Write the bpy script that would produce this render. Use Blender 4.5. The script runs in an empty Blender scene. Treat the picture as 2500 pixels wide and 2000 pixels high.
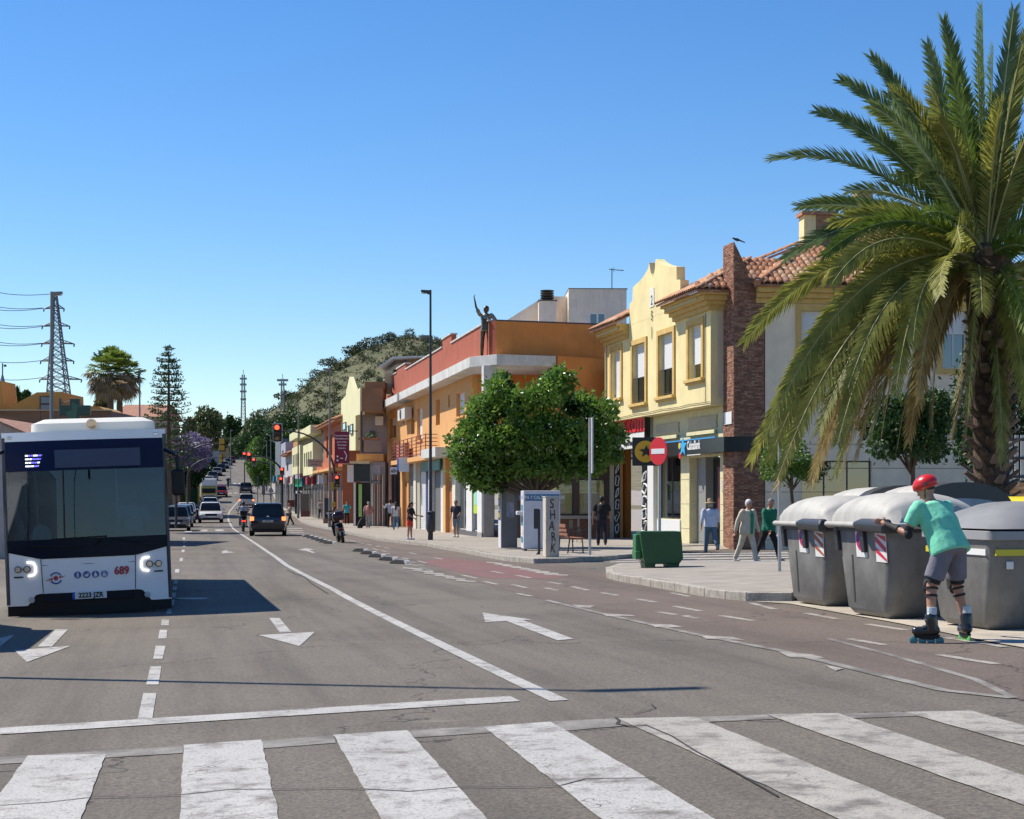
import bpy, bmesh, math, random
import numpy as np
from mathutils import Vector, Matrix, Euler
from mathutils.geometry import tessellate_polygon
R = math.radians
random.seed(7)
scn = bpy.context.scene
COL = scn.collection
# ------------------------------------------------------------ camera, sky, sun
CAMZ, F, HOR, CU = 1.6, 4000.0, 1215.0, 1250.0      # eye height, focal length and horizon line on the 2500 px wide photograph
cam_d = bpy.data.cameras.new('camera'); cam = bpy.data.objects.new('camera', cam_d); COL.objects.link(cam)
cam_d.sensor_width = 36.0; cam_d.lens = 36.0 * F / 2500.0
cam_d.shift_y = (HOR - 1000.0) / 2500.0
cam_d.clip_start = 0.1; cam_d.clip_end = 12000
cam.location = (0, 0, CAMZ); cam.rotation_euler = (R(90), 0, 0)
scn.camera = cam
SUN_TO = Vector((-1.0, 0.5, 1.42)).normalized()      # towards the sun
world = bpy.data.worlds.new('World'); scn.world = world; world.use_nodes = True
wn = world.node_tree; bg = wn.nodes['Background']
sky = wn.nodes.new('ShaderNodeTexSky'); sky.sky_type = 'NISHITA'; sky.sun_disc = False
sky.sun_elevation = math.asin(SUN_TO.z); sky.sun_rotation = math.atan2(SUN_TO.x, SUN_TO.y)
sky.air_density = 1.0; sky.dust_density = 0.0; sky.ozone_density = 4.5; sky.altitude = 0
hs = wn.nodes.new('ShaderNodeHueSaturation'); hs.inputs['Saturation'].default_value = 1.25; hs.inputs['Hue'].default_value = .506
wn.links.new(sky.outputs[0], hs.inputs['Color']); wn.links.new(hs.outputs[0], bg.inputs['Color'])
bg.inputs['Strength'].default_value = 0.110
sd = bpy.data.lights.new('sun', 'SUN'); sd.energy = 5.0; sd.angle = R(0.55); sd.color = (1.0, 0.93, 0.81)
so = bpy.data.objects.new('sun', sd); COL.objects.link(so)
so.rotation_euler = SUN_TO.to_track_quat('Z', 'Y').to_euler(); so.location = (-30, 10, 40)
scn.view_settings.view_transform = 'Standard'; scn.view_settings.look = 'None'
scn.view_settings.exposure = 0.42; scn.view_settings.gamma = 1.0
try: scn.view_settings.use_curve_mapping = False
except Exception: pass
scn.cycles.max_bounces = 6; scn.cycles.transparent_max_bounces = 12

# ------------------------------------------------------------ ground shape
_T = [(-40, 0.9), (0, 1.25), (7, 1.35), (20, 1.58), (30, 1.72), (50, 1.85), (80, 1.95), (126, 1.97), (150, 1.82), (196, 1.05),
      (250, -1.6), (320, -5.2), (400, -9.0), (450, -10.2), (600, -10.0), (3000, -10.0)]
def base(y):
    if y <= _T[0][0]: return _T[0][1]
    for i in range(len(_T) - 1):
        (a, va), (b, vb) = _T[i], _T[i + 1]
        if y <= b:
            def sl(j):
                j0, j1 = max(j - 1, 0), min(j + 1, len(_T) - 1)
                return (_T[j1][1] - _T[j0][1]) / (_T[j1][0] - _T[j0][0])
            h = b - a; s = (y - a) / h
            return ((2*s**3-3*s*s+1)*va + (s**3-2*s*s+s)*h*sl(i) + (-2*s**3+3*s*s)*vb + (s**3-s*s)*h*sl(i+1))
    return _T[-1][1]
def cdep(x, y):
    t = min(max(x + .205 * y, -12), 16)
    k = .03 if y < 28 else (.03 * (62 - y) / 34 if y < 62 else 0)
    return base(y) - k * (t - 4.1)
def gz(x, y): return CAMZ - cdep(x, y)
def P(u, v, lift=0.0):
    """point of the photograph on the ground (plus lift), as real x, y, z"""
    f = lambda y: HOR + F * (cdep((u - CU) / F * y, y) - lift) / y - v
    y0 = 4.0; y = y0
    while y < 460:
        y1 = y * 1.03
        if f(y) >= 0 and f(y1) < 0:
            a, b = y, y1
            for _ in range(30):
                m = (a + b) / 2
                if f(m) >= 0: a = m
                else: b = m
            x = (u - CU) / F * a
            return Vector((x, a, gz(x, a) + lift))
        y = y1
    x = (u - CU) / F * 440
    return Vector((x, 440, gz(x, 440) + lift))
def W(u, v, y): return Vector(((u - CU) / F * y, y, CAMZ - (v - HOR) * y / F))
def X(u, y): return (u - CU) / F * y
def Z(v, y): return CAMZ - (v - HOR) * y / F

# ------------------------------------------------------------ materials
_M = {}
def mat(name, col, rough=.6, metal=0, var=0, scale=3, bump=0, bscale=40, spec=.5, emit=0, ecol=None, col2=None, stretch=None, streak=0, coat=0):
    if name in _M: return _M[name]
    m = bpy.data.materials.new(name); m.use_nodes = True; n = m.node_tree.nodes; l = m.node_tree.links
    b = n['Principled BSDF']; b.inputs['Roughness'].default_value = rough; b.inputs['Metallic'].default_value = metal
    b.inputs['Specular IOR Level'].default_value = spec
    if coat: b.inputs['Coat Weight'].default_value = coat; b.inputs['Coat Roughness'].default_value = .05
    c = tuple(col) + (1,); b.inputs['Base Color'].default_value = c
    tc = n.new('ShaderNodeTexCoord'); src = tc.outputs['Object']
    if stretch:
        mp = n.new('ShaderNodeMapping'); mp.inputs['Scale'].default_value = stretch; l.new(src, mp.inputs[0]); src = mp.outputs[0]
    last = None
    if var or col2:
        t = n.new('ShaderNodeTexNoise'); t.inputs['Scale'].default_value = scale; t.inputs['Detail'].default_value = 7; t.inputs['Roughness'].default_value = .62; l.new(src, t.inputs['Vector'])
        r = n.new('ShaderNodeMapRange'); r.inputs[1].default_value = .36; r.inputs[2].default_value = .66; l.new(t.outputs['Fac'], r.inputs[0])
        x = n.new('ShaderNodeMix'); x.data_type = 'RGBA'
        a = tuple(min(1, q * (1 - var)) for q in col) + (1,)
        x.inputs[6].default_value = a
        x.inputs[7].default_value = (tuple(col2) + (1,)) if col2 else tuple(min(1, q * (1 + var)) for q in col) + (1,)
        l.new(r.outputs[0], x.inputs[0]); last = x.outputs[2]
    if streak:
        mp = n.new('ShaderNodeMapping'); mp.inputs['Scale'].default_value = (3, 3, .25); l.new(tc.outputs['Object'], mp.inputs[0])
        t = n.new('ShaderNodeTexNoise'); t.inputs['Scale'].default_value = 2.2; t.inputs['Detail'].default_value = 8; t.inputs['Roughness'].default_value = .7; l.new(mp.outputs[0], t.inputs['Vector'])
        r = n.new('ShaderNodeMapRange'); r.inputs[1].default_value = .5; r.inputs[2].default_value = .8; r.inputs[4].default_value = streak; l.new(t.outputs['Fac'], r.inputs[0])
        x = n.new('ShaderNodeMix'); x.data_type = 'RGBA'; x.inputs[7].default_value = tuple(q * .45 for q in col) + (1,)
        if last: l.new(last, x.inputs[6])
        else: x.inputs[6].default_value = c
        l.new(r.outputs[0], x.inputs[0]); last = x.outputs[2]
    if last: l.new(last, b.inputs['Base Color'])
    if bump:
        t = n.new('ShaderNodeTexNoise'); t.inputs['Scale'].default_value = bscale; t.inputs['Detail'].default_value = 5; l.new(src, t.inputs['Vector'])
        u = n.new('ShaderNodeBump'); u.inputs['Strength'].default_value = min(1, bump); u.inputs['Distance'].default_value = .02; l.new(t.outputs['Fac'], u.inputs['Height']); l.new(u.outputs[0], b.inputs['Normal'])
    if emit:
        b.inputs['Emission Color'].default_value = tuple(ecol or col) + (1,); b.inputs['Emission Strength'].default_value = emit
    _M[name] = m; return m
def glass_mat(name, tint=(.25, .32, .34), fac=.55, rough=.02, k=1.2):
    if name in _M: return _M[name]
    m = bpy.data.materials.new(name); m.use_nodes = True; n = m.node_tree.nodes; l = m.node_tree.links
    n.remove(n['Principled BSDF']); o = n['Material Output']
    t = n.new('ShaderNodeBsdfTransparent'); t.inputs[0].default_value = tuple(tint) + (1,)
    g = n.new('ShaderNodeBsdfGlossy'); g.inputs['Roughness'].default_value = rough; g.inputs[0].default_value = (.9, .95, 1, 1)
    f = n.new('ShaderNodeFresnel'); f.inputs[0].default_value = 1.6
    a = n.new('ShaderNodeMath'); a.operation = 'MULTIPLY_ADD'; a.inputs[1].default_value = k; a.inputs[2].default_value = fac; a.use_clamp = True
    l.new(f.outputs[0], a.inputs[0]); x = n.new('ShaderNodeMixShader'); l.new(a.outputs[0], x.inputs[0]); l.new(t.outputs[0], x.inputs[1]); l.new(g.outputs[0], x.inputs[2]); l.new(x.outputs[0], o.inputs[0])
    _M[name] = m; return m
def leafmat(name, c1, c2, trans=.25, rough=.5, scale=1.3):
    if name in _M: return _M[name]
    m = mat(name, c1, rough=rough, col2=c2, var=.0001, scale=scale, spec=.35)
    n = m.node_tree.nodes; l = m.node_tree.links; b = n['Principled BSDF']; o = n['Material Output']
    tr = n.new('ShaderNodeBsdfTranslucent'); x = n.new('ShaderNodeMixShader'); x.inputs[0].default_value = trans
    src = b.inputs['Base Color'].links[0].from_socket
    hs = n.new('ShaderNodeHueSaturation'); hs.inputs['Value'].default_value = 1.5; l.new(src, hs.inputs['Color']); l.new(hs.outputs[0], tr.inputs[0])
    l.new(b.outputs[0], x.inputs[1]); l.new(tr.outputs[0], x.inputs[2]); l.new(x.outputs[0], o.inputs[0])
    return m
def worn_mat(name, paint, under, thr=(.34, .5), scale=3.5, rough=.75):
    """old road paint: the tarmac shows through in flecks, scuffs and cracks"""
    m = bpy.data.materials.new(name); m.use_nodes = True; n = m.node_tree.nodes; l = m.node_tree.links; b = n['Principled BSDF']
    b.inputs['Roughness'].default_value = rough
    tc = n.new('ShaderNodeTexCoord'); src = tc.outputs['Object']
    def noise(s, d=8, r=.7, sc=None):
        t = n.new('ShaderNodeTexNoise'); t.inputs['Scale'].default_value = s; t.inputs['Detail'].default_value = d; t.inputs['Roughness'].default_value = r
        if sc:
            mp = n.new('ShaderNodeMapping'); mp.inputs['Scale'].default_value = sc; l.new(src, mp.inputs[0]); l.new(mp.outputs[0], t.inputs['Vector'])
        else: l.new(src, t.inputs['Vector'])
        return t.outputs['Fac']
    def rng(s, a, c, lo=0, hi=1):
        r = n.new('ShaderNodeMapRange'); r.inputs[1].default_value = a; r.inputs[2].default_value = c; r.inputs[3].default_value = lo; r.inputs[4].default_value = hi; l.new(s, r.inputs[0]); return r.outputs[0]
    def mul(a, c):
        k = n.new('ShaderNodeMath'); k.operation = 'MULTIPLY'; l.new(a, k.inputs[0]); l.new(c, k.inputs[1]); return k.outputs[0]
    wear = rng(noise(scale), thr[0], thr[1])
    fine = rng(noise(60, 3), .34, .45)
    v = n.new('ShaderNodeTexVoronoi'); v.feature = 'DISTANCE_TO_EDGE'; v.inputs['Scale'].default_value = 2.3
    wv = n.new('ShaderNodeVectorMath'); wv.operation = 'ADD'; t2 = n.new('ShaderNodeTexNoise'); t2.inputs['Scale'].default_value = 3; l.new(src, t2.inputs['Vector'])
    l.new(src, wv.inputs[0]); l.new(t2.outputs['Color'], wv.inputs[1]); l.new(wv.outputs[0], v.inputs['Vector'])
    crack = rng(v.outputs['Distance'], .004, .014)
    ck = n.new('ShaderNodeMath'); ck.operation = 'MAXIMUM'; l.new(crack, ck.inputs[0]); l.new(rng(noise(1.1, 2), .45, .6, 1, 0), ck.inputs[1])
    k = mul(mul(wear, fine), ck.outputs[0])
    dirt = rng(noise(1.3, 10, .75, (1, .35, 1)), .35, .7)
    dx = n.new('ShaderNodeMix'); dx.data_type = 'RGBA'; l.new(dirt, dx.inputs[0])
    dx.inputs[6].default_value = tuple(q * .78 for q in paint) + (1,); dx.inputs[7].default_value = tuple(paint) + (1,)
    x = n.new('ShaderNodeMix'); x.data_type = 'RGBA'; x.inputs[6].default_value = tuple(under) + (1,); l.new(dx.outputs[2], x.inputs[7]); l.new(k, x.inputs[0])
    l.new(x.outputs[2], b.inputs['Base Color'])
    bu = n.new('ShaderNodeBump'); bu.inputs['Strength'].default_value = .4; bu.inputs['Distance'].default_value = .01; l.new(noise(70, 3), bu.inputs['Height']); l.new(bu.outputs[0], b.inputs['Normal'])
    _M[name] = m; return m
def asphalt_mat(name, c1, c2, tint=None):
    m = bpy.data.materials.new(name); m.use_nodes = True; n = m.node_tree.nodes; l = m.node_tree.links; b = n['Principled BSDF']
    b.inputs['Roughness'].default_value = .82; b.inputs['Specular IOR Level'].default_value = .35
    tc = n.new('ShaderNodeTexCoord'); src = tc.outputs['Object']
    def noise(s, d, r=.6, sc=None, rot=0):
        t = n.new('ShaderNodeTexNoise'); t.inputs['Scale'].default_value = s; t.inputs['Detail'].default_value = d; t.inputs['Roughness'].default_value = r
        m1 = n.new('ShaderNodeMapping'); m1.inputs['Rotation'].default_value = (0, 0, rot); l.new(src, m1.inputs[0]); mp = n.new('ShaderNodeMapping'); mp.inputs['Scale'].default_value = sc or (1, 1, 1); l.new(m1.outputs[0], mp.inputs[0]); l.new(mp.outputs[0], t.inputs['Vector'])
        return t.outputs['Fac']
    def rng(s, a, c, lo=0, hi=1):
        r = n.new('ShaderNodeMapRange'); r.inputs[1].default_value = a; r.inputs[2].default_value = c; r.inputs[3].default_value = lo; r.inputs[4].default_value = hi; l.new(s, r.inputs[0]); return r.outputs[0]
    def mixc(f, a, c, isa=False):
        x = n.new('ShaderNodeMix'); x.data_type = 'RGBA'; l.new(f, x.inputs[0])
        if isa: l.new(a, x.inputs[6])
        else: x.inputs[6].default_value = tuple(a) + (1,)
        x.inputs[7].default_value = tuple(c) + (1,); return x.outputs[2]
    g = mixc(rng(noise(38, 6, .8), .38, .62), c1, c2)
    # stones and pits
    v = n.new('ShaderNodeTexVoronoi'); v.inputs['Scale'].default_value = 55; l.new(src, v.inputs['Vector'])
    g = mixc(rng(v.outputs['Distance'], .28, .10, 0, .4), g, tuple(min(1, q * 1.7) for q in c2), True)
    g = mixc(rng(noise(.35, 6, .6), .46, .72, 0, .35), g, tuple(q * .6 for q in c1), True)               # broad patches
    g = mixc(rng(noise(1.0, 7, .7, (1.1, .05, 1), R(-11.5)), .46, .70, 0, .55), g, tuple(q * .5 for q in c1), True)   # tracks along the lanes
    g = mixc(rng(noise(1.2, 9, .8, (.5, 1.2, 1)), .62, .74, 0, .6), g, tuple(min(1, q * 1.35) for q in c2), True)
    # hairline cracks
    wv = n.new('ShaderNodeVectorMath'); wv.operation = 'MULTIPLY_ADD'; t2 = n.new('ShaderNodeTexNoise'); t2.inputs['Scale'].default_value = .9; t2.inputs['Detail'].default_value = 8; l.new(src, t2.inputs['Vector'])
    wv.inputs[1].default_value = (2.2, 2.2, 2.2); l.new(t2.outputs['Color'], wv.inputs[0]); l.new(src, wv.inputs[2])
    v2 = n.new('ShaderNodeTexVoronoi'); v2.feature = 'DISTANCE_TO_EDGE'; v2.inputs['Scale'].default_value = .16; l.new(wv.outputs[0], v2.inputs['Vector'])
    g = mixc(rng(v2.outputs['Distance'], .0035, .001, 0, .75), g, (.02, .018, .016), True)
    l.new(g, b.inputs['Base Color'])
    bu = n.new('ShaderNodeBump'); bu.inputs['Strength'].default_value = .7; bu.inputs['Distance'].default_value = .012; l.new(noise(60, 6, .75), bu.inputs['Height']); l.new(bu.outputs[0], b.inputs['Normal'])
    _M[name] = m; return m

# ------------------------------------------------------------ object helpers
def link(o, parent=None):
    COL.objects.link(o)
    if parent: o.parent = parent
    return o
def tag(o, label=None, cat=None, group=None, kind=None):
    for k, v in (('label', label), ('category', cat), ('group', group), ('kind', kind)):
        if v: o[k] = v
    return o
def thing(name, label, cat, loc=(0, 0, 0), rz=0, group=None):
    o = bpy.data.objects.new(name, None); COL.objects.link(o); o.empty_display_size = .2
    o.location = loc; o.rotation_euler = (0, 0, rz)
    return tag(o, label, cat, group)
def copy_tree(o, parent=None, loc=None, rz=None, label=None, group=None):
    c = o.copy(); COL.objects.link(c)
    if parent: c.parent = parent
    if loc is not None: c.location = loc
    if rz is not None: c.rotation_euler = (0, 0, rz)
    if label: c['label'] = label
    if group: c['group'] = group
    for ch in list(o.children): copy_tree(ch, c)
    return c
class MB:
    def __init__(s): s.v = []; s.f = []
    def add(s, vs, fs):
        k = len(s.v); s.v += [tuple(p) for p in vs]; s.f += [tuple(i + k for i in f) for f in fs]; return s
    def box(s, x0, x1, y0, y1, z0, z1):
        return s.add([(x0,y0,z0),(x1,y0,z0),(x1,y1,z0),(x0,y1,z0),(x0,y0,z1),(x1,y0,z1),(x1,y1,z1),(x0,y1,z1)],
                     [(3,2,1,0),(4,5,6,7),(0,1,5,4),(1,2,6,5),(2,3,7,6),(3,0,4,7)])
    def cbox(s, c, d, rz=0, M=None):
        hx, hy, hz = d[0]/2, d[1]/2, d[2]/2; cs, sn = math.cos(rz), math.sin(rz)
        vs = [(x*hx, y*hy, z*hz) for z in (-1,1) for x, y in ((-1,-1),(1,-1),(1,1),(-1,1))]
        if M is not None: vs = [M @ Vector(p) for p in vs]; vs = [(p[0]+c[0], p[1]+c[1], p[2]+c[2]) for p in vs]
        else: vs = [(c[0]+x*cs-y*sn, c[1]+x*sn+y*cs, c[2]+z) for x, y, z in vs]
        return s.add(vs, [(3,2,1,0),(4,5,6,7),(0,1,5,4),(1,2,6,5),(2,3,7,6),(3,0,4,7)])
    def prism(s, poly, a0, a1, axis='y'):
        """2-D outline extruded: axis y -> outline in (x, z); axis x -> outline in (y, z); axis z -> outline in (x, y)"""
        m = {'y': lambda p, a: (p[0], a, p[1]), 'x': lambda p, a: (a, p[0], p[1]), 'z': lambda p, a: (p[0], p[1], a)}[axis]
        n = len(poly); vs = [m(p, a0) for p in poly] + [m(p, a1) for p in poly]
        return s.add(vs, [tuple(range(n))[::-1], tuple(range(n, 2*n))] + [(i, (i+1) % n, n+(i+1) % n, n+i) for i in range(n)])
    def tube(s, pts, r, n=8, cap=True):
        pts = [Vector(p) for p in pts]; rr = r if isinstance(r, (list, tuple)) else [r]*len(pts)
        k0 = len(s.v); ref = None
        for i, p in enumerate(pts):
            d = (pts[min(i+1, len(pts)-1)] - pts[max(i-1, 0)]).normalized()
            if ref is None: ref = Vector((0,0,1)) if abs(d.z) < .9 else Vector((1,0,0))
            a = d.cross(ref).normalized(); b = a.cross(d).normalized(); ref = b
            for j in range(n):
                t = 2*math.pi*j/n; s.v.append(tuple(p + (a*math.cos(t) + b*math.sin(t))*rr[i]))
        for i in range(len(pts)-1):
            for j in range(n):
                q = k0+i*n; s.f.append((q+j, q+(j+1) % n, q+n+(j+1) % n, q+n+j))
        if cap: s.f.append(tuple(k0+j for j in range(n))[::-1]); s.f.append(tuple(k0+(len(pts)-1)*n+j for j in range(n)))
        return s
    def lathe(s, prof, c=(0,0,0), n=16, axis='z'):
        """profile of (radius, height)"""
        k0 = len(s.v)
        for r, h in prof:
            for j in range(n):
                t = 2*math.pi*j/n; x, y = r*math.cos(t), r*math.sin(t)
                p = {'z': (x, y, h), 'y': (x, h, y), 'x': (h, x, y)}[axis]
                s.v.append((p[0]+c[0], p[1]+c[1], p[2]+c[2]))
        for i in range(len(prof)-1):
            for j in range(n):
                q = k0+i*n; s.f.append((q+j, q+(j+1) % n, q+n+(j+1) % n, q+n+j))
        s.f.append(tuple(k0+j for j in range(n))[::-1]); s.f.append(tuple(k0+(len(prof)-1)*n+j for j in range(n)))
        return s
    def ell(s, c, r, n=10, m=7, M=None):
        k0 = len(s.v); vs = []
        for i in range(m+1):
            a = math.pi*i/m
            for j in range(n):
                b = 2*math.pi*j/n; p = Vector((r[0]*math.sin(a)*math.cos(b), r[1]*math.sin(a)*math.sin(b), r[2]*math.cos(a)))
                if M is not None: p = M @ p
                vs.append((p[0]+c[0], p[1]+c[1], p[2]+c[2]))
        return s.add(vs, [(i*n+j, (i+1)*n+j, (i+1)*n+(j+1) % n, i*n+(j+1) % n) for i in range(m) for j in range(n)])
    def loft(s, rings, cap=True, closed=True):
        k0 = len(s.v); n = len(rings[0])
        for r in rings: s.v += [tuple(p) for p in r]
        for i in range(len(rings)-1):
            for j in range(n if closed else n-1):
                q = k0+i*n; s.f.append((q+j, q+(j+1) % n, q+n+(j+1) % n, q+n+j))
        if cap: s.f.append(tuple(k0+j for j in range(n))[::-1]); s.f.append(tuple(k0+(len(rings)-1)*n+j for j in range(n)))
        return s
    def mesh(s, name, m=None, smooth=False, fix=True):
        me = bpy.data.meshes.new(name); me.from_pydata(s.v, [], s.f)
        if fix:
            b = bmesh.new(); b.from_mesh(me); bmesh.ops.recalc_face_normals(b, faces=b.faces); b.to_mesh(me); b.free()
        if m: me.materials.append(m)
        if smooth: me.shade_smooth() if smooth is True else me.shade_smooth()
        me.update(); return me
    def build(s, name, m=None, parent=None, smooth=False, bevel=0, loc=None, rot=None, kind=None, seg=2, fix=True):
        o = bpy.data.objects.new(name, s.mesh(name, m, smooth, fix)); link(o, parent)
        if loc is not None: o.location = loc
        if rot is not None: o.rotation_euler = rot
        if bevel:
            b = o.modifiers.new('bevel', 'BEVEL'); b.width = bevel; b.segments = seg; b.limit_method = 'ANGLE'; b.angle_limit = R(40)
        if smooth and smooth is not True:
            a = o.modifiers.new('es', 'EDGE_SPLIT'); a.split_angle = R(float(smooth))
        if kind: o['kind'] = kind
        return o
def box(name, m, parent, x0, x1, y0, y1, z0, z1, bevel=0, **k): return MB().box(x0, x1, y0, y1, z0, z1).build(name, m, parent, bevel=bevel, **k)
def tube(name, m, parent, pts, r, n=8, **k): return MB().tube(pts, r, n).build(name, m, parent, smooth=50, **k)
_font = None
def text(s, m, parent, size, loc, rot=(R(90), 0, 0), name='lettering', ext=.004, align='CENTER', sx=1, bold=0):
    c = bpy.data.curves.new('t', 'FONT'); c.body = s; c.size = size; c.extrude = ext; c.align_x = align; c.align_y = 'CENTER'; c.resolution_u = 3; c.offset = bold
    o = bpy.data.objects.new('t', c); COL.objects.link(o); dg = bpy.context.evaluated_depsgraph_get()
    me = bpy.data.meshes.new_from_object(o.evaluated_get(dg)); bpy.data.objects.remove(o)
    if not me.polygons: return None
    me.materials.clear(); me.materials.append(m)
    r = bpy.data.objects.new(name, me); link(r, parent); r.location = loc; r.rotation_euler = rot; r.scale = (sx, 1, 1); return r
def drape(polys, name, m, lift, parent=None, step=2.0, kind='structure', thick=0, smooth=False):
    """flat outlines (x, y) laid on the ground, cut fine enough to follow it"""
    bm = bmesh.new()
    for poly in polys:
        vs = [bm.verts.new((p[0], p[1], 0)) for p in poly]
        for a, b, c in tessellate_polygon([[Vector((p[0], p[1], 0)) for p in poly]]):
            try: bm.faces.new((vs[a], vs[b], vs[c]))
            except Exception: pass
    ys = [v.co.y for v in bm.verts]; xs = [v.co.x for v in bm.verts]
    y = math.ceil(min(ys) / step) * step
    while y < max(ys):
        bmesh.ops.bisect_plane(bm, geom=bm.verts[:] + bm.edges[:] + bm.faces[:], plane_co=(0, y, 0), plane_no=(0, 1, 0)); y += step if y < 160 else step * 3
    x = math.ceil(min(xs) / 3) * 3
    while x < max(xs):
        bmesh.ops.bisect_plane(bm, geom=bm.verts[:] + bm.edges[:] + bm.faces[:], plane_co=(x, 0, 0), plane_no=(1, 0, 0)); x += 3
    bmesh.ops.recalc_face_normals(bm, faces=bm.faces)
    for f in bm.faces:
        if f.normal.z < 0: f.normal_flip()
    if thick:
        r = bmesh.ops.extrude_face_region(bm, geom=bm.faces[:]); 
        top = {v for v in r['geom'] if isinstance(v, bmesh.types.BMVert)}
        for v in bm.verts: v.co.z = gz(v.co.x, v.co.y) + (lift if v in top else lift - thick)
        bmesh.ops.recalc_face_normals(bm, faces=bm.faces)
    else:
        for v in bm.verts: v.co.z = gz(v.co.x, v.co.y) + lift + .0004 * max(0, v.co.y - 20) * .1
    me = bpy.data.meshes.new(name); bm.to_mesh(me); bm.free(); me.materials.append(m)
    o = bpy.data.objects.new(name, me); link(o, parent)
    if kind: o['kind'] = kind
    return o
# ------------------------------------------------------------ ground, road, markings
ASPH = asphalt_mat('asphalt', (.080, .068, .054), (.208, .180, .147))
ASPH2 = asphalt_mat('bike_lane_asphalt', (.092, .070, .056), (.195, .152, .125))
REDP = worn_mat('red_lane_paint', (.19, .085, .075), (.12, .085, .07), (.25, .45))
WHITE = worn_mat('road_paint', (.46, .445, .42), (.13, .115, .10), (.32, .49))
WHITE3 = worn_mat('worn_crossing_paint', (.40, .375, .33), (.14, .12, .105), (.34, .52))
WHITE2 = worn_mat('faded_road_paint', (.30, .28, .25), (.12, .105, .09), (.40, .60), scale=2.5)
YELW = worn_mat('bike_dash_paint', (.40, .37, .32), (.12, .10, .09), (.34, .54))
PAVE = mat('pavement_slabs', (.30, .265, .225), rough=.85, var=.16, scale=1.5, bump=.3, bscale=60)
def add_slabs(m, size, joint):
    n = m.node_tree.nodes; l = m.node_tree.links; b = n['Principled BSDF']; src = b.inputs['Base Color'].links[0].from_socket; tc = n.new('ShaderNodeTexCoord')
    mp = n.new('ShaderNodeMapping'); mp.inputs['Rotation'].default_value = (0, 0, R(-11.5)); l.new(tc.outputs['Object'], mp.inputs[0]); t = n.new('ShaderNodeTexBrick'); t.offset = 0
    t.inputs['Scale'].default_value = 1; t.inputs['Brick Width'].default_value = size; t.inputs['Row Height'].default_value = size; t.inputs['Mortar Size'].default_value = .012; t.inputs['Mortar Smooth'].default_value = .3; l.new(mp.outputs[0], t.inputs['Vector'])
    x = n.new('ShaderNodeMix'); x.data_type = 'RGBA'; l.new(t.outputs['Fac'], x.inputs[0]); l.new(src, x.inputs[6]); x.inputs[7].default_value = tuple(joint) + (1,); l.new(x.outputs[2], b.inputs['Base Color'])
add_slabs(PAVE, .4, (.22, .20, .17))
KERB = mat('kerb_stone', (.34, .31, .265), rough=.85, var=.25, scale=6, bump=.5, bscale=30)
CONC = mat('bay_concrete', (.40, .35, .28), rough=.85, var=.2, scale=2, bump=.4, bscale=40)

def sheet():
    ys = [-40 + 2*i for i in range(100)] + [160 + 6*i for i in range(60)] + [520, 600, 800, 1200, 2000, 3200]
    vs = []; fs = []
    offs = list(range(-30, 40, 3))
    for y in ys:
        row = [-1600 - y * .2, -400, -120, -60]
        xs = [o - .205 * y for o in offs]
        xs = [xs[0] - 900, xs[0] - 220, xs[0] - 60] + xs + [xs[-1] + 60, xs[-1] + 220, xs[-1] + 1200]
        for x in xs: vs.append((x, y, gz(x, y)))
    n = len(offs) + 6
    for i in range(len(ys)-1):
        for j in range(n-1): fs.append((i*n+j, i*n+j+1, (i+1)*n+j+1, (i+1)*n+j))
    return MB().add(vs, fs).build('ground', ASPH, kind='structure', fix=False)
sheet()
def pp(*a): return [P(*q)[:2] for q in a]
def line(pts, w, wfar=None):
    """a painted line of real width along photo points"""
    q = [P(*p) for p in pts]; out = []
    for i in range(len(q)-1):
        a, b = q[i].xy, q[i+1].xy; d = (b-a).normalized(); nrm = Vector((-d.y, d.x)) * w/2
        out.append([tuple(a+nrm), tuple(a-nrm), tuple(b-nrm), tuple(b+nrm)])
    return out
# zebra crossing in front, each bar a piece of its own
bars = [((69,1847),(259,1843),(199,2000),(0,1938)), ((447.5,1821),(638,1808),(681.5,2000),(439,2000)), ((814,1796),(995,1785),(1188,2000),(929,2000)),
        ((1180,1776),(1345,1764),(1743,2000),(1465,2000)), ((1507,1756),(1695,1752),(2304,2000),(2044,2000)),
        ((1869,1746),(2044,1743),(2500,1896),(2500,1968)), ((2207,1740),(2370,1737),(2500,1773),(2500,1823))]
cross = thing('zebra_crossing', 'broad worn white zebra crossing bars at the bottom of the picture', 'crossing', (0, 0, 0)); cross['kind'] = 'structure'; del cross['category']
rnd = random.Random(3)
for a, b, c, d in bars:
    A, B, Cc, D = (P(*q).xy for q in (a, b, c, d))
    dl = (D-A).normalized(); dr = (Cc-B).normalized(); L = 4.6
    E = A + dl*L; G = B + dr*L
    n = 26; left = []; right = []
    for i in range(n+1):
        t = i/n; j = .005
        left.append(tuple(A + (E-A)*t + Vector((rnd.uniform(-j, j), 0)))); right.append(tuple(B + (G-B)*t + Vector((rnd.uniform(-j, j), 0))))
    drape([left + right[::-1]], 'crossing_bar', WHITE if a[0] < 1400 else WHITE3, .006, cross, kind=None)
old = [((0,1850),(446,1823),(447,1840),(0,1867)), ((638,1810),(814,1797),(820,1815),(642,1829)), ((995,1785),(1180,1774),(1200,1790),(1003,1803)),
       ((1345,1763),(1507,1755),(1540,1772),(1375,1786)), ((1695,1752),(1869,1746),(1895,1757),(1725,1764)), ((2044,1744),(2207,1740),(2240,1749),(2070,1756))]
drape([pp(*q) for q in old], 'faded_crossing_edge_line', WHITE2, .004)
drape([pp((0,1779),(1245,1701),(1270,1713.5),(0,1795))], 'stop_line', WHITE, .006)
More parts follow.
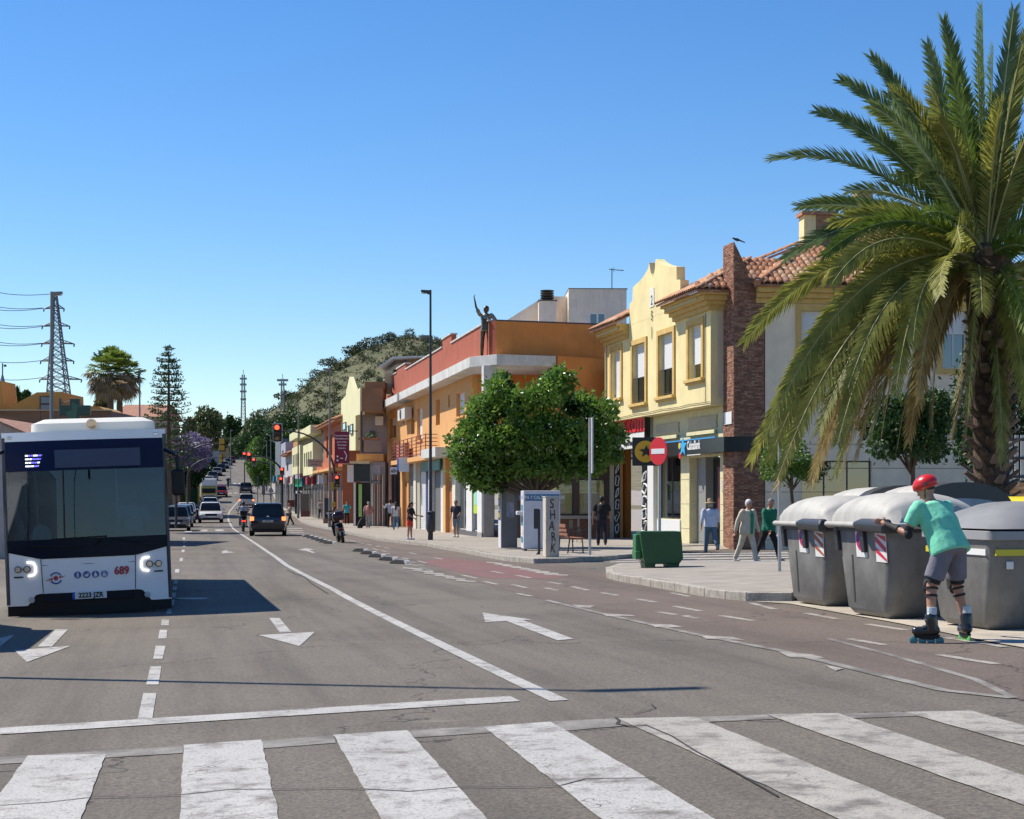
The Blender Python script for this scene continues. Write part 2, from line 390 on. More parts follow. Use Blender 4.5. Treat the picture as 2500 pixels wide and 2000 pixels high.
drape(line([(1365,1712),(1206,1637),(1025,1549),(814,1440),(700,1381),(672,1360),(614,1321),(570,1292),(559,1274.5),(556.5,1260),(561,1248),(570,1237),(582,1224),(600,1206),(640,1183)], .14), 'centre_line', WHITE, .006)
quads = [((395,1514),(413,1514),(412,1528),(393,1528)), ((390,1539),(408,1539),(407,1560),(386,1560)), ((380,1578),(404,1578),(397,1610),(374,1610)), ((367,1629),(394,1628),(387,1673),(357,1673)),
         ((350,1694),(382,1694),(372,1755),(336,1757)), ((425,1418),(434,1418),(433,1426),(424,1426)), ((423,1432),(432,1432),(431,1441),(421,1441)), ((420,1448),(430,1448),(428,1460),(418,1460)), ((416,1465),(427,1465),(425,1479),(413,1479)), ((409,1487),(420,1487),(418,1500),(406,1500)),
         ((446,1313),(452,1313),(452,1318),(446,1318)), ((447,1322),(453,1322),(453,1327),(447,1327)), ((446,1331),(453,1331),(453,1336),(446,1336)), ((444,1343),(451,1343),(450,1349),(443,1349)), ((439,1363),(447,1363),(446,1371),(438,1371)), ((428,1390),(438,1390),(437,1399),(427,1399)),
         ((489,1294),(507,1294),(506,1298),(488,1298)), ((525,1293),(545,1293),(546,1297),(526,1297)), ((452,1296),(470,1296),(468,1300),(450,1300))]
drape([pp(*q) for q in quads], 'bus_lane_dashes', WHITE, .006)
arrows = [((657,1510),(682,1510),(712,1545),(684,1546)), ((632,1552),(769,1544),(731,1579)), ((136,1538),(166,1538),(127,1580),(92,1580)), ((35,1589),(174,1578),(66,1618)), ((0,1558),(36,1551),(0,1580)),
          ((1178,1497),(1299,1514),(1185,1520)), ((1225,1513),(1262,1510),(1400,1561),(1362,1565)), ((728,1343),(746,1339.5),(768,1342),(742,1345)), ((740,1343),(750,1342.5),(771,1350),(764,1351)), ((548,1346),(574,1349),(540,1352)), ((540,1349),(551,1348),(557,1344),(546,1345))]
drape([pp(*q) for q in arrows], 'lane_arrows', WHITE, .0065)
# bicycle lane on the right
lane = pp((2500,1712),(2476,1706),(2304,1687),(2100,1640),(1912,1591),(1700,1550),(1500,1506),(1333,1466),(1160,1420),(1020,1378),(920,1350),(860,1333),(790,1309),(735,1288),(716,1275),(700,1262),(690,1250),
          (722,1252),(745,1272),(790,1289),(851,1305),(935,1323),(1042,1335),(1120,1349),(1236,1371),(1303,1377),(1381,1380),(1480,1400),(1562,1427),(1650,1446),(1720,1458),(1930,1478),(2000,1494),(2190,1530),(2420,1578),(2500,1592))
drape([lane], 'bicycle_lane', ASPH2, .003)
drape([pp((1080,1362),(1190,1372),(1300,1392),(1385,1408),(1350,1413),(1200,1413),(1120,1398),(1030,1372))], 'red_lane_patch', REDP, .005)
edge = line([(1333,1466),(1500,1506),(1700,1550),(1912,1591),(2110,1640),(2304,1687),(2476,1706)], .10) + line([(860,1333),(920,1350),(1000,1378),(1060,1396)], .09) + line([(2020,1560),(2180,1602),(2380,1660),(2476,1706)], .07)
drape(edge, 'bicycle_lane_edge_line', WHITE2, .0065)
teeth = [((1396,1477),(1453,1480),(1440,1485),(1410,1484)), ((1471,1499),(1545,1503),(1553,1506),(1480,1506)), ((1586,1525),(1640,1526),(1672,1533),(1600,1533)), ((1713,1554),(1790,1557),(1818,1564),(1725,1562)), ((1900,1593),(1980,1599),(2014,1608),(1930,1607)), ((2010,1625),(2060,1634),(2040,1640))]
drape([pp(*q) for q in teeth], 'lane_merge_teeth', YELW, .0075)
dash = [(1396,1433,1435,1442),(1335,1421,1369,1427),(1257,1449,1299,1457),(1468,1448,1511,1455),(1553,1463,1604,1472),(1646,1481,1710,1493),(1760,1504,1840,1517),(1607,1495,1650,1502),(1671,1504,1700,1511),(2072,1561,2159,1576),(2292,1600,2433,1623),(1637,1448,1682,1457),(1833,1473,1893,1489),(1966,1498,2047,1513),(2117,1525,2213,1540),(2310,1558,2454,1581),
        (1200,1395,1230,1401),(1260,1405,1296,1412),(1130,1405,1165,1413),(1180,1420,1215,1428),(980,1362,1000,1366),(1020,1370,1040,1375),(855,1320,868,1323),(875,1325,888,1328),(895,1329,908,1332),(918,1333,930,1336),(938,1337,952,1340),(845,1318,852,1320),(910,1340,922,1343),(932,1345,945,1348),(1000,1350,1018,1354),(1060,1362,1080,1366),(1250,1428,1285,1436),(1330,1436,1360,1442)]
dl = []
for a in dash: dl += line([(a[0], a[1]), (a[2], a[3])], .10)
drape(dl, 'bicycle_lane_dashes', YELW, .007)
hatch = []
for i in range(10):
    t = i/9; u = 1120 + 180*t; v = 1368 + 37*t
    if i > 1: hatch.append(pp((u+30, v-4), (u+62+26*t, v-.5), (u+60+26*t, v+2), (u+26, v-1.4)))
for i in range(6):
    u = 985 + 26*i; v = 1386 + 6*i; hatch.append(pp((u, v), (u+48, v+3.5), (u+46, v+7), (u-3, v+3)))
for i in range(5):
    u = 905 + 21*i; v = 1351 + 7.0*i; hatch.append(pp((u, v), (u+46, v+1), (u+50, v+2.5), (u+4, v+2)))
for i in range(4):
    u = 700 + 5*i; v = 1290 + 5.2*i; hatch.append(pp((u, v), (u+38-3*i, v+.6), (u+38-3*i, v+2.3), (u, v+1.8)))
drape(hatch, 'hatched_bars', YELW, .008)
far = []
for u in (558, 570, 582, 594, 606, 618): far.append(pp((u, 1180), (u+7, 1180), (u+7, 1183), (u, 1183)))
for u in (545, 558, 571, 584): far.append(pp((u, 1204), (u+8, 1204), (u+8, 1206), (u, 1206)))
far += line([(640,1183),(655,1172),(662,1160),(655,1148)], .3)
drape(far, 'distant_crossing_dashes', WHITE, .03)
side = []
for v in (1352, 1358, 1364, 1370): side.append(pp((1650, v), (1935, v-3), (1935, v-.4), (1650, v+2.8)))
for v in (1366, 1371): side.append(pp((1490, v+1), (1560, v-1.2), (1560, v+1), (1490, v+3.2)))
drape(side, 'side_street_crossing', WHITE, .006)
# cracks across the crossing, thin dark seams
crk = line([(0,1970),(120,1962),(225,1950),(330,1948),(440,1944),(560,1931),(680,1930),(840,1927),(1000,1936),(1130,1924),(1280,1925),(1370,1921),(1430,1905),(1600,1902)], .012) + line([(1502,1754),(1512,1762),(1506,1770),(1540,1776),(1580,1774)], .02) + line([(1545,1745),(1575,1738),(1600,1730),(1590,1722)], .012) + line([(1574,1772),(1640,1800),(1700,1838),(1790,1885),(1900,1948)], .014) + line([(700,1392),(720,1402),(742,1408),(760,1425),(800,1450)], .03)
drape(crk, 'road_cracks', mat('crack', (.035, .03, .027), rough=.9), .0085)

# ------------------------------------------------------------ pavements with kerbs
def off(pts, d):
    q = [Vector(p) for p in pts]; out = []
    for i in range(len(q)):
        t = (q[min(i+1, len(q)-1)] - q[max(i-1, 0)]).normalized(); out.append(q[i] + Vector((-t.y, t.x)) * d)
    return out
KH = .13
def kerb(pts, name_parent, side, maxn=300, h=KH, w=.16):
    """kerb stones one by one along a line, far to near"""
    q = [Vector(p) for p in pts]; n = 0; far = MB()
    for i in range(len(q)-1):
        L = (q[i+1]-q[i]).length; k = max(1, round(L / 1.0)); d = (q[i+1]-q[i]).normalized(); nr = Vector((-d.y, d.x)) * side * w
        for j in range(k):
            a = q[i] + (q[i+1]-q[i]) * ((j + .012) / k); b = q[i] + (q[i+1]-q[i]) * ((j + .988) / k); hh = h + rnd.uniform(-.006, .006)
            vs = [(p[0], p[1], gz(p[0], p[1]) + z) for z in (-.1, hh) for p in (a, b, b + nr, a + nr)]
            m = MB().add(vs, [(3,2,1,0),(4,5,6,7),(0,1,5,4),(1,2,6,5),(2,3,7,6),(3,0,4,7)])
            if (a.y + b.y) / 2 < 75: m.build('kerb_stone', KERB, name_parent, bevel=.012)
            else: far.add(m.v, m.f)
    if far.v: far.build('kerb_stones', KERB, name_parent, kind='stuff')
def at_road(s, t): return Vector((t - .205 * s, s))
A_edge = pp((690,1247),(722,1264),(735,1276),(760,1285),(808,1295),(851,1305),(935,1322),(1042,1334),(1120,1348),(1190,1362),(1236,1370),(1303,1376),(1381,1375),(1470,1370),(1548,1364),(1640,1342),(1760,1338),(1950,1336))
A_edge = [tuple(at_road(400, 22)), tuple(at_road(300, 16)), tuple(at_road(230, 13.5))] + A_edge
pave_a = thing('pavement', None, None); pave_a['kind'] = 'structure'
inner = off(A_edge, .16)
A_back = [(30, 64), (60, 62), (40, 200), tuple(at_road(300, 40)), tuple(at_road(400, 50))]
pav = drape([[tuple(p) for p in inner] + A_back], 'paving', PAVE, KH, pave_a, kind=None, step=4)
kerb(A_edge, pave_a, 1)
rq_ = [(1560,1366),(1640,1345),(1760,1341),(1950,1339)]
rp_ = [P(*q) for q in rq_]; M = MB(); vs = []
for q in rp_: d_ = Vector((.12, -1, 0)); a_ = q + Vector((0, .02, KH)); b_ = q + d_*.75; vs += [(a_.x, a_.y, gz(q.x, q.y)+KH+.003), (b_.x, b_.y, gz(b_.x, b_.y)+.012)]
M.add(vs, [(2*i, 2*i+1, 2*i+3, 2*i+2) for i in range(3)]).build('kerb_ramp', CONC, pave_a)
# corner island with the bins behind it
B_edge = pp((1560,1387),(1510,1389),(1479,1400),(1481,1412),(1510,1420),(1562,1428),(1646,1443),(1719,1457),(1770,1464),(1821,1468),(1935,1468))
pave_b = thing('corner_pavement', None, None); pave_b['kind'] = 'structure'
Bi = off(B_edge, .16)
B_back = [P(1935,1468).xy + Vector((.9, .1)), P(2300, 1440).xy + Vector((2.5, 0)), Vector((20, 21)), Vector((20, 40)), P(1980,1380).xy + Vector((3, 0)), P(1980,1383).xy]
drape([[tuple(p) for p in Bi] + [tuple(p) for p in B_back]], 'paving', PAVE, KH, pave_b, kind=None, step=3)
kerb(B_edge, pave_b, 1)
drape([pp((1840,1470),(1935,1470),(2000,1468),(2500,1500),(2620,1560),(2620,1602),(2500,1584),(2420,1570),(2190,1523),(2000,1489),(1930,1476))], 'bin_bay_strip', CONC, .012)
# left pavement behind the parked cars
C_edge = [tuple(at_road(s, t)) for s, t in ((12, -9.5), (66, -9.5), (84, -3.5), (92, -.7), (150, -.7), (200, .8), (250, 3.3), (320, 7), (400, 11))]
pave_c = thing('left_pavement', None, None); pave_c['kind'] = 'structure'
drape([[tuple(p) for p in off(C_edge, .16)] + [tuple(at_road(400, -20)), tuple(at_road(200, -26)), tuple(at_road(12, -26))]], 'paving', PAVE, KH, pave_c, kind=None, step=4)
kerb(C_edge, pave_c, 1)
# rubber wave separators between car lane and bicycle lane
RUB = mat('separator_black', (.03, .03, .032), rough=.6); RUW = mat('separator_white', (.5, .48, .44), rough=.6)
SEPL = ['farthest, just right of the dark car', 'second from the dark car', 'third from the dark car', 'fourth from the dark car', 'fifth from the dark car', 'sixth, left of the scooter wheel', 'first right of the scooter', 'second right of the scooter', 'third right of the scooter', 'fourth right of the scooter', 'nearest to the camera']
def separator(u, v, k):
    p = P(u, v); t = thing('lane_separator', 'black and white rubber lane separator, ' + SEPL[k], 'separator', p, R(11.5 + 22), 'rubber separators along the bicycle lane')
    pr = [(-.50, 0), (-.42, .08), (-.2, .12), (.1, .12), (.35, .08), (.5, 0)]
    MB().prism(pr, -.07, .07, 'x').build('rubber_body', RUB, t, bevel=.015)
    MB().prism([(-.505, .0), (-.425, .085), (-.36, .11), (-.37, .05), (-.44, .0)], -.073, .073, 'x').build('white_tip', RUW, t)
    return t
for k, (u, v) in enumerate(((752,1311.5),(762,1314.5),(773,1318),(784,1321.5),(794,1325),(805,1328), (880,1347),(900,1353.5),(921,1361),(948,1369),(976,1377))): separator(u, v, k)
# manhole cover in the shadow of the bus
p = P(478, 1462); mh = thing('manhole_cover', 'round dark iron manhole cover in the road right of the bus, in its shadow', 'manhole cover', p)
MB().lathe([(.36, 0), (.36, .009), (.33, .009), (.33, .006), (.01, .006)], n=24).build('iron_lid', mat('iron', (.06, .055, .05), rough=.5, metal=.6), mh)
# ------------------------------------------------------------ buildings
class Fac:
    """a facade: local x runs from its far (left) end to its near (right) end, local y goes into the house, z up from z0"""
    def __init__(s, x0, y0, k, u0, u1, z0=None):
        s.x0, s.y0, s.k = x0, y0, k                    # plan line x = x0 - k (y - y0)
        s.a = s.pt(u0); s.b = s.pt(u1); s.d = (s.b - s.a).normalized(); s.L = (s.b - s.a).length
        s.rz = math.atan2(s.d.y, s.d.x); s.z0 = gz(s.b.x, s.b.y) + .1 if z0 is None else z0
    def pt(s, u):
        q = (u - CU) / F; y = (s.x0 + s.k * s.y0) / (q + s.k); return Vector((q * y, y))
    def s(s_, u): return (s_.pt(u) - s_.a).dot(s_.d)
    def z(s, u, v): return Z(v, s.pt(u).y) - s.z0
    def sz(s, u, v): return (s.s(u), s.z(u, v))
    def root(s, name, label, cat): return thing(name, label, cat, (s.a.x, s.a.y, s.z0), s.rz)
class Flat(Fac):
    """a facade square to the street, seen nearly head on: plan line y = y0 + k (x - x0)"""
    def __init__(s, x0, y0, k, u0, u1, z0=None): Fac.__init__(s, x0, y0, k, u0, u1, z0)
    def pt(s, u):
        q = (u - CU) / F; y = (s.y0 - s.k * s.x0) / (1 - s.k * q); return Vector((q * y, y))
def wall(name, m, parent, s0, s1, z0, z1, holes=(), y0=0, th=.25, mr=None):
    """wall with real openings: front, back and the reveals of every opening"""
    S = sorted({s0, s1, *[h[0] for h in holes], *[h[1] for h in holes]}); Zs = sorted({z0, z1, *[h[2] for h in holes], *[h[3] for h in holes]})
    S = [q for q in S if s0 <= q <= s1]; Zs = [q for q in Zs if z0 <= q <= z1]
    hole = lambda a, b: any(h[0] <= a <= h[1] and h[2] <= b <= h[3] for h in holes)
    g = [[not hole((S[i]+S[i+1])/2, (Zs[j]+Zs[j+1])/2) for j in range(len(Zs)-1)] for i in range(len(S)-1)]
    M = MB(); y1 = y0 + th
    for i in range(len(S)-1):
        for j in range(len(Zs)-1):
            if not g[i][j]: continue
            a, b, c, d = S[i], S[i+1], Zs[j], Zs[j+1]
            M.add([(a,y0,c),(b,y0,c),(b,y0,d),(a,y0,d)], [(0,1,2,3)]); M.add([(a,y1,c),(b,y1,c),(b,y1,d),(a,y1,d)], [(3,2,1,0)])
            if i == 0 or not g[i-1][j]: M.add([(a,y0,c),(a,y0,d),(a,y1,d),(a,y1,c)], [(0,1,2,3)])
            if i == len(S)-2 or not g[i+1][j]: M.add([(b,y0,c),(b,y1,c),(b,y1,d),(b,y0,d)], [(0,1,2,3)])
            if j == 0 or not g[i][j-1]: M.add([(a,y0,c),(a,y1,c),(b,y1,c),(b,y0,c)], [(0,1,2,3)])
            if j == len(Zs)-2 or not g[i][j+1]: M.add([(a,y0,d),(b,y0,d),(b,y1,d),(a,y1,d)], [(0,1,2,3)])
    return M.build(name, m, parent, fix=False)
GLASS = glass_mat('window_glass', (.10, .13, .15), .10)
ALU = mat('white_aluminium', (.62, .62, .60), rough=.45); DARKF = mat('dark_frame', (.05, .05, .055), rough=.4)
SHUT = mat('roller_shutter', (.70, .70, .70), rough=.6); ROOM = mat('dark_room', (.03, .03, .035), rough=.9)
def window(parent, s0, s1, z0, z1, y=.0, d=.16, frame=ALU, shutter=0, mull=1, room=True, name='window', fw=.05, glass=GLASS):
    M = MB(); yy = y + d
    M.box(s0, s0+fw, yy, yy+.06, z0, z1); M.box(s1-fw, s1, yy, yy+.06, z0, z1); M.box(s0+fw, s1-fw, yy, yy+.06, z0, z0+fw); M.box(s0+fw, s1-fw, yy, yy+.06, z1-fw, z1)
    for i in range(mull):
        c = s0 + (s1-s0)*(i+1)/(mull+1); M.box(c-fw/2, c+fw/2, yy+.002, yy+.058, z0+fw, z1-fw)
    w = M.build(name, frame, parent)
    box('pane', glass, w, s0+fw, s1-fw, yy+.025, yy+.035, z0+fw, z1-fw)
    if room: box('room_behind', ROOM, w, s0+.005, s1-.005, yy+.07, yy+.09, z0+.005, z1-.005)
    if shutter:
        zb = z1 - (z1-z0)*shutter; M = MB(); n = max(3, int((z1-zb)/.075))
        for i in range(n):
            a = zb + (z1-zb)*i/n; b = zb + (z1-zb)*(i+1)/n; M.box(s0+.01, s1-.01, yy-.04, yy-.015-.006, a+.006, b)
        M.box(s0+.012, s1-.012, yy-.022, yy-.010, zb, z1)
        M.build('shutter', SHUT, w)
    return w
TILES = [mat('roof_tile_a', (.44, .20, .10), rough=.85, var=.3, scale=8), mat('roof_tile_b', (.52, .31, .18), rough=.85, var=.25, scale=8), mat('roof_tile_c', (.36, .19, .13), rough=.88, var=.35, scale=6)]
def tile_mesh(w, L):
    pr = []; n = 5
    for k, rr in ((0, w*.56), (1, w*.44)):
        pr.append([(math.cos(math.pi*i/n)*rr*(1 if k == 0 else 1), math.sin(math.pi*i/n)*rr*.75) for i in range(n+1)])
    M = MB(); th = .018
    a = [(x, 0, z) for x, z in pr[0]]; b = [(x, L, z+.012) for x, z in pr[1]]
    ai = [(x*.82, 0, z*.82-.0) for x, z in pr[0]]; bi = [(x*.82, L, z*.82) for x, z in pr[1]]
    M.v = a + b + ai + bi; m = n+1
    for i in range(n):
        M.f.append((i, i+1, m+i+1, m+i)); M.f.append((i+1, i, 2*m+i, 2*m+i+1))
    return M
def tile_roof(parent, A, B, C, D, objs=300, w=.24, L=.42, base_m=None, order=1, name='tile'):
    """A-B eave (left to right), D-C the top edge above it; rows of barrel tiles climb from the eave"""
    A, B, C, D = (Vector(q) for q in (A, B, C, D)); nrm = (B-A).cross(D-A).normalized()
    if nrm.z < 0: nrm = -nrm
    MB().add([A, B, C, D] + [q - nrm*.08 for q in (A, B, C, D)], [(0,1,2,3),(7,6,5,4),(0,4,5,1),(1,5,6,2),(2,6,7,3),(3,7,4,0)]).build('roof_deck', base_m or TILES[2], parent, fix=True)
    up = (D-A) - (B-A)*((D-A).dot(B-A)/(B-A).length_squared); H = up.length; up.normalize(); ax = (B-A).normalized()
    ns = max(1, round(H / (L*.86))); W_ = (B-A).length
    vars_ = [tile_mesh(w, L).mesh(name, t, True, fix=False) for t in TILES]
    rest = MB(); cnt = 0; tm = tile_mesh(w, L); r2 = random.Random(int(W_*100))
    for j in range(ns):
        t = j / ns; a = A + (D-A)*t; b = B + (C-B)*t; wl = (b-a).length; n = int(wl / w)
        off0 = ((a-A).dot(ax)) % w
        for i in range(n+1):
            x = i*w - off0 + w*.5
            if x < 0 or x > wl: continue
            for lay in (0,):
                p = a + ax*x + nrm*(.03 + r2.uniform(0, .012)); yaw = r2.uniform(-.035, .035)
                ex = (ax*math.cos(yaw) + up*math.sin(yaw)).normalized(); ey = (up*math.cos(yaw) - ax*math.sin(yaw) + nrm*.05).normalized(); ez = ex.cross(ey)
                Mx = Matrix((ex, ey, ez)).transposed().to_4x4(); Mx.translation = p
                if cnt < objs:
                    o = bpy.data.objects.new(name, vars_[r2.choice((0, 0, 1, 1, 2))]); link(o, parent); o.matrix_local = Mx; cnt += 1
                else: rest.add([Mx @ Vector(q) for q in tm.v], tm.f)
    if rest.v: rest.build('distant_tiles', TILES[0], parent, kind='stuff', smooth=True, fix=False)
YEL = mat('yellow_render', (.76, .64, .33), rough=.85, var=.10, scale=.8, bump=.15, streak=.35)
OCH = mat('ochre_trim', (.60, .40, .13), rough=.8, var=.1, scale=3)
CREAM = mat('cream_render', (.52, .44, .30), rough=.85, var=.08, scale=1.2, streak=.2)
GREY = mat('grey_render', (.68, .55, .38), rough=.85, var=.1, scale=1, streak=.25)
BRICKS = [mat('brick_a', (.30, .135, .08), rough=.9, var=.3, scale=9), mat('brick_b', (.36, .19, .12), rough=.9, var=.3, scale=9), mat('brick_c', (.22, .10, .065), rough=.9, var=.3, scale=9)]
MORT = mat('mortar', (.16, .13, .10), rough=.95)
SAND = mat('stone_cladding', (.66, .60, .36), rough=.8, var=.08, scale=3)

# --- bank building with the scrolled gable
fy = Fac(7.13, 58.8, .21, 1480, 1735)
Y = fy.root('bank_building', 'yellow two-storey bank and supermarket building with scrolled gable, brick pier and red tiled roof', 'building')
L = fy.L; z_ov = fy.z(1735, 988); z_eave = fy.z(1700, 728)
def rect(f, u0, u1, vt, vb, uc=None):
    uc = uc or (u0+u1)/2; return (f.s(u0), f.s(u1), f.z(uc, vb), f.z(uc, vt))
ops = [rect(fy, 1494, 1517, 855, 973, 1505), rect(fy, 1546, 1577, 840, 985, 1561), rect(fy, 1610, 1645, 815, 967, 1628), rect(fy, 1683, 1715, 793, 925, 1699)]
zl = min(ops[0][2], ops[3][2]); 
wall('upper_wall', YEL, Y, 0, L, z_ov, z_eave - .1, ops, 0, .26)
MB().box(.0, L, .27, 1.0, z_ov + .001, z_ov + .25).build('overhang_slab', YEL, Y)
box('side_wall', GREY, Y, L - .26, L - .002, .262, 1.4, z_ov + .002, z_eave - .1)
SLAB_ = mat('pipe_cream', (.55, .48, .30), rough=.6); IRON = mat('black_iron', (.025, .027, .03), rough=.5)
for i, (a, b, c, d) in enumerate(ops):
    w = window(Y, a, b, c, d, d=.20, shutter=(.97, .55, .55, .72)[i], frame=(ALU, DARKF, DARKF, ALU)[i])
    M = MB(); T = .22
    M.box(a-T, a-.001, -.07, .06, c, d+T); M.box(b+.001, b+T, -.07, .06, c, d+T); M.box(a-.001, b+.001, -.07, .06, d, d+T)
    M.build('trim', OCH, w, bevel=.01)
    M = MB(); M.box(a-T*1.2, b+T*1.2, -.16, .03, c-.12, c-.002); M.box(a-T, b+T, -.10, .02, c-.20, c-.12); M.build('sill', OCH, w, bevel=.01)
    if i in (1, 2):
        zt = c + (d-c)*.43; M = MB()
        M.tube([(a, .02, zt), (b, .02, zt)], .018, 6); M.tube([(a, .02, c+.1), (b, .02, c+.1)], .014, 6)
        n = 12
        for k in range(n+1): M.tube([(a+(b-a)*k/n, .02, c+.1), (a+(b-a)*k/n, .02, zt)], .008, 4)
        M.build('railing', IRON, w)
pd = MB().tube([(.12, -.05, z_eave-.6), (.12, -.05, z_ov+.02)], .05, 8).build('downpipe', SLAB_, Y); MB().tube([(L*k/12, -.035, z_ov+.12+.02*math.sin(k*2)) for k in range(13)], .012, 4).tube([(L-.5, -.03, z_ov+.12), (L-.5, -.03, z_eave-.7)], .012, 4).build('facade_cable', IRON, Y)
# the gable
gp = [(1537,800),(1537,742),(1544,735),(1545,702),(1553,694),(1562,686),(1572,674),(1580,660),(1583,654),(1585,641),(1587,655),(1589,668),(1593,679),(1597,672),(1599,655),(1600,634),(1603,633),(1607,638),(1613,642),(1622,647),(1636,650),(1652,651),(1652,683),(1661,683),(1661,760)]
gl = [fy.sz(*q) for q in gp]; gl[0] = (gl[0][0], z_eave - .101); gl[-1] = (gl[-1][0], z_eave - .101)
MB().prism(gl, -.004, .34, 'y').build('gable', YEL, Y, bevel=.01)
a, b = fy.sz(1588, 706), fy.sz(1598, 748); nn = MB().box(a[0], b[0], -.03, -.005, b[1], a[1]).build('house_plaque', mat('plaque', (.72, .70, .62), rough=.5), Y, bevel=.01)
for k in range(3): text('25)'[k], mat('ink', (.02, .02, .02)), nn, .55, ((a[0]+b[0])/2, -.035, a[1] - .5 - k*.62), sx=.9)
# eaves with dentils, corner roofs
def cornice(name, s0, s1, ztop, out=.55, side=0):
    M = MB()
    for k, (o, h0, h1) in enumerate(((.12, -.62, -.45), (.24, -.448, -.30), (.40, -.298, -.12), (out, -.118, 0))):
        M.box(s0 - (o*.5), s1 + (o if side else 0), -o, .02, ztop + h0, ztop + h1)
        if side: M.box(s1 - .2, s1 + o, .0205, 1.45, ztop + h0, ztop + h1)
    c = M.build(name, OCH, Y, bevel=.008); n = int((s1-s0) / .22); dm = MB().box(0, .11, -.46, -.405, -.235, -.125).mesh('dentil', SAND)
    for i in range(n): d_ = bpy.data.objects.new('dentil', dm); link(d_, c); d_.location = (s0 + i*.22, 0, ztop)
sg0, sg1 = fy.s(1537), fy.s(1661)
cornice('left_cornice', .0, sg0 - .1, z_eave); cornice('right_cornice', sg1 - .6, L, z_eave, side=1)
tile_roof(Y, (-.3, -.72, z_eave+.02), (sg0-.08, -.72, z_eave+.02), (sg0-.08, 2.2, z_eave+1.5), (-.3, 2.2, z_eave+1.5), 60)
tile_roof(Y, (sg1-.8, -.74, z_eave+.02), (L+.62, -.74, z_eave+.02), (L-1.6, 2.0, z_eave+1.42), (sg1-.8, 2.0, z_eave+1.42), 110)
tile_roof(Y, (L+.64, -.74, z_eave+.02), (L+.64, 3.4, z_eave+.02), (L-1.6, 3.4, z_eave+1.42), (L-1.6, 2.0, z_eave+1.42), 60)
tile_roof(Y, (sg0, .4, z_eave+.6), (sg1+1, .4, z_eave+.6), (sg1+1, 4.5, z_eave+2.3), (sg0, 4.5, z_eave+2.3), 0)
MB().prism([(0, z_ov-.02), (0, z_eave), (2.2, z_eave+1.45), (6, z_eave+2.0), (6, 0), (1.3, 0), (1.3, z_ov-.02)], 0.3, L-2.6, 'x').build('inner_wall', GREY, Y) if False else None
# ground floor, set back
G = .62
gh = z_ov - .01
po = rect(fy, 1592, 1600, 1165, 1300)
def sG(u):   # position along the recessed ground floor plane
    nrm = Vector((-fy.d.y, fy.d.x)); a = fy.a + nrm*G; q = (u - CU)/F
    t = (q*a.y - a.x) / (fy.d.x - q*fy.d.y); return t
def zG(u, v):
    nrm = Vector((-fy.d.y, fy.d.x)); a = fy.a + nrm*G; y = a.y + fy.d.y * sG(u); return Z(v, y) - fy.z0
s_left = .4; s_r = sG(1774)
hol = [(sG(1490), sG(1576), -.3, zG(1540, 1095)), (sG(1607), sG(1662), .9, zG(1640, 1115)), (sG(1683), sG(1758), -.3, zG(1720, 1115))]
wall('ground_floor_wall', SAND, Y, -.2, s_r, -.3, gh, hol, G, .3)
# moulded panels above the sign
for u0, u1, vt, vb in ((1602, 1660, 1030, 1056), (1683, 1753, 1012, 1043)):
    a, b = sG(u0), sG(u1); zt, zb = zG(u1, vt), zG(u1, vb); M = MB()
    M.prism([(a, zb), (a+.08, zb+.25), (a, zt), (b, zt), (b-.08, zb+.25), (b, zb)], G-.06, G+.01, 'y').build('panel', CREAM, Y, bevel=.02)
    MB().box(a+.05, b-.05, G-.14, G-.061, zb-.22, zb-.08).build('panel_ledge', SAND, Y, bevel=.01)
# supermarket sign
REDS = mat('sign_red', (.75, .03, .04), rough=.4); WHT = mat('sign_white', (.72, .72, .70), rough=.45); BLK = mat('sign_black', (.012, .015, .02), rough=.25)
a, b = sG(1500), sG(1592); zt, zb = zG(1560, 1024), zG(1560, 1075)
sg = box('supermarket_sign', WHT, Y, a, b, G-.30, G-.02, zb-.35, zt); 
box('red_field', mat('sign_dark_red', (.30, .012, .02), rough=.4), sg, a+.02, b-.04, G-.312, G-.301, zb+.3, zt-.02)
text('maskom', REDS, sg, 1.25, ((a+b)/2+.4, G-.33, (zt+zb)/2+.28), sx=1.25, bold=.02, ext=.012)
text('supermercados', BLK, sg, .34, ((a+b)/2+.9, G-.31, zb-.12), sx=1.1, bold=.004)
box('sign_pillar', BLK, Y, b+.0, b+.09, G-.34, G-.1, zb-.45, zt+.02)
# passage under the supermarket sign
box('shop_recess', mat('recess_wall', (.17, .15, .13), rough=.9), Y, hol[0][0]-.2, hol[0][1]+.2, G+2.6, G+2.7, -.3, gh)
box('recess_ceiling', CREAM, Y, hol[0][0]-.2, hol[0][1]+.2, G+.31, G+2.59, hol[0][3]+.01, hol[0][3]+.1)
w1 = box('painted_wall_band', mat('dado_dark', (.10, .09, .085), rough=.8), Y, sG(1492), sG(1560), G+2.3, G+2.59, -.3, 1.9)
box('entrance_dark', ROOM, w1, sG(1512), sG(1556), G+2.27, G+2.295, -.3, 2.0)
bs = box('blue_plate', mat('plate_blue', (.03, .06, .22), rough=.4), Y, sG(1519), sG(1531), G+.9, G+.93, zG(1525, 1140), zG(1525, 1124)); text('e', WHT, bs, .5, ((sG(1519)+sG(1531))/2, G+.89, zG(1525, 1132)))
GRA = mat('graffiti_white', (.72, .74, .76), rough=.6)
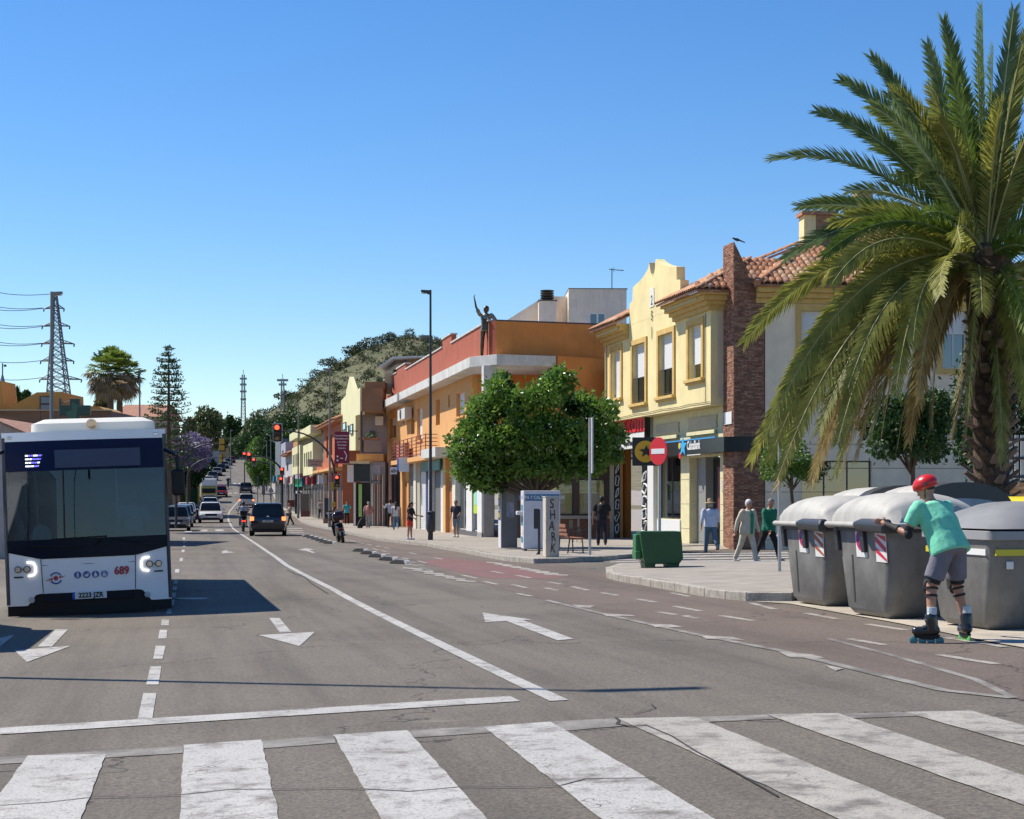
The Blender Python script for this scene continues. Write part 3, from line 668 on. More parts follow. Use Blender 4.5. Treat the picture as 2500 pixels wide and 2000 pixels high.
def squiggle(parent, s, z0, z1, n, seed, y, w=.5, r=.035, m=None):
    rr = random.Random(seed); h = (z1-z0)/n
    for i in range(n):
        pts = []; k0 = rr.random()*6
        for k in range(15):
            t = k/14*rr.choice((6.3, 5.4, 6.3)); pts.append((s + w*(.42*math.cos(t+k0) + .12*math.sin(3*t+k0)), y, z0 + h*(i+.5) + h*.42*math.sin(t+k0*1.3)))
        MB().tube(pts, r, 5).build('graffiti', m or GRA, parent)
p1 = box('black_pillar', BLK, Y, sG(1574), sG(1590)-.02, G-.12, G+.02, -.3, zG(1584, 1125)); squiggle(p1, (sG(1574)+sG(1590))/2, .3, 2.9, 5, 11, G-.15, .8)
box('white_pillar', WHT, Y, sG(1590)-.02, sG(1604), G-.16, G+.02, -.3, zG(1590, 1100))
# bank: black fascia, sign, windows, door
bz1, bz0 = zG(1700, 1077), zG(1700, 1111); sA = sG(1604); sB = s_r
fas = box('bank_fascia', BLK, Y, sA, sB+.0, G-.42, G-.005, bz0, bz1); box('blue_edge', mat('blue_strip', (.05, .30, .62), rough=.35), fas, sA, sB, G-.44, G-.40, bz1+.001, bz1+.05)
st = sG(1704); zc = (bz0+bz1)/2; wt = sG(1737) - st
ct = text('CaixaBank', WHT, fas, .46, (st, G-.43, zc+.06), align='LEFT', bold=.01, ext=.01); ct.scale.x = wt/max(.1, ct.dimensions.x)
box('underline', WHT, fas, st, st+wt, G-.432, G-.421, zc-.3, zc-.27)
SKY = mat('logo_blue', (.04, .40, .72), rough=.4)
def star(parent, cx, y, cz, r, m, name='star_emblem'):
    pts = []
    for k in range(10):
        a = math.pi/2 + k*math.pi/5; q = r if k % 2 == 0 else r*.42; pts.append((cx + q*math.cos(a)*1.2, cz + q*math.sin(a)))
    return MB().prism(pts, y, y+.02, 'y').build(name, m, parent)
star(fas, st-.5, G-.445, zc+.06, .42, SKY)
MB().lathe([(.13, 0), (.13, .02)], n=10, axis='y', c=(st-.85, G-.45, zc-.28)).build('emblem_dot', REDS, fas)
MB().lathe([(.13, 0), (.13, .02)], n=10, axis='y', c=(st-.9, G-.45, zc+.1)).build('emblem_dot', mat('logo_yellow', (.7, .45, .03)), fas)
# the round yellow blade sign facing the street corner
bl = MB().cbox((0, 0, 0), (1.05, .12, 1.15)); pb = P(1578, 1330); 
bls = thing('blade_sign', None, None, (0, 0, 0)); bpy.data.objects.remove(bls)
sb = sG(1586)+1.9; bx = bl.build('blade_sign', BLK, Y, loc=(sb, G-.75, zG(1586, 1106)), rot=(0, 0, -fy.rz)); 
MB().lathe([(.44, 0), (.44, .02)], n=24, axis='y', c=(0, -.085, 0)).build('yellow_disc', mat('disc_yellow', (.70, .42, .03), rough=.4), bx)
star(bx, .03, -.11, 0, .26, BLK)
wf = window(Y, *hol[1], y=G, d=.12, frame=DARKF, mull=1, glass=glass_mat('shop_glass', (.30, .38, .38), .12))
hb = hol[1]; box('back_panel', mat('shop_panel', (.30, .36, .35), rough=.6), wf, hb[0]+.1, hb[0]+(hb[1]-hb[0])*.60, G+.34, G+.36, hb[2]+.1, hb[3]-.8)
ps = box('poster', mat('poster_teal', (.22, .52, .50), rough=.5), wf, hb[0]+(hb[1]-hb[0])*.66, hb[1]-.1, G+.24, G+.26, hb[2]+.2, hb[3]-1.0)
for k, (c, z) in enumerate((((.5, .28, .2), .3), ((.62, .6, .58), 1.1), ((.35, .06, .1), .75), ((.55, .45, .4), 1.6))):
    MB().ell((hb[0]+(hb[1]-hb[0])*.8+.1*(k % 2), G+.235, hb[2]+.4+z), (.3, .008, .34), 8, 5).build('poster_figure', mat('pf%d' % k, c), ps)
box('plinth', WHT, Y, hb[0]-.02, hb[1]+.02, G-.05, G+.0, -.3, hb[2]-.02)
dr = hol[2]; dw = window(Y, dr[0]+(dr[1]-dr[0])*.3, dr[1]-.05, -.3, dr[3]-.02, y=G+.5, d=.1, frame=DARKF, mull=1, name='entrance_door', room=True)
box('door_poster', mat('poster_maroon', (.16, .03, .05), rough=.5), dw, dr[0]+(dr[1]-dr[0])*.45, dr[0]+(dr[1]-dr[0])*.68, G+.585, G+.598, 1.2, 2.9)
box('door_side_panel', mat('panel_grey', (.24, .24, .23), rough=.6), Y, dr[0], dr[0]+(dr[1]-dr[0])*.3-.01, G+.3, G+.62, -.3, dr[3])
for s_ in (sG(1663), sG(1759)):
    for k in range(4): box('stone_joint', MORT, Y, s_+.02, s_+(1.6 if s_ < sG(1700) else .9), G-.004, G+.0, .55+k*.95, .565+k*.95)
box('door_plaque', mat('plaque2', (.5, .5, .45)), Y, sG(1763), sG(1769), G-.03, G-.002, 2.0, 2.4)
# brick pier, its bricks laid one by one
def brick_wall(parent, org, ex, ey, w, prof, nobj=0, bl=.25, bh=.062, gap=.012, depth=.02, wide=None):
    """bricks over a face: org corner, ex along, ey outward, prof(z) -> (s0, s1) the width at height z"""
    bm = [MB().box(0, bl-gap, 0, depth, 0, bh-gap).mesh('brick', t) for t in BRICKS]; rr = random.Random(5); rests = [MB() for _ in BRICKS]; n = 0; z = 0; row = 0
    ex = Vector(ex); ey = Vector(ey); org = Vector(org)
    while True:
        pr = prof(z + bh/2)
        if pr is None: break
        s = pr[0] - (bl/2 if row % 2 else 0)
        while s < pr[1] - .01:
            a = max(s, pr[0]); b = min(s + bl - gap, pr[1]); j = rr.randrange(3)
            if b - a > .03:
                d = depth * rr.uniform(.4, 1.3)
                q = org + ex*a + Vector((0, 0, z)); full = b - a > bl - gap - .01
                if n < nobj and full:
                    o = bpy.data.objects.new('brick', bm[j]); link(o, parent); Mx = Matrix((ex, ey, Vector((0,0,1)))).transposed().to_4x4(); Mx.translation = q; o.matrix_local = Mx; n += 1
                else:
                    c = [q + ex*x + ey*y + Vector((0,0,zz)) for zz in (0, bh-gap) for x, y in ((0,0),(b-a,0),(b-a,d),(0,d))]
                    rests[j].add(c, [(3,2,1,0),(4,5,6,7),(0,1,5,4),(1,2,6,5),(2,3,7,6),(3,0,4,7)])
            s += bl
        z += bh; row += 1
    for j, r_ in enumerate(rests):
        if r_.v: r_.build('brickwork', BRICKS[j], parent, kind='stuff')
s0p, s1p = s_r+.002, s_r + 1.12; yp = G - .12; D = 1.12; ztop = zG(1850, 690)
tip = zG(1800, 590)
step = [(0, -.3), (0, ztop-2.2), (0, tip), (D*.45, tip-1.0), (D*.5, tip-1.25), (D*.72, tip-1.3), (D*.75, tip-1.7), (D, tip-1.75), (D, -.3)]
pier = MB().prism([(yp+q[0], q[1]) for q in step], s0p, s1p, 'x').build('brick_pier', MORT, Y)
def pf(z):
    z = z - .3
    return (0, 1.118) if z < tip - 1.8 else ((0.1 + (z-(tip-1.8))*.5, 1.118) if z < tip else None)
fr = MB().prism([(0, 0)]*3, 0, 1, 'x')
brick_wall(pier, (s0p, yp, -.3), (1,0,0), (0,-1,0), 1.1, lambda z: (0.0, 1.118) if z < tip+.28 else None, 150)
def pf2(z):
    z -= .3
    if z < tip-1.75: return (0, D)
    if z < tip-1.3: return (0, D*.73)
    if z < tip-1.05: return (0, D*.48)
    if z < tip: return (0, D*.45*(tip-z)/1.05)
    return None
brick_wall(pier, (s1p, yp, -.3), (0,1,0), (1,0,0), D, pf2, 150, bl=.26)
box('side_fascia', BLK, Y, s1p+.03, s1p+.10, yp-.35, yp+D+.4, bz0, bz1); box('front_fascia_return', BLK, Y, s_r+.001, s1p+.028, yp-.38, yp-.04, bz0, bz1)
box('street_name_plate', WHT, Y, s0p+.2, s1p-.1, yp-.06, yp-.03, zG(1790, 1036), zG(1790, 1006))
bird = thing('bird', 'small dark bird perched on the tip of the brick pier', 'bird', W(1799, 590, 59.8)); bird.scale = (.6, .6, .6)
MB().ell((0, 0, .12), (.22, .09, .09), 8, 6, Euler((0, R(15), 0)).to_matrix()).ell((-.2, 0, .2), (.07, .06, .06), 8, 5).tube([(.15, 0, .08), (.5, 0, -.06)], [.05, .03], 6).tube([(-.26, 0, .2), (-.33, 0, .19)], [.015, .004], 5).tube([(0, .03, .1), (0, .03, -.02)], .01, 4).build('bird_body', mat('feather', (.03, .028, .028)), bird)
# --- right wing facing the side street
fr = Flat(s_x := (fy.a + fy.d*(s_r+1.12) + Vector((-fy.d.y, fy.d.x))*(G+1.3)).x, (fy.a + fy.d*(s_r+1.12) + Vector((-fy.d.y, fy.d.x))*(G+1.3)).y, .10, 1868, 2560)
Rr = fr.root('side_wing', 'cream wing with a big red tiled hip roof and chimney, behind the palm tree', 'building')
ze = fr.z(1880, 700); LR = fr.L
ho = [rect(fr, 1956, 2015, 760, 900), rect(fr, 1957, 2128, 1125, 1290, 2050), rect(fr, 2140, 2200, 760, 900), rect(fr, 2300, 2360, 760, 900)]
wall('wall', mat('wing_render', (.86, .70, .50), rough=.85, var=.1, scale=1, streak=.25), Rr, 0, LR, -.4, ze-.05, ho, 0, .3)
for k, h in enumerate(ho):
    w = window(Rr, *h, d=.15, shutter=(.5, 0, .6, .4)[k], mull=(1, 2, 1, 1)[k], frame=(ALU, DARKF, ALU, ALU)[k])
    if k != 1:
        M = MB(); T = .2; M.box(h[0]-T, h[0]-.001, -.07, .05, h[2]-T, h[3]+T); M.box(h[1]+.001, h[1]+T, -.07, .05, h[2]-T, h[3]+T); M.box(h[0]-.001, h[1]+.001, -.07, .05, h[3], h[3]+T); M.box(h[0]-.001, h[1]+.001, -.07, .05, h[2]-T, h[2]); M.build('trim', OCH, w)
for k in range(5): box('wall_joint', MORT, Rr, 0.0, LR, -.006, -.001, .25+k*.85, .268+k*.85)
M = MB()
for o, h0, h1 in ((.12, -.6, -.42), (.26, -.418, -.24), (.42, -.238, -.02)): M.box(-.35, LR+o, -o, -.002, ze+h0, ze+h1)
M.build('cornice', OCH, Rr, bevel=.01)
apex = Z(545, fr.y0+5.6) - fr.z0; hx = X(2080, fr.y0+5.6) - fr.a.x
tile_roof(Rr, (-.45, -.6, ze), (LR, -.6, ze), (hx+4.5, 5.6, apex), (hx, 5.6, apex), 300, w=.25)
tile_roof(Rr, (-.45, 9, ze), (-.45, -.6, ze), (hx, 5.6, apex), (hx+.01, 5.7, apex), 0, w=.25)
MB().tube([(-.45, -.6, ze+.05), (hx, 5.6, apex+.05)], .13, 8).tube([(hx, 5.6, apex+.05), (hx+4.5, 5.6, apex+.05)], .13, 8).build('ridge_tiles', TILES[0], Rr)
cs = X(1978, fr.y0+3.4) - fr.a.x; cz1 = Z(525, fr.y0+3.4) - fr.z0; cz2 = Z(515, fr.y0+3.4) - fr.z0; ch = box('chimney', mat('chimney_brick', (.30, .17, .10), rough=.9, var=.2, scale=6), Rr, cs+.55, cs+1.3, 3.2, 3.9, ze+1.2, cz1)
box('chimney_face', YEL, ch, cs+.1, cs+.548, 3.2, 3.9, ze+1.2, cz1); box('chimney_cap', TILES[2], ch, cs+.0, cs+1.4, 3.1, 4.0, cz1+.002, cz2)
c2 = X(2133, fr.y0+6) - fr.a.x; box('chimney', TILES[1], Rr, c2, c2+.65, 5.8, 6.4, apex-.4, Z(462, fr.y0+6) - fr.z0)

# --- terracotta corner building with the waving statue on its ledge
TER = mat('red_parapet', (.36, .085, .042), rough=.85, var=.12, scale=1.2, streak=.4, bump=.2)
ORG = mat('orange_render', (.66, .34, .12), rough=.85, var=.07, scale=1, streak=.2)
ORW = mat('orange_side_wall', (.62, .24, .06), rough=.88, var=.10, scale=.8, streak=.25)
SAL = mat('salmon_render', (.45, .22, .13), rough=.85, var=.08)
SLAB = mat('white_slab', (.56, .55, .52), rough=.8, var=.15, scale=1.5, streak=.4)
fo = Fac(-1.74, 77.2, .195, 940, 1160)
O = fo.root('corner_building', 'orange and terracotta corner building with white ledge and shops below, long stepped parapet', 'building')
sW = fo.s(1152); LO = fo.s(1181)
ff = Fac(-1.74 - .85, 77.2, .195, 936, 1146)       # ledge plane, further out
zs1 = ff.z(1146, 872) + ff.z0 - fo.z0; zs0 = ff.z(1146, 897) + ff.z0 - fo.z0
ups = [rect(fo, 952, 967, 1020, 1070), rect(fo, 1018, 1031, 996, 1075), rect(fo, 1114, 1134, 958, 1016)]
zfl = fo.z(1083, 1096)
nich = [rect(fo, 983, 987, 1012, 1034), rect(fo, 1064, 1074, 975, 1038), rect(fo, 1094.5, 1098, 965, 995), rect(fo, 1004, 1012, 1025, 1060)]
wall('upper_wall', ORG, O, 0, sW, zfl, zs0 - .001, ups + nich, 0, .3)
box('niche_backs', SAL, O, nich[0][0]-.3, nich[2][1]+.3, .302, .35, zfl+.1, zs0-.1)
for k, h in enumerate(ups):
    w = window(O, *h, d=.22, shutter=(.35, .95, .85)[k], mull=0); box('sill', ORG, w, h[0]-.1, h[1]+.1, -.08, .2, h[2]-.1, h[2]-.002)
# recessed corner loggia
box('loggia_back', ORW, O, sW+.0, sW+.3, .301, 6, zfl, zs0-.002)
slab = MB(); A0 = (-.3, -.85); e = (fo.s(1146), -.85)
def loc(f, x, y):
    n = Vector((-f.d.y, f.d.x)); v = Vector((x, y)) - f.a; return (v.dot(f.d), v.dot(n))
K = 1.06
q1 = (ff.b.x, ff.b.y); q2 = (X(1213, 68.2*K), 68.2*K); q3 = (X(1357, 69*K), 69*K); q4 = (q3[0]+.3, q3[1]+7)
pl = [(-.3, -.85), loc(fo, *q1), loc(fo, *q2), loc(fo, *q3), loc(fo, *q4), (-.3, 5)]
MB().prism(pl, zs0, zs1, 'z').build('ledge', SLAB, O, bevel=.01)
pipe = MB(); pipe.tube([(-.1, -.4, zs0), (-.1, -.15, zs0-.4), (-.1, -.15, 0)], .07, 8); pipe.tube([(fo.s(1010), -.95, zs1), (fo.s(1010), -.95, zs0-.1)], .06, 8); pipe.build('drainpipe', SLAB, O)
# stepped parapet
pts = [(0, zs1+.002)]
for u, v in ((942, 925), (971, 914), (971, 901), (993, 890), (993, 905), (1083, 846), (1083, 831), (1105, 815.5), (1105, 834), (1193, 790)):
    pts.append((fo.s(u), fo.z(u, v)))
pz = {}
h1 = fo.z(957, 919); h2 = fo.z(982, 895); h3 = fo.z(1040, 875); h4 = fo.z(1094, 823); h5 = fo.z(1150, 812)
sx = [fo.s(q) for q in (940, 971, 993, 1083, 1105, 1197)]
pts = [(sx[0], zs1+.002), (sx[0], h1), (sx[1], h1), (sx[1], h2), (sx[2], h2), (sx[2], h3), (sx[3], h3), (sx[3], h4), (sx[4], h4), (sx[4], h5), (sx[5], h5), (sx[5], zs1+.002)]
MB().prism(pts, -.06, .2, 'y').build('parapet', TER, O)
M = MB()
for a, b, h in ((sx[0], sx[1], h1), (sx[1], sx[2], h2), (sx[2], sx[3], h3), (sx[3], sx[4], h4), (sx[4], sx[5], h5)): M.box(a+.001, b-.001, -.12, .26, h+.001, h+.07)
M.build('coping', SLAB, O)
c1 = (sx[5], 0); w1 = loc(fo, X(1210, 68.9*K), 68.9*K); w2 = loc(fo, X(1495, 70.4*K), 70.4*K+.3)
def wallseg(name, m, parent, a, b, z0, z1, th=.25):
    a = Vector(a); b = Vector(b); d = (b-a).normalized(); n = Vector((-d.y, d.x))*th
    return MB().prism([tuple(a), tuple(b), tuple(b+n), tuple(a+n)], z0, z1, 'z').build(name, m, parent)
wallseg('corner_parapet', TER, O, c1, w1, zs1+.002, h5)
wallseg('side_parapet', ORW, O, w1, w2, zs1-2.6+2.6+.002, h5-.02); wallseg('parapet_coping', DARKF, O, w1, w2, h5-.018, h5+.05, .32)
w3 = loc(fo, *q3)
wallseg('side_wall', ORW, O, (w3[0]+.05, w3[1]+.1), (w2[0], w2[1]), zfl+.2, zs1, .3)
MB().prism([(sW, -.9), loc(fo, *q2), loc(fo, *q3), (w2[0], w2[1]), (w2[0]-3, w2[1]+4), (sW, 5)], zfl-.5, zfl+.19, 'z').build('first_floor_slab', SLAB, O)
box('loggia_column', SLAB, O, w1[0]-.2, w1[0]+.35, w1[1]-.6, w1[1]-.05, zfl+.2, zs0-.002)
wallseg('loggia_wall', ORW, O, (sW+.3, 3.0), (w3[0]+.2, w3[1]+3.2), 0, zs0-.003, .3)
# balcony
a, b = fo.s(984), fo.s(1071); zb = fo.z(1030, 1118)
zt = zb + 1.15; bal = box('balcony', ORG, O, a-.2, b, -.75, -.002, zb-.26, zb)
M = MB(); RI = mat('rust_rail', (.20, .035, .025), rough=.5)
for k in range(6): M.tube([(a, -.7, zb+.12+k*.2), (b-.1, -.7, zb+.12+k*.2), (b-.1, -.05, zb+.12+k*.2)], .022, 5)
for k in range(9): s_ = a + (b-.1-a)*k/8; M.tube([(s_, -.7, zb), (s_, -.7, zt)], .028, 6)
M.build('railing', RI, bal)
box('stored_box', mat('cardboard', (.40, .22, .13), rough=.9), bal, a+2.6, a+4.6, -.5, -.2, zb+.01, zb+1.0)
box('folded_chair', mat('plastic_pink', (.50, .16, .14), rough=.6), bal, a+.7, a+1.8, -.5, -.3, zb+.01, zb+.95)
box('canopy_slab', SLAB, O, b+.25, fo.s(1110), -1.0, -.003, zfl-.5, zfl-.02)
ac = box('air_conditioner', mat('ac_white', (.60, .58, .54), rough=.5), O, fo.s(992), fo.s(1010), -.55, -.12, fo.z(1000, 1026), fo.z(1000, 998), bevel=.02)
MB().lathe([(.3, 0), (.3, .02), (.05, .03)], n=14, axis='y', c=((fo.s(992)+fo.s(1010))/2-.2, -.585, fo.z(1000, 1012))).build('fan_grille', DARKF, ac)
# shops on the ground floor, from the far end to the near end
cols = [((.40,.20,.13), 940, 957), ((.62,.34,.12), 981, 986), ((.62,.34,.12), 995, 998), ((.60,.57,.46), 1013, 1019), ((.40,.36,.28), 1019, 1026), ((.66,.65,.62), 1050, 1053), ((.66,.65,.62), 1077, 1084), ((.64,.36,.13), 1086, 1092), ((.64,.36,.13), 1104, 1108), ((.66,.62,.50), 1109, 1116), ((.66,.65,.63), 1139, 1153), ((.66,.65,.63), 1170, 1181)]
zf = zfl - .1
for k, (c, u0, u1) in enumerate(cols): box('pillar', mat('pillar%d' % k, c, rough=.8, var=.05), O, fo.s(u0), fo.s(u1), -.02-(.08 if k % 2 else 0), .3, -.1, zf)
fills = [('shutter', (.20,.20,.22), 957, 981, .15), ('orange_door', (.42,.14,.05), 986, 995, .1), ('grey_shutter', (.17,.17,.18), 998, 1013, .1), ('white_shutter', (.62,.62,.60), 1026, 1038, .05), ('blue_panel', (.02,.02,.14), 1038, 1050, .06), ('grey_front', (.13,.13,.135), 1053, 1077, .2), ('service_door', (.40,.14,.05), 1092, 1104, .1)]
for nm, c, u0, u1, d in fills: 
    hh = zf if 'door' not in nm else 2.9
    q = box(nm, mat('m_' + nm, c, rough=.6), O, fo.s(u0)+.002, fo.s(u1)-.002, d, .3, -.1, hh)
    if 'shutter' in nm:
        M = MB()
        for k in range(28): M.box(fo.s(u0)+.02, fo.s(u1)-.02, d-.02, d-.001, k*.12, k*.12+.09)
        M.build('slats', mat('m_' + nm, c), q)
box('over_door', ORG, O, fo.s(1086), fo.s(1108), -.02, .3, zf-.001, zf+.1)
box('over_door', ORG, O, fo.s(1092)+.001, fo.s(1104)-.001, .1, .3, 2.902, zf-.002); box('over_door', ORG, O, fo.s(986)+.001, fo.s(995)-.001, .1, .3, 2.902, zf-.002)
for u0, u1 in ((1116, 1139), (1153, 1170)): window(O, fo.s(u0), fo.s(u1), .25, zf, d=.12, frame=ALU, mull=1, name='shop_window')
gs = box('green_poster', mat('lime_poster', (.45, .62, .02), rough=.5), O, fo.s(1155), fo.s(1169), .02, .05, 1.1, 3.1); box('blue_photo', mat('poster_cyan', (.25, .6, .6)), gs, fo.s(1158), fo.s(1167), .01, .019, 1.5, 2.2)
box('base_course', mat('base_dark', (.10, .10, .10), rough=.8), O, fo.s(1109), LO, -.10, -.025, -.2, .24)
box('fascia_beam', SAL, O, 0, LO, -.01, .3, zf+.0, zfl)
def sign(f, nm, c, u0, u1, vt, vb, y, txt=None, tc=None, ts=.5, parent=None, th=.1, frontal=False):
    a, b, c_, d_ = rect(f, u0, u1, vt, vb); w = b - a
    if frontal:
        wm = (u1-u0)/F * f.pt(u0).y
        q = MB().cbox((0, 0, 0), (wm, th, d_-c_)).build(nm, mat('s_' + nm + str(u0), c, rough=.4), parent, loc=((a+b)/2, y, (c_+d_)/2), rot=(0, 0, -f.rz), bevel=.01)
        if txt: text(txt, tc or WHT, q, ts, (0, -th/2-.01, 0), bold=.006)
    else:
        q = box(nm, mat('s_' + nm + str(u0), c, rough=.4), parent, a, b, y-th, y, c_, d_)
        if txt: text(txt, tc or WHT, q, ts, ((a+b)/2, y-th-.01, (c_+d_)/2), bold=.006, sx=1.5)
    return q
sign(fo, 'teal_shop_sign', (.01, .14, .13), 1038, 1083, 1110, 1150, -.12, '(4)', WHT, .9, O)
sign(fo, 'lightbox_sign', (.60, .66, .72), 1012, 1036, 1118, 1152, -.9, None, None, .4, O, .3, True)
sign(fo, 'lightbox_blue', (.12, .2, .5), 1015, 1030, 1120, 1148, -1.1, None, None, .4, O, .12, True)
sign(fo, 'small_white_sign', (.66, .66, .68), 993, 1009, 1141, 1158, -1.0, 'ab', DARKF, .35, O, .1, True)
sign(fo, 'grey_box_sign', (.45, .46, .48), 947, 970, 1112, 1131, -1.3, None, None, .4, O, .15, True); sign(fo, 'dark_logo', (.03, .03, .04), 952, 965, 1117, 1124, -1.42, None, None, .4, O, .05, True)
sign(fo, 'blue_photo_sign', (.40, .44, .50), 958, 985, 1136, 1172, -1.5, None, None, .4, O, .15, True); sign(fo, 'blue_logo', (.04, .08, .2), 964, 976, 1139, 1163, -1.62, None, None, .4, O, .05, True); sign(fo, 'lower_plate', (.38, .42, .44), 960, 985, 1174, 1181, -1.5, 'OPTICA', DARKF, .25, O, .1, True)
rs = MB().lathe([(.42, -.08), (.45, -.04), (.45, .04), (.42, .08)], n=24, axis='y').build('round_sign', mat('pinkish', (.58, .40, .34), rough=.4), O, loc=(-1.0, -.9, fo.z(940, 1115)), rot=(0, 0, -fo.rz)); MB().lathe([(.32, 0), (.32, .01), (.25, .01), (.25, 0)], n=20, axis='y', c=(0, -.095, 0)).build('ring', mat('ring_gold', (.5, .28, .12)), rs)
# side front under the ledge: bar windows with lime posters
BRN = mat('brown_panel', (.085, .050, .035), rough=.7); WOODP = mat('wood_panel', (.26, .10, .05), rough=.6, var=.3, scale=2, stretch=(1, 1, 8))
fb = Flat(X(1330, 73.2), 73.2, .1, 1262, 1500, fo.z0)
Bb = fb.root('snack_bar', 'brown bar front with lime green poster windows and teal awning, in shade behind the tree', 'bar')
hb2 = [rect(fb, 1322, 1400, 1172, 1257), rect(fb, 1413, 1478, 1170, 1257)]
wall('front_wall', BRN, Bb, 0, fb.L, -.2, 3.6, hb2, 0, .3)
box('wood_dado', WOODP, Bb, fb.s(1310), fb.s(1500), -.06, -.004, -.2, fb.z(1400, 1268)); box('counter_sill', mat('counter', (.42, .34, .26), rough=.5), Bb, fb.s(1305), fb.s(1500), -.3, -.002, fb.z(1400, 1267), fb.z(1400, 1259))
LIME = mat('lime_window', (.33, .42, .02), rough=.35, col2=(.08, .30, .03), var=.01, scale=.7)
for k, h in enumerate(hb2):
    w = window(Bb, *h, d=.1, frame=DARKF, mull=0, room=False, glass=glass_mat('poster_glass', (.9, .9, .9), .02)); q = box('lime_poster', LIME, w, h[0]+.05, h[1]-.05, .17, .2, h[2]+.05, h[3]-.05)
    cx = (h[0]+h[1])/2; MB().ell((cx, .165, h[3]-.55), (.15, .004, .2), 10, 6).build('portrait_head', mat('portrait', (.28, .30, .06)), q); MB().prism([(cx-.42, h[2]+.1), (cx-.3, h[3]-.85), (cx-.1, h[3]-.72), (cx+.1, h[3]-.72), (cx+.3, h[3]-.85), (cx+.42, h[2]+.1)], .160, .168, 'y').build('portrait_body', mat('portrait2', (.40, .42, .34)), q)
    text('@', DARKF, q, .22, (h[1]-.3, .15, h[3]-.25)); box('price_card', mat('card', (.5, .56, .5)), q, cx-.35, cx+.35, .150, .158, h[2]+.5, h[2]+1.0)
MB().prism([(-1.1, fb.z(1475, 1127)), (-1.1, fb.z(1475, 1120)), (-.003, fb.z(1475, 1098)), (-.003, fb.z(1475, 1127))], fb.s(1440), fb.s(1496), 'x').build('awning', mat('teal_awning', (.01, .16, .17), rough=.8), Bb)
bp = box('black_post', BLK, Bb, fb.s(1498), fb.s(1510), -.3, -.1, -.1, fb.z(1500, 1112)); squiggle(bp, (fb.s(1498)+fb.s(1510))/2, .2, 3.4, 6, 4, -.34, .20, .022)
box('tan_post', CREAM, Bb, fb.s(1488), fb.s(1497), -.25, -.02, -.1, fb.z(1500, 1126)); box('tan_post', ORG, Bb, fb.s(1511), fb.s(1518), -.25, -.02, -.1, fb.z(1500, 1100))

# --- white house above it
WH = mat('white_house', (.82, .71, .58), rough=.9, var=.10, scale=1, streak=.4)
fw = Flat(X(1300, 84), 84.0, .03, 1228, 1524)
Hh = fw.root('white_house', 'white house with sloping roof wall and small two-pane window, above the terracotta building', 'building')
Hh.location.z = 0; fw.z0 = 0
q = [fw.sz(*a) for a in ((1228, 788), (1318, 731), (1345, 724), (1384, 724), (1384, 800), (1228, 800))]; q[-1] = (q[-1][0], 0); q[-2] = (q[-2][0], 0)
MB().prism(q, 0, 6, 'y').build('gable_wall', WH, Hh)
hw = rect(fw, 1433, 1475, 769, 806); wall('front_wall', WH, Hh, fw.s(1384.5), fw.L, 0, fw.z(1500, 713), [hw], -1.2, .3); box('side_mass', WH, Hh, fw.s(1385), fw.L, -.89, 6, 0, fw.z(1500, 714))
ww = window(Hh, *hw, y=-1.2, d=.03, frame=mat('bright_frame', (.75, .75, .72)), mull=1, fw=.09)
cm = MB().box(fw.s(1313), fw.s(1355), -1.1, -.4, fw.z(1330, 830), fw.z(1330, 741)).build('chimney', WH, Hh); M = MB()
for k in range(5): M.lathe([(.33, 0), (.36, .06), (.33, .07)], c=(fw.s(1334), -.75, fw.z(1330, 740)+k*.12), n=14)
M.build('chimney_cowl', mat('cowl', (.04, .035, .03)), cm); box('cowl_base', DARKF, cm, fw.s(1311), fw.s(1357), -1.15, -.35, fw.z(1330, 741)+.001, fw.z(1330, 738.5)); box('roof_edge', DARKF, Hh, fw.s(1384), fw.L+.05, -1.25, 6, fw.z(1500, 713)+.001, fw.z(1500, 711.5))
an = thing('antenna', 'thin television antenna mast on the flat white roof', 'antenna', W(1494, 713, 83)); h = 1.2
MB().tube([(0, 0, 0), (0, 0, h)], .025, 5).tube([(-.15, 0, h-.05), (.6, 0, h-.12)], .02, 5).tube([(.3, -.2, h-.1), (.3, .2, h-.1)], .012, 4).tube([(.5, -.25, h-.1), (.5, .25, h-.1)], .012, 4).tube([(.1, 0, h-.2), (.1, 0, h+.05)], .012, 4).build('antenna_mast', DARKF, an)

# --- yellow house with balcony beyond
f2 = Fac(-9.83, 106, .2, 833, 879)
Y2 = f2.root('balcony_house', 'narrow yellow house with pointed parapet and brown side balcony, beyond the orange building', 'building')
PALE = mat('pale_yellow', (.68, .64, .38), rough=.85, var=.06, scale=1)
BRW = mat('brown_render', (.27, .16, .085), rough=.9, var=.1, scale=1)
zlo = f2.z(879, 1058) - 1.2
g2 = [f2.sz(*q) for q in ((833, 1035), (833, 978), (844, 966), (845, 955), (853.4, 920), (864.5, 956), (865, 958), (877.7, 947), (879, 947), (879, 1012), (868, 1015), (868, 1100), (833, 1100))]
MB().prism(g2, 0, .3, 'y').build('front_wall', PALE, Y2)
ff2 = Flat(f2.b.x, f2.b.y + .02, 0, 879, 936, f2.z0)
nrm = f2.rz
S2 = MB(); bq = loc(f2, ff2.b.x, ff2.b.y); 
def flatbox(name, m, parent, f, u0, u1, vt, vb, d0, d1, rootf):
    """box square to the camera street, given in photo columns on the flat face f, placed under the root of rootf"""
    a = loc(rootf, f.pt(u0).x, f.pt(u0).y + d0); b = loc(rootf, f.pt(u1).x, f.pt(u1).y + d0); c = loc(rootf, f.pt(u1).x, f.pt(u1).y + d1); d = loc(rootf, f.pt(u0).x, f.pt(u0).y + d1)
    return MB().prism([a, b, c, d], Z(vb, f.y0) - rootf.z0, Z(vt, f.y0) - rootf.z0, 'z').build(name, m, parent)
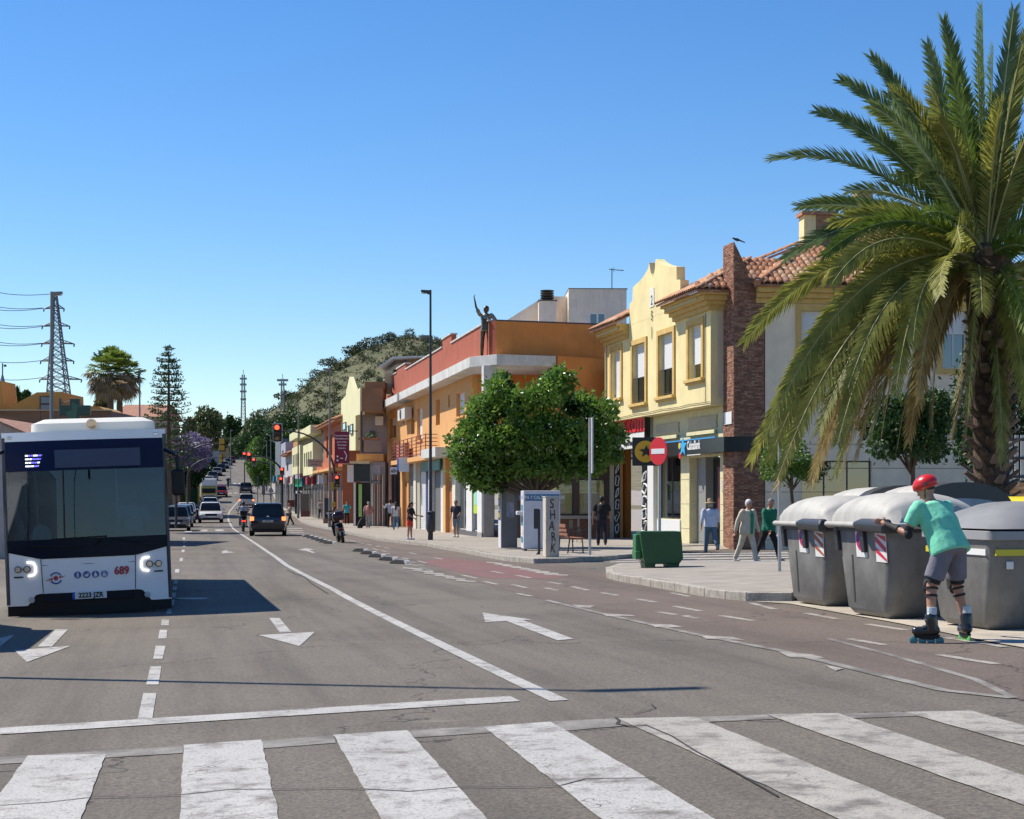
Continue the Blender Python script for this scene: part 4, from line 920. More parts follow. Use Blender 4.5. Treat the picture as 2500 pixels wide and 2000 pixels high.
flatbox('side_wall', BRW, Y2, ff2, 879, 934, 947, 1005, 0, 3, f2); flatbox('roof_curb', BRW, Y2, ff2, 886, 936, 929, 946.5, 1.2, 3, f2)
flatbox('balcony_back', mat('balcony_grey', (.30, .28, .30), rough=.8), Y2, ff2, 870, 936, 1005.5, 1240, 3.0, 3.3, f2)
flatbox('balcony_parapet', mat('taupe', (.28, .21, .18), rough=.8), Y2, ff2, 888, 932, 1076, 1103, 0, .15, f2); flatbox('balcony_floor', ORG, Y2, ff2, 870, 936, 1108, 1127, 0, 3, f2)
flatbox('ground_wall', mat('plaster_grey', (.42, .38, .34), rough=.9, var=.15), Y2, ff2, 905, 940, 1128, 1300, .0, 3, f2)
flatbox('balcony_window', DARKF, Y2, ff2, 892, 906, 1048, 1068, 2.9, 2.98, f2); flatbox('air_conditioner', WHT, Y2, ff2, 908, 928, 1012, 1034, 2.5, 2.9, f2)
bp = loc(f2, ff2.pt(882).x, ff2.pt(882).y); MB().tube([(bp[0], bp[1], Z(1005, 106)-f2.z0), (bp[0], bp[1], Z(1105, 106)-f2.z0)], .07, 6).build('corner_post', DARKF, Y2)
M = MB()
for k in range(10):
    q = loc(f2, ff2.pt(886).x - .1, ff2.pt(886).y + k*.22); M.tube([(q[0], q[1], Z(1103, 106)-f2.z0), (q[0], q[1], Z(1072, 106)-f2.z0)], .02, 4)
M.build('balcony_railing', DARKF, Y2)
pt_ = W(908, 1074, 106.3); pl_ = thing('potted_plants', 'spiky potted plants standing on the brown balcony ledge', 'plants', pt_)
rr = random.Random(2); M = MB()
for k in range(40):
    a = rr.uniform(0, 6.28); M.tube([(-.2+rr.uniform(-.5, .5), 0, 0), (-.2+rr.uniform(-.5, .5)+.3*math.cos(a), .2*math.sin(a), rr.uniform(.2, .6))], [.03, .005], 4)
M.build('leaves', mat('agave', (.10, .16, .07)), pl_); box('trough', TILES[0], pl_, -.9, .5, -.1, .1, -.02, .12)
flatbox('canopy', PALE, Y2, ff2, 838, 905, 1127, 1133, -1.2, .3, f2)
s2s = flatbox('shop_sign', BLK, Y2, ff2, 867, 906, 1133.5, 1176, -.9, -.7, f2)
flatbox('shop_sign_white', WHT, Y2, ff2, 851, 866.5, 1136, 1178, -.9, -.7, f2)
flatbox('shop_front', ROOM, Y2, ff2, 860, 905, 1178, 1300, .6, .8, f2); flatbox('lime_shop_poster', mat('lime2', (.35, .6, .2)), Y2, ff2, 874, 882, 1182, 1262, .4, .5, f2)
flatbox('pillar', WHT, Y2, ff2, 862, 867, 1178, 1290, .3, .6, f2)
for u0, u1, vt, vb in ((838, 846, 1032, 1050), (848, 853, 1040, 1060), (857, 863, 1036, 1060)):
    a = rect(f2, u0, u1, vt, vb); window(Y2, a[0], a[1], a[2], a[3], y=-.09, d=.0, mull=0, room=True, frame=DARKF)
f2b = Fac(-9.83, 106, .2, 700, 836)
for k in range(7): flatbox('shop_pillar', (WHT, CREAM, SAL)[k % 3], Y2, ff2, 910+k*4.0, 912+k*4.0, 1160, 1290, -.3, 0, f2)

# roof terrace shelter of the orange building
ts = thing('roof_shelter', 'white canopy shelter on the roof terrace behind the terracotta parapet', 'shelter', (0, 0, 0))
yy = 108
MB().prism([(X(922, yy), Z(896, yy)), (X(958, yy), Z(871, yy)), (X(1052, yy), Z(868, yy)), (X(1052, yy), Z(871, yy)), (X(958, yy), Z(876, yy)), (X(930, yy), Z(898, yy))], yy, yy+6, 'y').build('canopy_roof', SLAB, ts)
box('shelter_wall', BRW, ts, X(992, yy), X(1045, yy), yy+1, yy+5, Z(960, yy), Z(873, yy)); box('shelter_wall', CREAM, ts, X(936, yy), X(954, yy), yy+1, yy+4, Z(960, yy), Z(908, yy)); box('dark_opening', ROOM, ts, X(956, yy), X(972, yy), yy+1.5, yy+4, Z(960, yy), Z(898, yy))

# --- houses further down the street on the right
def house(name, label, u0, u1, vtop, col, wins=(), roof=True, depth=9, bays=(), vt_ref=None, line=(-9.83, 106, .2), shopz=3.2):
    f = Fac(line[0], line[1], line[2], u0, u1); o = f.root(name, label, 'building'); h = f.z((u0+u1)/2, vtop)
    m = mat('w_' + name + str(u0), col, rough=.88, var=.1, scale=.8, streak=.2); ws = [rect(f, *w) for w in wins]
    wall('wall', m, o, 0, f.L, -1, h, ws, 0, .3); box('body', m, o, f.L-.3, f.L-.003, .301, depth, -1, h)
    for w in ws: window(o, *w, d=.15, mull=0, frame=DARKF)
    if roof:
        MB().prism([(-.6, h), (depth/2, h+1.7), (depth+.4, h), (depth/2, h-.3)], -.1, f.L+.1, 'x').build('roof', TILES[0], o)
        tile_roof(o, (0, -.62, h+.02), (f.L+.1, -.62, h+.02), (f.L+.1, depth/2, h+1.75), (0, depth/2, h+1.75), 0, w=.4, L=.8)
    M = MB(); n = max(2, int(f.L/3.2))
    for k in range(n): M.box(f.L*k/n+.5, f.L*(k+1)/n-.4, -.03, -.004, -.5, 2.9)
    M.build('shop_fronts', mat('dark_glassfront', (.05, .055, .065), rough=.2), o)
    for k in range(n):
        if k % 2 == 0: box('shop_sign', mat('sg%s%d' % (name, k), random.Random(k+u0).choice([(.02,.12,.2), (.5,.5,.5), (.3,.02,.03), (.03,.25,.2)])), o, f.L*k/n+.6, f.L*(k+1)/n-.5, -.35, -.05, 3.0, 3.7)
    return f, o, m
fA, oA, mA = house('red_house', 'narrow red-brown house with orange shutters and tiled eaves', 791, 836, 1037, (.42, .12, .05), [(797, 801, 1065, 1118), (806, 811, 1060, 1112)])
box('balcony_slab', ORG, oA, 0, fA.L, -.9, -.002, fA.z(815, 1152), fA.z(815, 1146)); MB().prism([(0, -.6), (fA.L, -.6), (fA.L, -.3), (0, -.3)], fA.z(815, 1146)+.001, fA.z(815, 1128), 'z').build('balcony_parapet', mA, oA)
fB, oB, mB = house('cream_bay_house', 'long cream house with two projecting window bays and red roof', 730, 790, 1062, (.30, .26, .20), [])
for u0, u1, vt, vb in ((762, 787, 1090, 1160), (733, 754, 1096, 1158)):
    a = rect(fB, u0, u1, vt, vb); w = (a[1]-a[0]); wn_ = [(a[0]+w*q, a[0]+w*(q+.14), a[2]+(a[3]-a[2])*.3, a[3]-.5) for q in (.1, .32, .54, .76)]
    wall('bay_wall', PALE, oB, a[0], a[1], a[2], a[3], wn_, -.8, .2); box('bay_side', PALE, oB, a[1]-.2, a[1]-.002, -.599, -.002, a[2], a[3]); box('bay_top', PALE, oB, a[0], a[1], -.8, -.002, a[3]+.001, a[3]+.2)
    for q in wn_: window(oB, *q, y=-.8, d=.1, mull=0, frame=DARKF, room=True)
    box('roof_gutter_board', PALE, oB, a[0]-.8, a[1]+.3, -1.0, -.1, a[3]+.9, a[3]+1.6)
house('brown_strip_house', 'tall narrow house with orange and ochre front', 716, 729, 1078, (.45, .22, .06), [], roof=False)
house('grey_gable_house', 'grey house with white street front and dark verge', 697, 715, 1112, (.45, .43, .42), [(700, 704, 1130, 1150)], roof=True)
house('blue_grey_block', 'flat grey-blue block far down the right pavement', 686, 697, 1082, (.30, .32, .38), [(689, 692, 1100, 1115)], roof=False)
house('dark_far_block', 'dark slate block behind the traffic arch, far down the street', 672, 685, 1075, (.12, .14, .16), [], roof=False)
# hanging banner and boards on the houses
bn = thing('maroon_banner', 'long maroon vertical banner with white lettering hung on the red-brown house', 'banner', W(835, 1132, 104)); yb = 104
bw, bh_ = 36/F*yb, 78/F*yb; MAR = mat('maroon', (.20, .012, .045), rough=.6)
MB().cbox((0, 0, bh_/2), (bw, .06, bh_)).build('banner_cloth', MAR, bn); 
for k, s_ in enumerate(('Ayuntamiento', 'Rehabilitacion', 'para todos', 'Municipal', 'Distrito')): text(s_, WHT, bn, .15, (0, -.035, bh_-.25-k*.2), bold=.002)
MB().tube([(.22, -.04, .2), (.3, -.04, .5), (.15, -.04, .8)], .04, 6).build('white_arc', WHT, bn); MB().lathe([(.07, 0), (.07, .02)], n=10, axis='y', c=(-.28, -.05, .2)).lathe([(.07, 0), (.07, .02)], n=10, axis='y', c=(-.28, -.05, .45)).box(-.12, .08, -.05, -.035, .3, .36).build('emblems', WHT, bn)
MB().tube([(bw/2-.02, 0, bh_+.05), (bw/2+.5, .5, bh_+.05)], .03, 5).tube([(bw/2-.02, 0, -.03), (bw/2+.5, .5, -.03)], .03, 5).build('brackets', DARKF, bn)
wb = thing('hanging_board', 'beige horizontal shop board projecting over the pavement before the cream house', 'sign', W(770, 1140, 128)); MB().cbox((0, 0, .3), (1.2, .1, .6)).build('board', mat('beige_board', (.42, .35, .28)), wb); text('ALFOMBRAS', DARKF, wb, .17, (0, -.06, .4)); text('MUEBLES', DARKF, wb, .17, (0, -.06, .18))

# ------------------------------------------------------------ left side behind the bus
WOODB = mat('brown_boarding', (.20, .105, .06), rough=.8, var=.25, scale=1.0, stretch=(.4, 1, 3), streak=.2)
OCW = mat('ochre_wall', (.50, .27, .07), rough=.85, var=.06, scale=1)
yl = 66
lb = thing('pharmacy_building', 'low brown-fronted building with ochre rooftop storey behind the bus', 'building', (X(-120, yl), yl, gz(-18, yl)))
ox = X(-120, yl); oz = lb.location.z
MB().prism([(0, -.3), (0, Z(1003, yl)-oz), (X(268, yl)-ox, Z(1003, yl)-oz), (X(288, yl)-ox, Z(1042, yl)-oz), (X(288, yl)-ox, -.3)], 0, 8, 'y').build('front_wall', WOODB, lb)
box('coping', CREAM, lb, -.1, X(268, yl)-ox, -.12, .4, Z(1003, yl)-oz+.001, Z(1000.5, yl)-oz); box('panel_joint', DARKF, lb, X(98, yl)-ox, X(98, yl)-ox+.03, -.005, -.001, 1, Z(1004, yl)-oz)
y2 = yl + 2.5; pp_ = [(X(8, y2)-ox, Z(1010, y2)-oz), (X(12, y2)-ox, Z(1000, y2)-oz), (X(90, y2)-ox, Z(958, y2)-oz), (X(150, y2)-ox, Z(957, y2)-oz), (X(152, y2)-ox, Z(1010, y2)-oz)]
pent = MB().prism(pp_, 2.5, 6, 'y').build('rooftop_storey', OCW, lb)
MB().box(X(98, y2)-ox, X(126, y2)-ox, 2.44, 2.49, Z(1001, y2)-oz, Z(968, y2)-oz).build('window_frame', mat('brown_frame', (.06, .03, .025)), pent); box('window_pane', mat('dull_glass', (.16, .20, .22), rough=.15), pent, X(101, y2)-ox, X(123, y2)-ox, 2.41, 2.43, Z(985, y2)-oz, Z(970, y2)-oz); box('window_pane', mat('dull_glass', (.16, .20, .22)), pent, X(101, y2)-ox, X(123, y2)-ox, 2.41, 2.43, Z(1000, y2)-oz, Z(989, y2)-oz)
MB().prism([(X(152, y2)-ox, Z(1000, y2)-oz), (X(165, y2)-ox, Z(990, y2)-oz), (X(240, y2)-ox, Z(992, y2)-oz), (X(262, y2)-ox, Z(1006, y2)-oz), (X(152, y2)-ox, Z(1006, y2)-oz)], 2.6, 6, 'y').build('rear_parapet', OCW, lb)
MB().prism([(X(-60, yl+4)-ox, Z(1010, yl+4)-oz), (X(-60, yl+4)-ox, Z(930, yl+4)-oz), (X(3, yl+4)-ox, Z(930, yl+4)-oz), (X(12, yl+4)-ox, Z(1010, yl+4)-oz)], 4, 6, 'y').build('turret_wall', OCW, lb)
tu = thing('turret_spire', 'pointed blue-grey slate turret with weather vane at the left edge', 'spire', W(6, 1005, 74)); sc_ = 74/F
MB().lathe([(28*sc_, 0), (20*sc_, 28*sc_), (11*sc_, 55*sc_), (2*sc_, 90*sc_), (.4*sc_, 92*sc_)], n=8).build('slate_roof', mat('slate', (.16, .20, .26), rough=.6, var=.35, scale=6, stretch=(1, 1, 6)), tu)
MB().tube([(0, 0, 90*sc_), (0, 0, 118*sc_)], .03, 5).cbox((.12, 0, 112*sc_), (.12, .03, .1)).build('weather_vane', DARKF, tu)
sh = thing('white_shed', 'low pinkish white building with dark tiled verge at the left behind the bus', 'building', (X(-60, 52), 52, gz(-14, 52)))
ox = X(-60, 52); oz = sh.location.z; zz = lambda v: Z(v, 52) - oz
PINK = mat('pinkish_wall', (.42, .36, .34), rough=.9, var=.1, streak=.3)
MB().prism([(0, -.2), (0, zz(1020)), (X(0, 52)-ox, zz(1033)), (X(82, 52)-ox, zz(1067)), (X(105, 52)-ox, zz(1067)), (X(105, 52)-ox, -.2)], 0, 7, 'y').build('gable_wall', PINK, sh)
MB().prism([(X(-20, 52)-ox, zz(1022)), (X(85, 52)-ox, zz(1066)), (X(85, 52)-ox, zz(1063)), (X(-20, 52)-ox, zz(1018))], -.3, 7, 'y').build('verge', TILES[2], sh); box('wall_line', DARKF, sh, 0, X(80, 52)-ox, -.03, -.002, zz(1068), zz(1066))
cr = thing('pharmacy_cross', 'dark green pharmacy cross sign on a bracket above the bus roof', 'sign', W(184, 1002, 62)); sc_ = 62/F
GRN = mat('cross_green', (.008, .045, .03), rough=.35); k = 12*sc_; e = 37*sc_; h = 24*sc_
MB().prism([(-k, -h*1.3), (k, -h*1.3), (k, -k), (e, -k), (e, k), (k, k), (k, h*1.15), (-k, h*1.15), (-k, k), (-e, k), (-e, -k), (-k, -k)], -.1, .1, 'y').build('cross_box', GRN, cr, bevel=.01)
MB().prism([(-k*.8, -h*1.2), (k*.3, -h*1.2), (k*.6, k*.6), (e*.6, k*.6), (k*.3, k*1.2), (-k*.6, h*.9), (-k*.5, 0), (-e*.6, -k*.4)], -.112, -.101, 'y').build('unlit_led_panel', mat('led_green', (.02, .10, .06), rough=.3), cr)
MB().tube([(-e, 0, h*1.2), (-e, 0, -h*3)], .05, 6).tube([(-e, 0, h*.7), (0, 0, h*1.1)], .02, 5).build('bracket', DARKF, cr)
def block(name, label, u0, u1, vt, y, col, depth=10, wins=(), roofc=None):
    o = thing(name, label, 'building', (X(u0, y), y, gz(X(u0, y), min(y, 440)))); ox, oz = o.location.x, o.location.z; h = Z(vt, y) - oz
    m = mat('b_' + name + str(u0), col, rough=.88, var=.1, scale=.5); ws = [(X(a, y)-ox, X(b, y)-ox, Z(d, y)-oz, Z(c, y)-oz) for a, b, c, d in wins]
    wall('wall', m, o, 0, X(u1, y)-ox, -1, h, ws, 0, .3); box('body', m, o, .002, X(u1, y)-ox-.002, .302, depth, -1, h-.01)
    for w in ws: MB().box(w[0]+.02, w[1]-.02, .15, .2, w[2]+.02, w[3]-.02).build('window', mat('far_window', (.06, .07, .08), rough=.2), o)
    if roofc: MB().prism([(-.5, h), (depth/2, h+1.4), (depth+.5, h), (depth/2, h-.1)], -.4, X(u1, y)-ox+.4, 'x').build('roof', mat('far_roof', (.33, .16, .10), rough=.9, var=.2), o)
    return o
block('white_apartment', 'pale far apartment house with a row of small windows behind the palm', 285, 383, 1018, 150, (.50, .50, .48), wins=[(300, 308, 1024, 1032), (315, 323, 1024, 1032), (331, 339, 1024, 1034), (345, 351, 1024, 1034)], roofc=True)
block('white_roof_house', 'white rooftop block with two small chimneys behind the fan palm', 268, 345, 1003, 170, (.55, .55, .56))
block('tan_far_house', 'tan far house beside the pine, left of the road', 352, 384, 1024, 146, (.42, .30, .20))
block('pink_tiled_house', 'pinkish house with pale tiled roof beside the bus mirror', 396, 428, 1103, 215, (.36, .29, .27), roofc=True)
block('ochre_far_house', 'ochre far house behind the second traffic arch', 512, 543, 1092, 438, (.40, .26, .12)); block('grey_far_house', 'grey far house left of the road', 494, 513, 1095, 330, (.30, .31, .34))
block('lilac_wall_block', 'low lilac-grey far block under the leafy tree', 480, 600, 1082, 500, (.30, .29, .33)); block('crest_house', 'small pale house at the crest of the road', 548, 580, 1122, 420, (.52, .45, .34)); block('crest_house', 'low cream house at the crest of the road, right of the red car', 592, 640, 1125, 425, (.50, .44, .30))
gg = thing('green_billboard', 'dark green screened panel with ochre posts beside the left pavement', 'hoarding', P(455, 1247)); y = gg.location.y
MB().box(X(440, y)-gg.location.x, X(487, y)-gg.location.x, 0, .3, 0, Z(1163, y)-gg.location.z).build('green_screen', mat('dark_green_net', (.012, .06, .015), rough=.9, var=.2), gg); box('top_rail', mat('olive_rail', (.16, .20, .10)), gg, X(440, y)-gg.location.x, X(490, y)-gg.location.x, -.1, .31, Z(1163, y)-gg.location.z+.01, Z(1160, y)-gg.location.z)
for u in (455, 485): MB().box(X(u, y)-gg.location.x, X(u+4, y)-gg.location.x, -.5, -.2, 0, Z(1178, y)-gg.location.z).build('ochre_post', mat('ochre_post', (.42, .25, .05)), gg)
# ------------------------------------------------------------ street furniture
POLE = mat('pole_grey', (.20, .20, .19), rough=.5, metal=.4); POLD = mat('pole_dark', (.03, .032, .035), rough=.45)
GALV = mat('galvanised', (.42, .43, .43), rough=.45, metal=.5)
ROAD_RZ = R(11.5)
BINB = mat('bin_grey', (.185, .18, .168), rough=.6, var=.25, scale=1.9, bump=.12, bscale=25, streak=.55)
BINL = mat('bin_lid_grey', (.40, .385, .35), rough=.65, var=.16, scale=1.5, streak=.5)
BIND = mat('bin_dark', (.04, .042, .045), rough=.4)
SR = mat('sticker_red', (.62, .03, .07), rough=.35); SW = mat('sticker_white', (.74, .74, .72), rough=.35); SB = mat('sticker_blue', (.06, .05, .32), rough=.35); SO = mat('sticker_orange', (.42, .10, .04), rough=.4)
def rrect(hx, hy, r, z, n=5, cx=0, cy=0):
    out = []
    for sx, sy, a0 in ((1, 1, 0), (-1, 1, 90), (-1, -1, 180), (1, -1, 270)):
        for k in range(n+1):
            a = R(a0 + 90*k/n); out.append((cx + sx*(hx-r) + r*math.cos(a), cy + sy*(hy-r) + r*math.sin(a), z))
    return out
def big_bin(u, v, label, stripe=SR, lidm=BINL, extra=None, base_pt=None, low=False):
    Bt, Bb, Lt, Lb, H = .56, .49, .80, .64, 1.12
    c = base_pt or P(u, v)
    ex = Vector((math.cos(ROAD_RZ), math.sin(ROAD_RZ), 0)); ey = Vector((-ex.y, ex.x, 0))
    c = c + ex*(Bb-.04) + ey*(Lb-.04); c.z += .0
    t = thing('waste_container', label, 'waste container', c, ROAD_RZ, 'grey street waste containers')
    rings = [rrect(Bb-.06, Lb-.06, .12, .02), rrect(Bb, Lb, .14, .10), rrect((Bb+Bt)/2, (Lb+Lt)/2, .13, .62), rrect(Bt, Lt, .12, H-.03), rrect(Bt, Lt, .12, H)]
    MB().loft(rings).build('body', BINB, t, smooth=60)
    hw = lambda z: Bb + (Bt-Bb)*(z-.1)/(H-.1); hl = lambda z: Lb + (Lt-Lb)*(z-.1)/(H-.1)
    # collar under the lid
    MB().loft([rrect(Bt+.01, Lt+.01, .13, H-.09), rrect(Bt+.035, Lt+.035, .14, H-.085), rrect(Bt+.035, Lt+.035, .14, H), rrect(Bt, Lt, .13, H+.001)]).build('collar', BIND, t, smooth=50)
    n = 15; rs = []; Ls = 22
    for i in range(Ls+1):
        q = -1 + 2*i/Ls; s = (1 - abs(q)**5)**.42; y = q*(Lt+.06)
        rs.append([( -(Bt+.07)*math.cos(math.pi*k/n)*(1 if abs(math.cos(math.pi*k/n)) < .99 else 1.0)*(.9+.1*s), y, H+.012 + (0.37*max(.0, math.sin(math.pi*k/n))**.72)*s) for k in range(n+1)])
    MB().loft(rs, cap=True).build('lid', lidm, t, smooth=65)
    MB().tube([(-Bt-.085, -Lt-.05, H-.01), (-Bt-.085, Lt+.05, H-.01)], .035, 8).tube([(-Bt-.085, -Lt-.06, H-.01), (Bt+.05, -Lt-.09, H-.01)], .035, 8).build('lid_rim', lidm, t, smooth=50)
    MB().loft([[(-Bt-.14, -Lt-.13, H-.10), (-Bt-.14, -.15, H-.07), (-Bt-.02, -.15, H-.07), (-Bt-.02, -Lt-.13, H-.10)], [(-Bt-.16, -Lt-.15, H+.0), (-Bt-.16, -.05, H+.02), (-Bt-.02, -.05, H+.02), (-Bt-.02, -Lt-.15, H+.0)], [(-Bt-.12, -Lt-.12, H+.07), (-Bt-.12, -.25, H+.07), (-Bt-.02, -.25, H+.07), (-Bt-.02, -Lt-.12, H+.07)]]).build('handle', BIND, t, bevel=.03, seg=3)
    for y in (Lt*.86, -.10):
        MB().prism([(-Bt-.05, H-.05), (-Bt-.02, H-.34), (-Bt+.05, H-.34), (-Bt+.03, H-.05)], y-.05, y+.05, 'y').build('bracket', BIND, t, bevel=.01)
    def onface(y0, y1, z0, z1, e, m, name, skew=0):
        """sticker on the sloping street face"""
        pts = [(-hw(z0)-e, y0+skew, z0), (-hw(z0)-e, y1+skew, z0), (-hw(z1)-e, y1, z1), (-hw(z1)-e, y0, z1)]
        return MB().add(pts + [(p[0]+.006, p[1], p[2]) for p in pts], [(0,1,2,3),(7,6,5,4),(0,4,5,1),(1,5,6,2),(2,6,7,3),(3,7,4,0)]).build(name, m, t)
    onface(.29, .33, .16, .74, .004, BIND, 'groove')
    s = onface(-.15, .17, .72, 1.04, .006, SW, 'no_parking_sticker')
    def disc(r0, m, e, zc=.93, yc=.02, r1=0, name='disc'):
        pts = []; N = 22; vs = []; fs = []
        for k in range(N):
            a = 2*math.pi*k/N
            for r in (r0, r1): z = zc + r*math.sin(a); vs.append((-hw(z)-e, yc + r*math.cos(a), z))
        for k in range(N): j = (k+1) % N; fs.append((2*k, 2*j, 2*j+1, 2*k+1))
        o = MB().add(vs, fs).build(name, m, t, fix=False); return o
    disc(.13, SB, .009); disc(.13, SR, .011, r1=.10, name='red_ring')
    MB().add([(-hw(z)-.012, y, z) for y, z in ((.10, .86), (.08, .84), (-.06, 1.0), (-.04, 1.02))], [(0, 1, 2, 3)]).build('red_slash', SR, t, fix=False)
    s2 = onface(-.70, -.40, .68, 1.02, .006, SW, 'striped_reflector')
    for k in range(3):
        z = .66 + k*.13; vs = [(-hw(q)-.010, y, q) for y, q in ((-.69, max(z, .69)), (-.41, min(z+.13, 1.01)), (-.41, min(z+.195, 1.01)), (-.69, max(z+.065, .69)))]
        MB().add([vs[0], vs[1], vs[2], vs[3]], [(0, 1, 2, 3)]).build('red_stripe', stripe, t, fix=False)
    return t
b1 = big_bin(2020, 1484, 'tall grey waste container farthest left in the row, next to the corner pavement', SO)
b2 = big_bin(2174, 1515, 'tall grey waste container right beside the skater, with red and white striped sticker', SR)
def shifted(u, v, a, b):
    ex = Vector((math.cos(ROAD_RZ), math.sin(ROAD_RZ), 0)); ey = Vector((-ex.y, ex.x, 0)); c = P(u, v) + ex*a + ey*b; c.z = gz(c.x, c.y)+.1; return c
b3 = big_bin(0, 0, 'grey waste container behind the front row, only its light lid showing left of the skater', SO, base_pt=shifted(2174, 1515, 1.0, 2.9))
b4 = big_bin(0, 0, 'grey waste container behind the skater, only its lid with dark hinge arm showing', SR, base_pt=shifted(2406, 1543, .95, 3.4))
# dark hinge arms on the two rear containers
for t in (b3, b4): MB().loft([[( -.65*math.cos(math.pi*k/12), y, 1.14 + .385*max(0, math.sin(math.pi*k/12))**.72) for k in range(13)] for y in (-.80, -.52)], cap=True).build('hinge_arm', BIND, t, smooth=60)
# low recycling container with a yellow band
c = P(2406, 1543); ex = Vector((math.cos(ROAD_RZ), math.sin(ROAD_RZ), 0)); ey = Vector((-ex.y, ex.x, 0)); c = c + ex*.66 + ey*.56
lowb = thing('recycling_container', 'low dark grey container with yellow and white band at the right edge', 'waste container', c, ROAD_RZ)
MB().loft([rrect(.58, .54, .10, .02), rrect(.64, .60, .12, .09), rrect(.70, .76, .12, .80), rrect(.72, .80, .11, .98)]).build('body', BINB, lowb, smooth=60)
MB().loft([rrect(.735, .815, .11, .96), rrect(.75, .83, .11, .965), rrect(.75, .83, .11, 1.05), rrect(.74, .82, .11, 1.055)]).build('rim', mat('rim_grey', (.30, .30, .30), rough=.5), lowb, smooth=50)
rs = []
for i in range(9):
    q = -1 + i/4; s = (1-abs(q)**4)**.5; rs.append([(-.74 + 1.48*k/12, q*.82, 1.056 + (.30*math.sin(math.pi*min(1, (k/12)*1.0))**.8)*s*.95 + .02) for k in range(13)])
MB().loft(rs, cap=True).build('lid', mat('bin_lid_mid', (.21, .21, .21), rough=.5, var=.1), lowb, smooth=60)
rs = [[(-.30 + .9*k/8, -.84 - .03*0, 1.05 + .16*math.sin(math.pi*k/8)**.7) for k in range(9)], [(-.30 + .9*k/8, -.60, 1.10 + .20*math.sin(math.pi*k/8)**.7) for k in range(9)]]
MB().loft(rs, cap=True).build('flap', BIND, lowb, smooth=60)
YB = mat('band_yellow', (.62, .52, .03), rough=.35)
for (y0, y1, m, nm) in ((.72, .05, YB, 'yellow_band'), (.04, -.66, SW, 'white_band')): box(nm, m, lowb, -.715, -.695, y1, y0, .80, .865)
box('yellow_band', YB, lowb, -.66, .66, -.79, -.765, .80, .865); box('round_plate', SW, lowb, -.53, -.45, -.765, -.752, .66, .74, bevel=.012)
MB().prism([(-.62, .1), (-.60, .1), (-.70, .75), (-.72, .75)], .25, .29, 'y').build('groove', BIND, lowb)
MB().add([(.05, -.62-.0, .12), (.62, -.62, .12), (.70, -.778, .74), (-.05, -.778, .74)], [(0, 1, 2, 3)]).build('blue_sticker', mat('navy_sticker', (.03, .04, .12), rough=.4), lowb, fix=False)
yb = thing('yellow_lid_container', 'sliver of a yellow-lidded container at the right edge behind the low container', 'waste container', P(2545, 1475), ROAD_RZ)
MB().loft([rrect(.55, .5, .1, .02), rrect(.62, .62, .1, 1.12)]).build('body', BINB, yb, smooth=60); MB().loft([rrect(.64, .64, .1, 1.121), rrect(.60, .60, .1, 1.3), rrect(.4, .4, .1, 1.40)]).build('lid', YB, yb, smooth=60)
# green ballast box
GRNB = mat('box_green', (.010, .075, .022), rough=.5, var=.15, scale=2); c = P(1606, 1385, KH)
gb = thing('green_barrier_box', 'dark green plastic ballast box on feet at the kerb corner', 'planter box', c, R(3)); S_ = c.y/F
MB().prism([(-40*S_, 22*S_), (-48*S_, 88*S_), (52*S_, 88*S_), (57*S_, 22*S_), (47*S_, 9*S_), (-34*S_, 9*S_)], -.32, .40, 'y').build('box_body', GRNB, gb, bevel=.02)
MB().cbox((-48*S_, .15, 55*S_), (.14, .5, 50*S_)).cbox((-50*S_, .15, 30*S_), (.12, .6, 20*S_)).build('lit_side', mat('box_green_lit', (.03, .16, .05), rough=.5), gb, bevel=.02)  # lighter green block, the sunlit left side put into its colour
for a, b in ((-36, -12), (20, 46)): MB().prism([(a*S_, 0), ((a-2)*S_, 12*S_), ((b+2)*S_, 12*S_), (b*S_, 0)], -.3, .38, 'y').build('foot', GRNB, gb)
# graffiti pillar
c = P(1343, 1361, KH); S_ = c.y/F
sp = thing('utility_pillar', 'cream utility cabinet pillar with black SHARK graffiti', 'cabinet', c, R(6))
CRP = mat('pillar_cream', (.52, .46, .38), rough=.8, var=.12, scale=3, streak=.4)
MB().box(-11*S_, 22*S_, -.02, .62, 0, 147*S_).build('cabinet', CRP, sp, bevel=.015); box('cap', SLAB, sp, -12*S_, 23*S_, -.03, .63, 147*S_+.001, 149*S_)
for k, (ch, dx, rt) in enumerate((('S', -1, 3), ('H', 1, -2), ('A', -1, 4), ('R', 3, -4), ('K', 2, 6))):
    text(ch, mat('spray', (.03, .03, .03), rough=.7), sp, .36, ((5+dx)*S_, -.028, (130-27*k)*S_), rot=(R(90), R(rt), 0), sx=.62 if ch != 'S' else .8)
# clothes container
c = P(1318, 1345, KH); S_ = c.y/F; WHC = mat('container_white', (.60, .59, .62), rough=.5, var=.06)
cc = thing('clothes_container', 'white clothing collection container with blue lettering strip, behind the graffiti pillar', 'container', c, R(5))
MB().box(-40*S_, 50*S_, 0, .95, 5*S_, 147*S_).build('cabinet', WHC, cc, bevel=.02); 
for a in (-38, 42): box('foot', DARKF, cc, a*S_, (a+7)*S_, .05, .9, 0, 5*S_)
stp = box('lettering_strip', mat('strip_blue', (.04, .16, .30), rough=.4), cc, -36*S_, 48*S_, -.012, -.001, 122*S_, 138*S_); text('ROPA Y CALZADO USADO', SW, stp, .145, (6*S_, -.02, 130*S_), sx=.80, bold=.002)
for k, (z0, z1) in enumerate(((20, 34), (42, 52), (62, 84), (98, 112))): box('side_label', mat('label_teal', (.04, .22, .30)) if k != 1 else SW, cc, -40.9*S_, -40.1*S_, .2, .75, z0*S_, z1*S_)
MB().cbox((-44*S_, .5, 92*S_), (.25, .5, .12)).build('chute_flap', WHC, cc, bevel=.02)
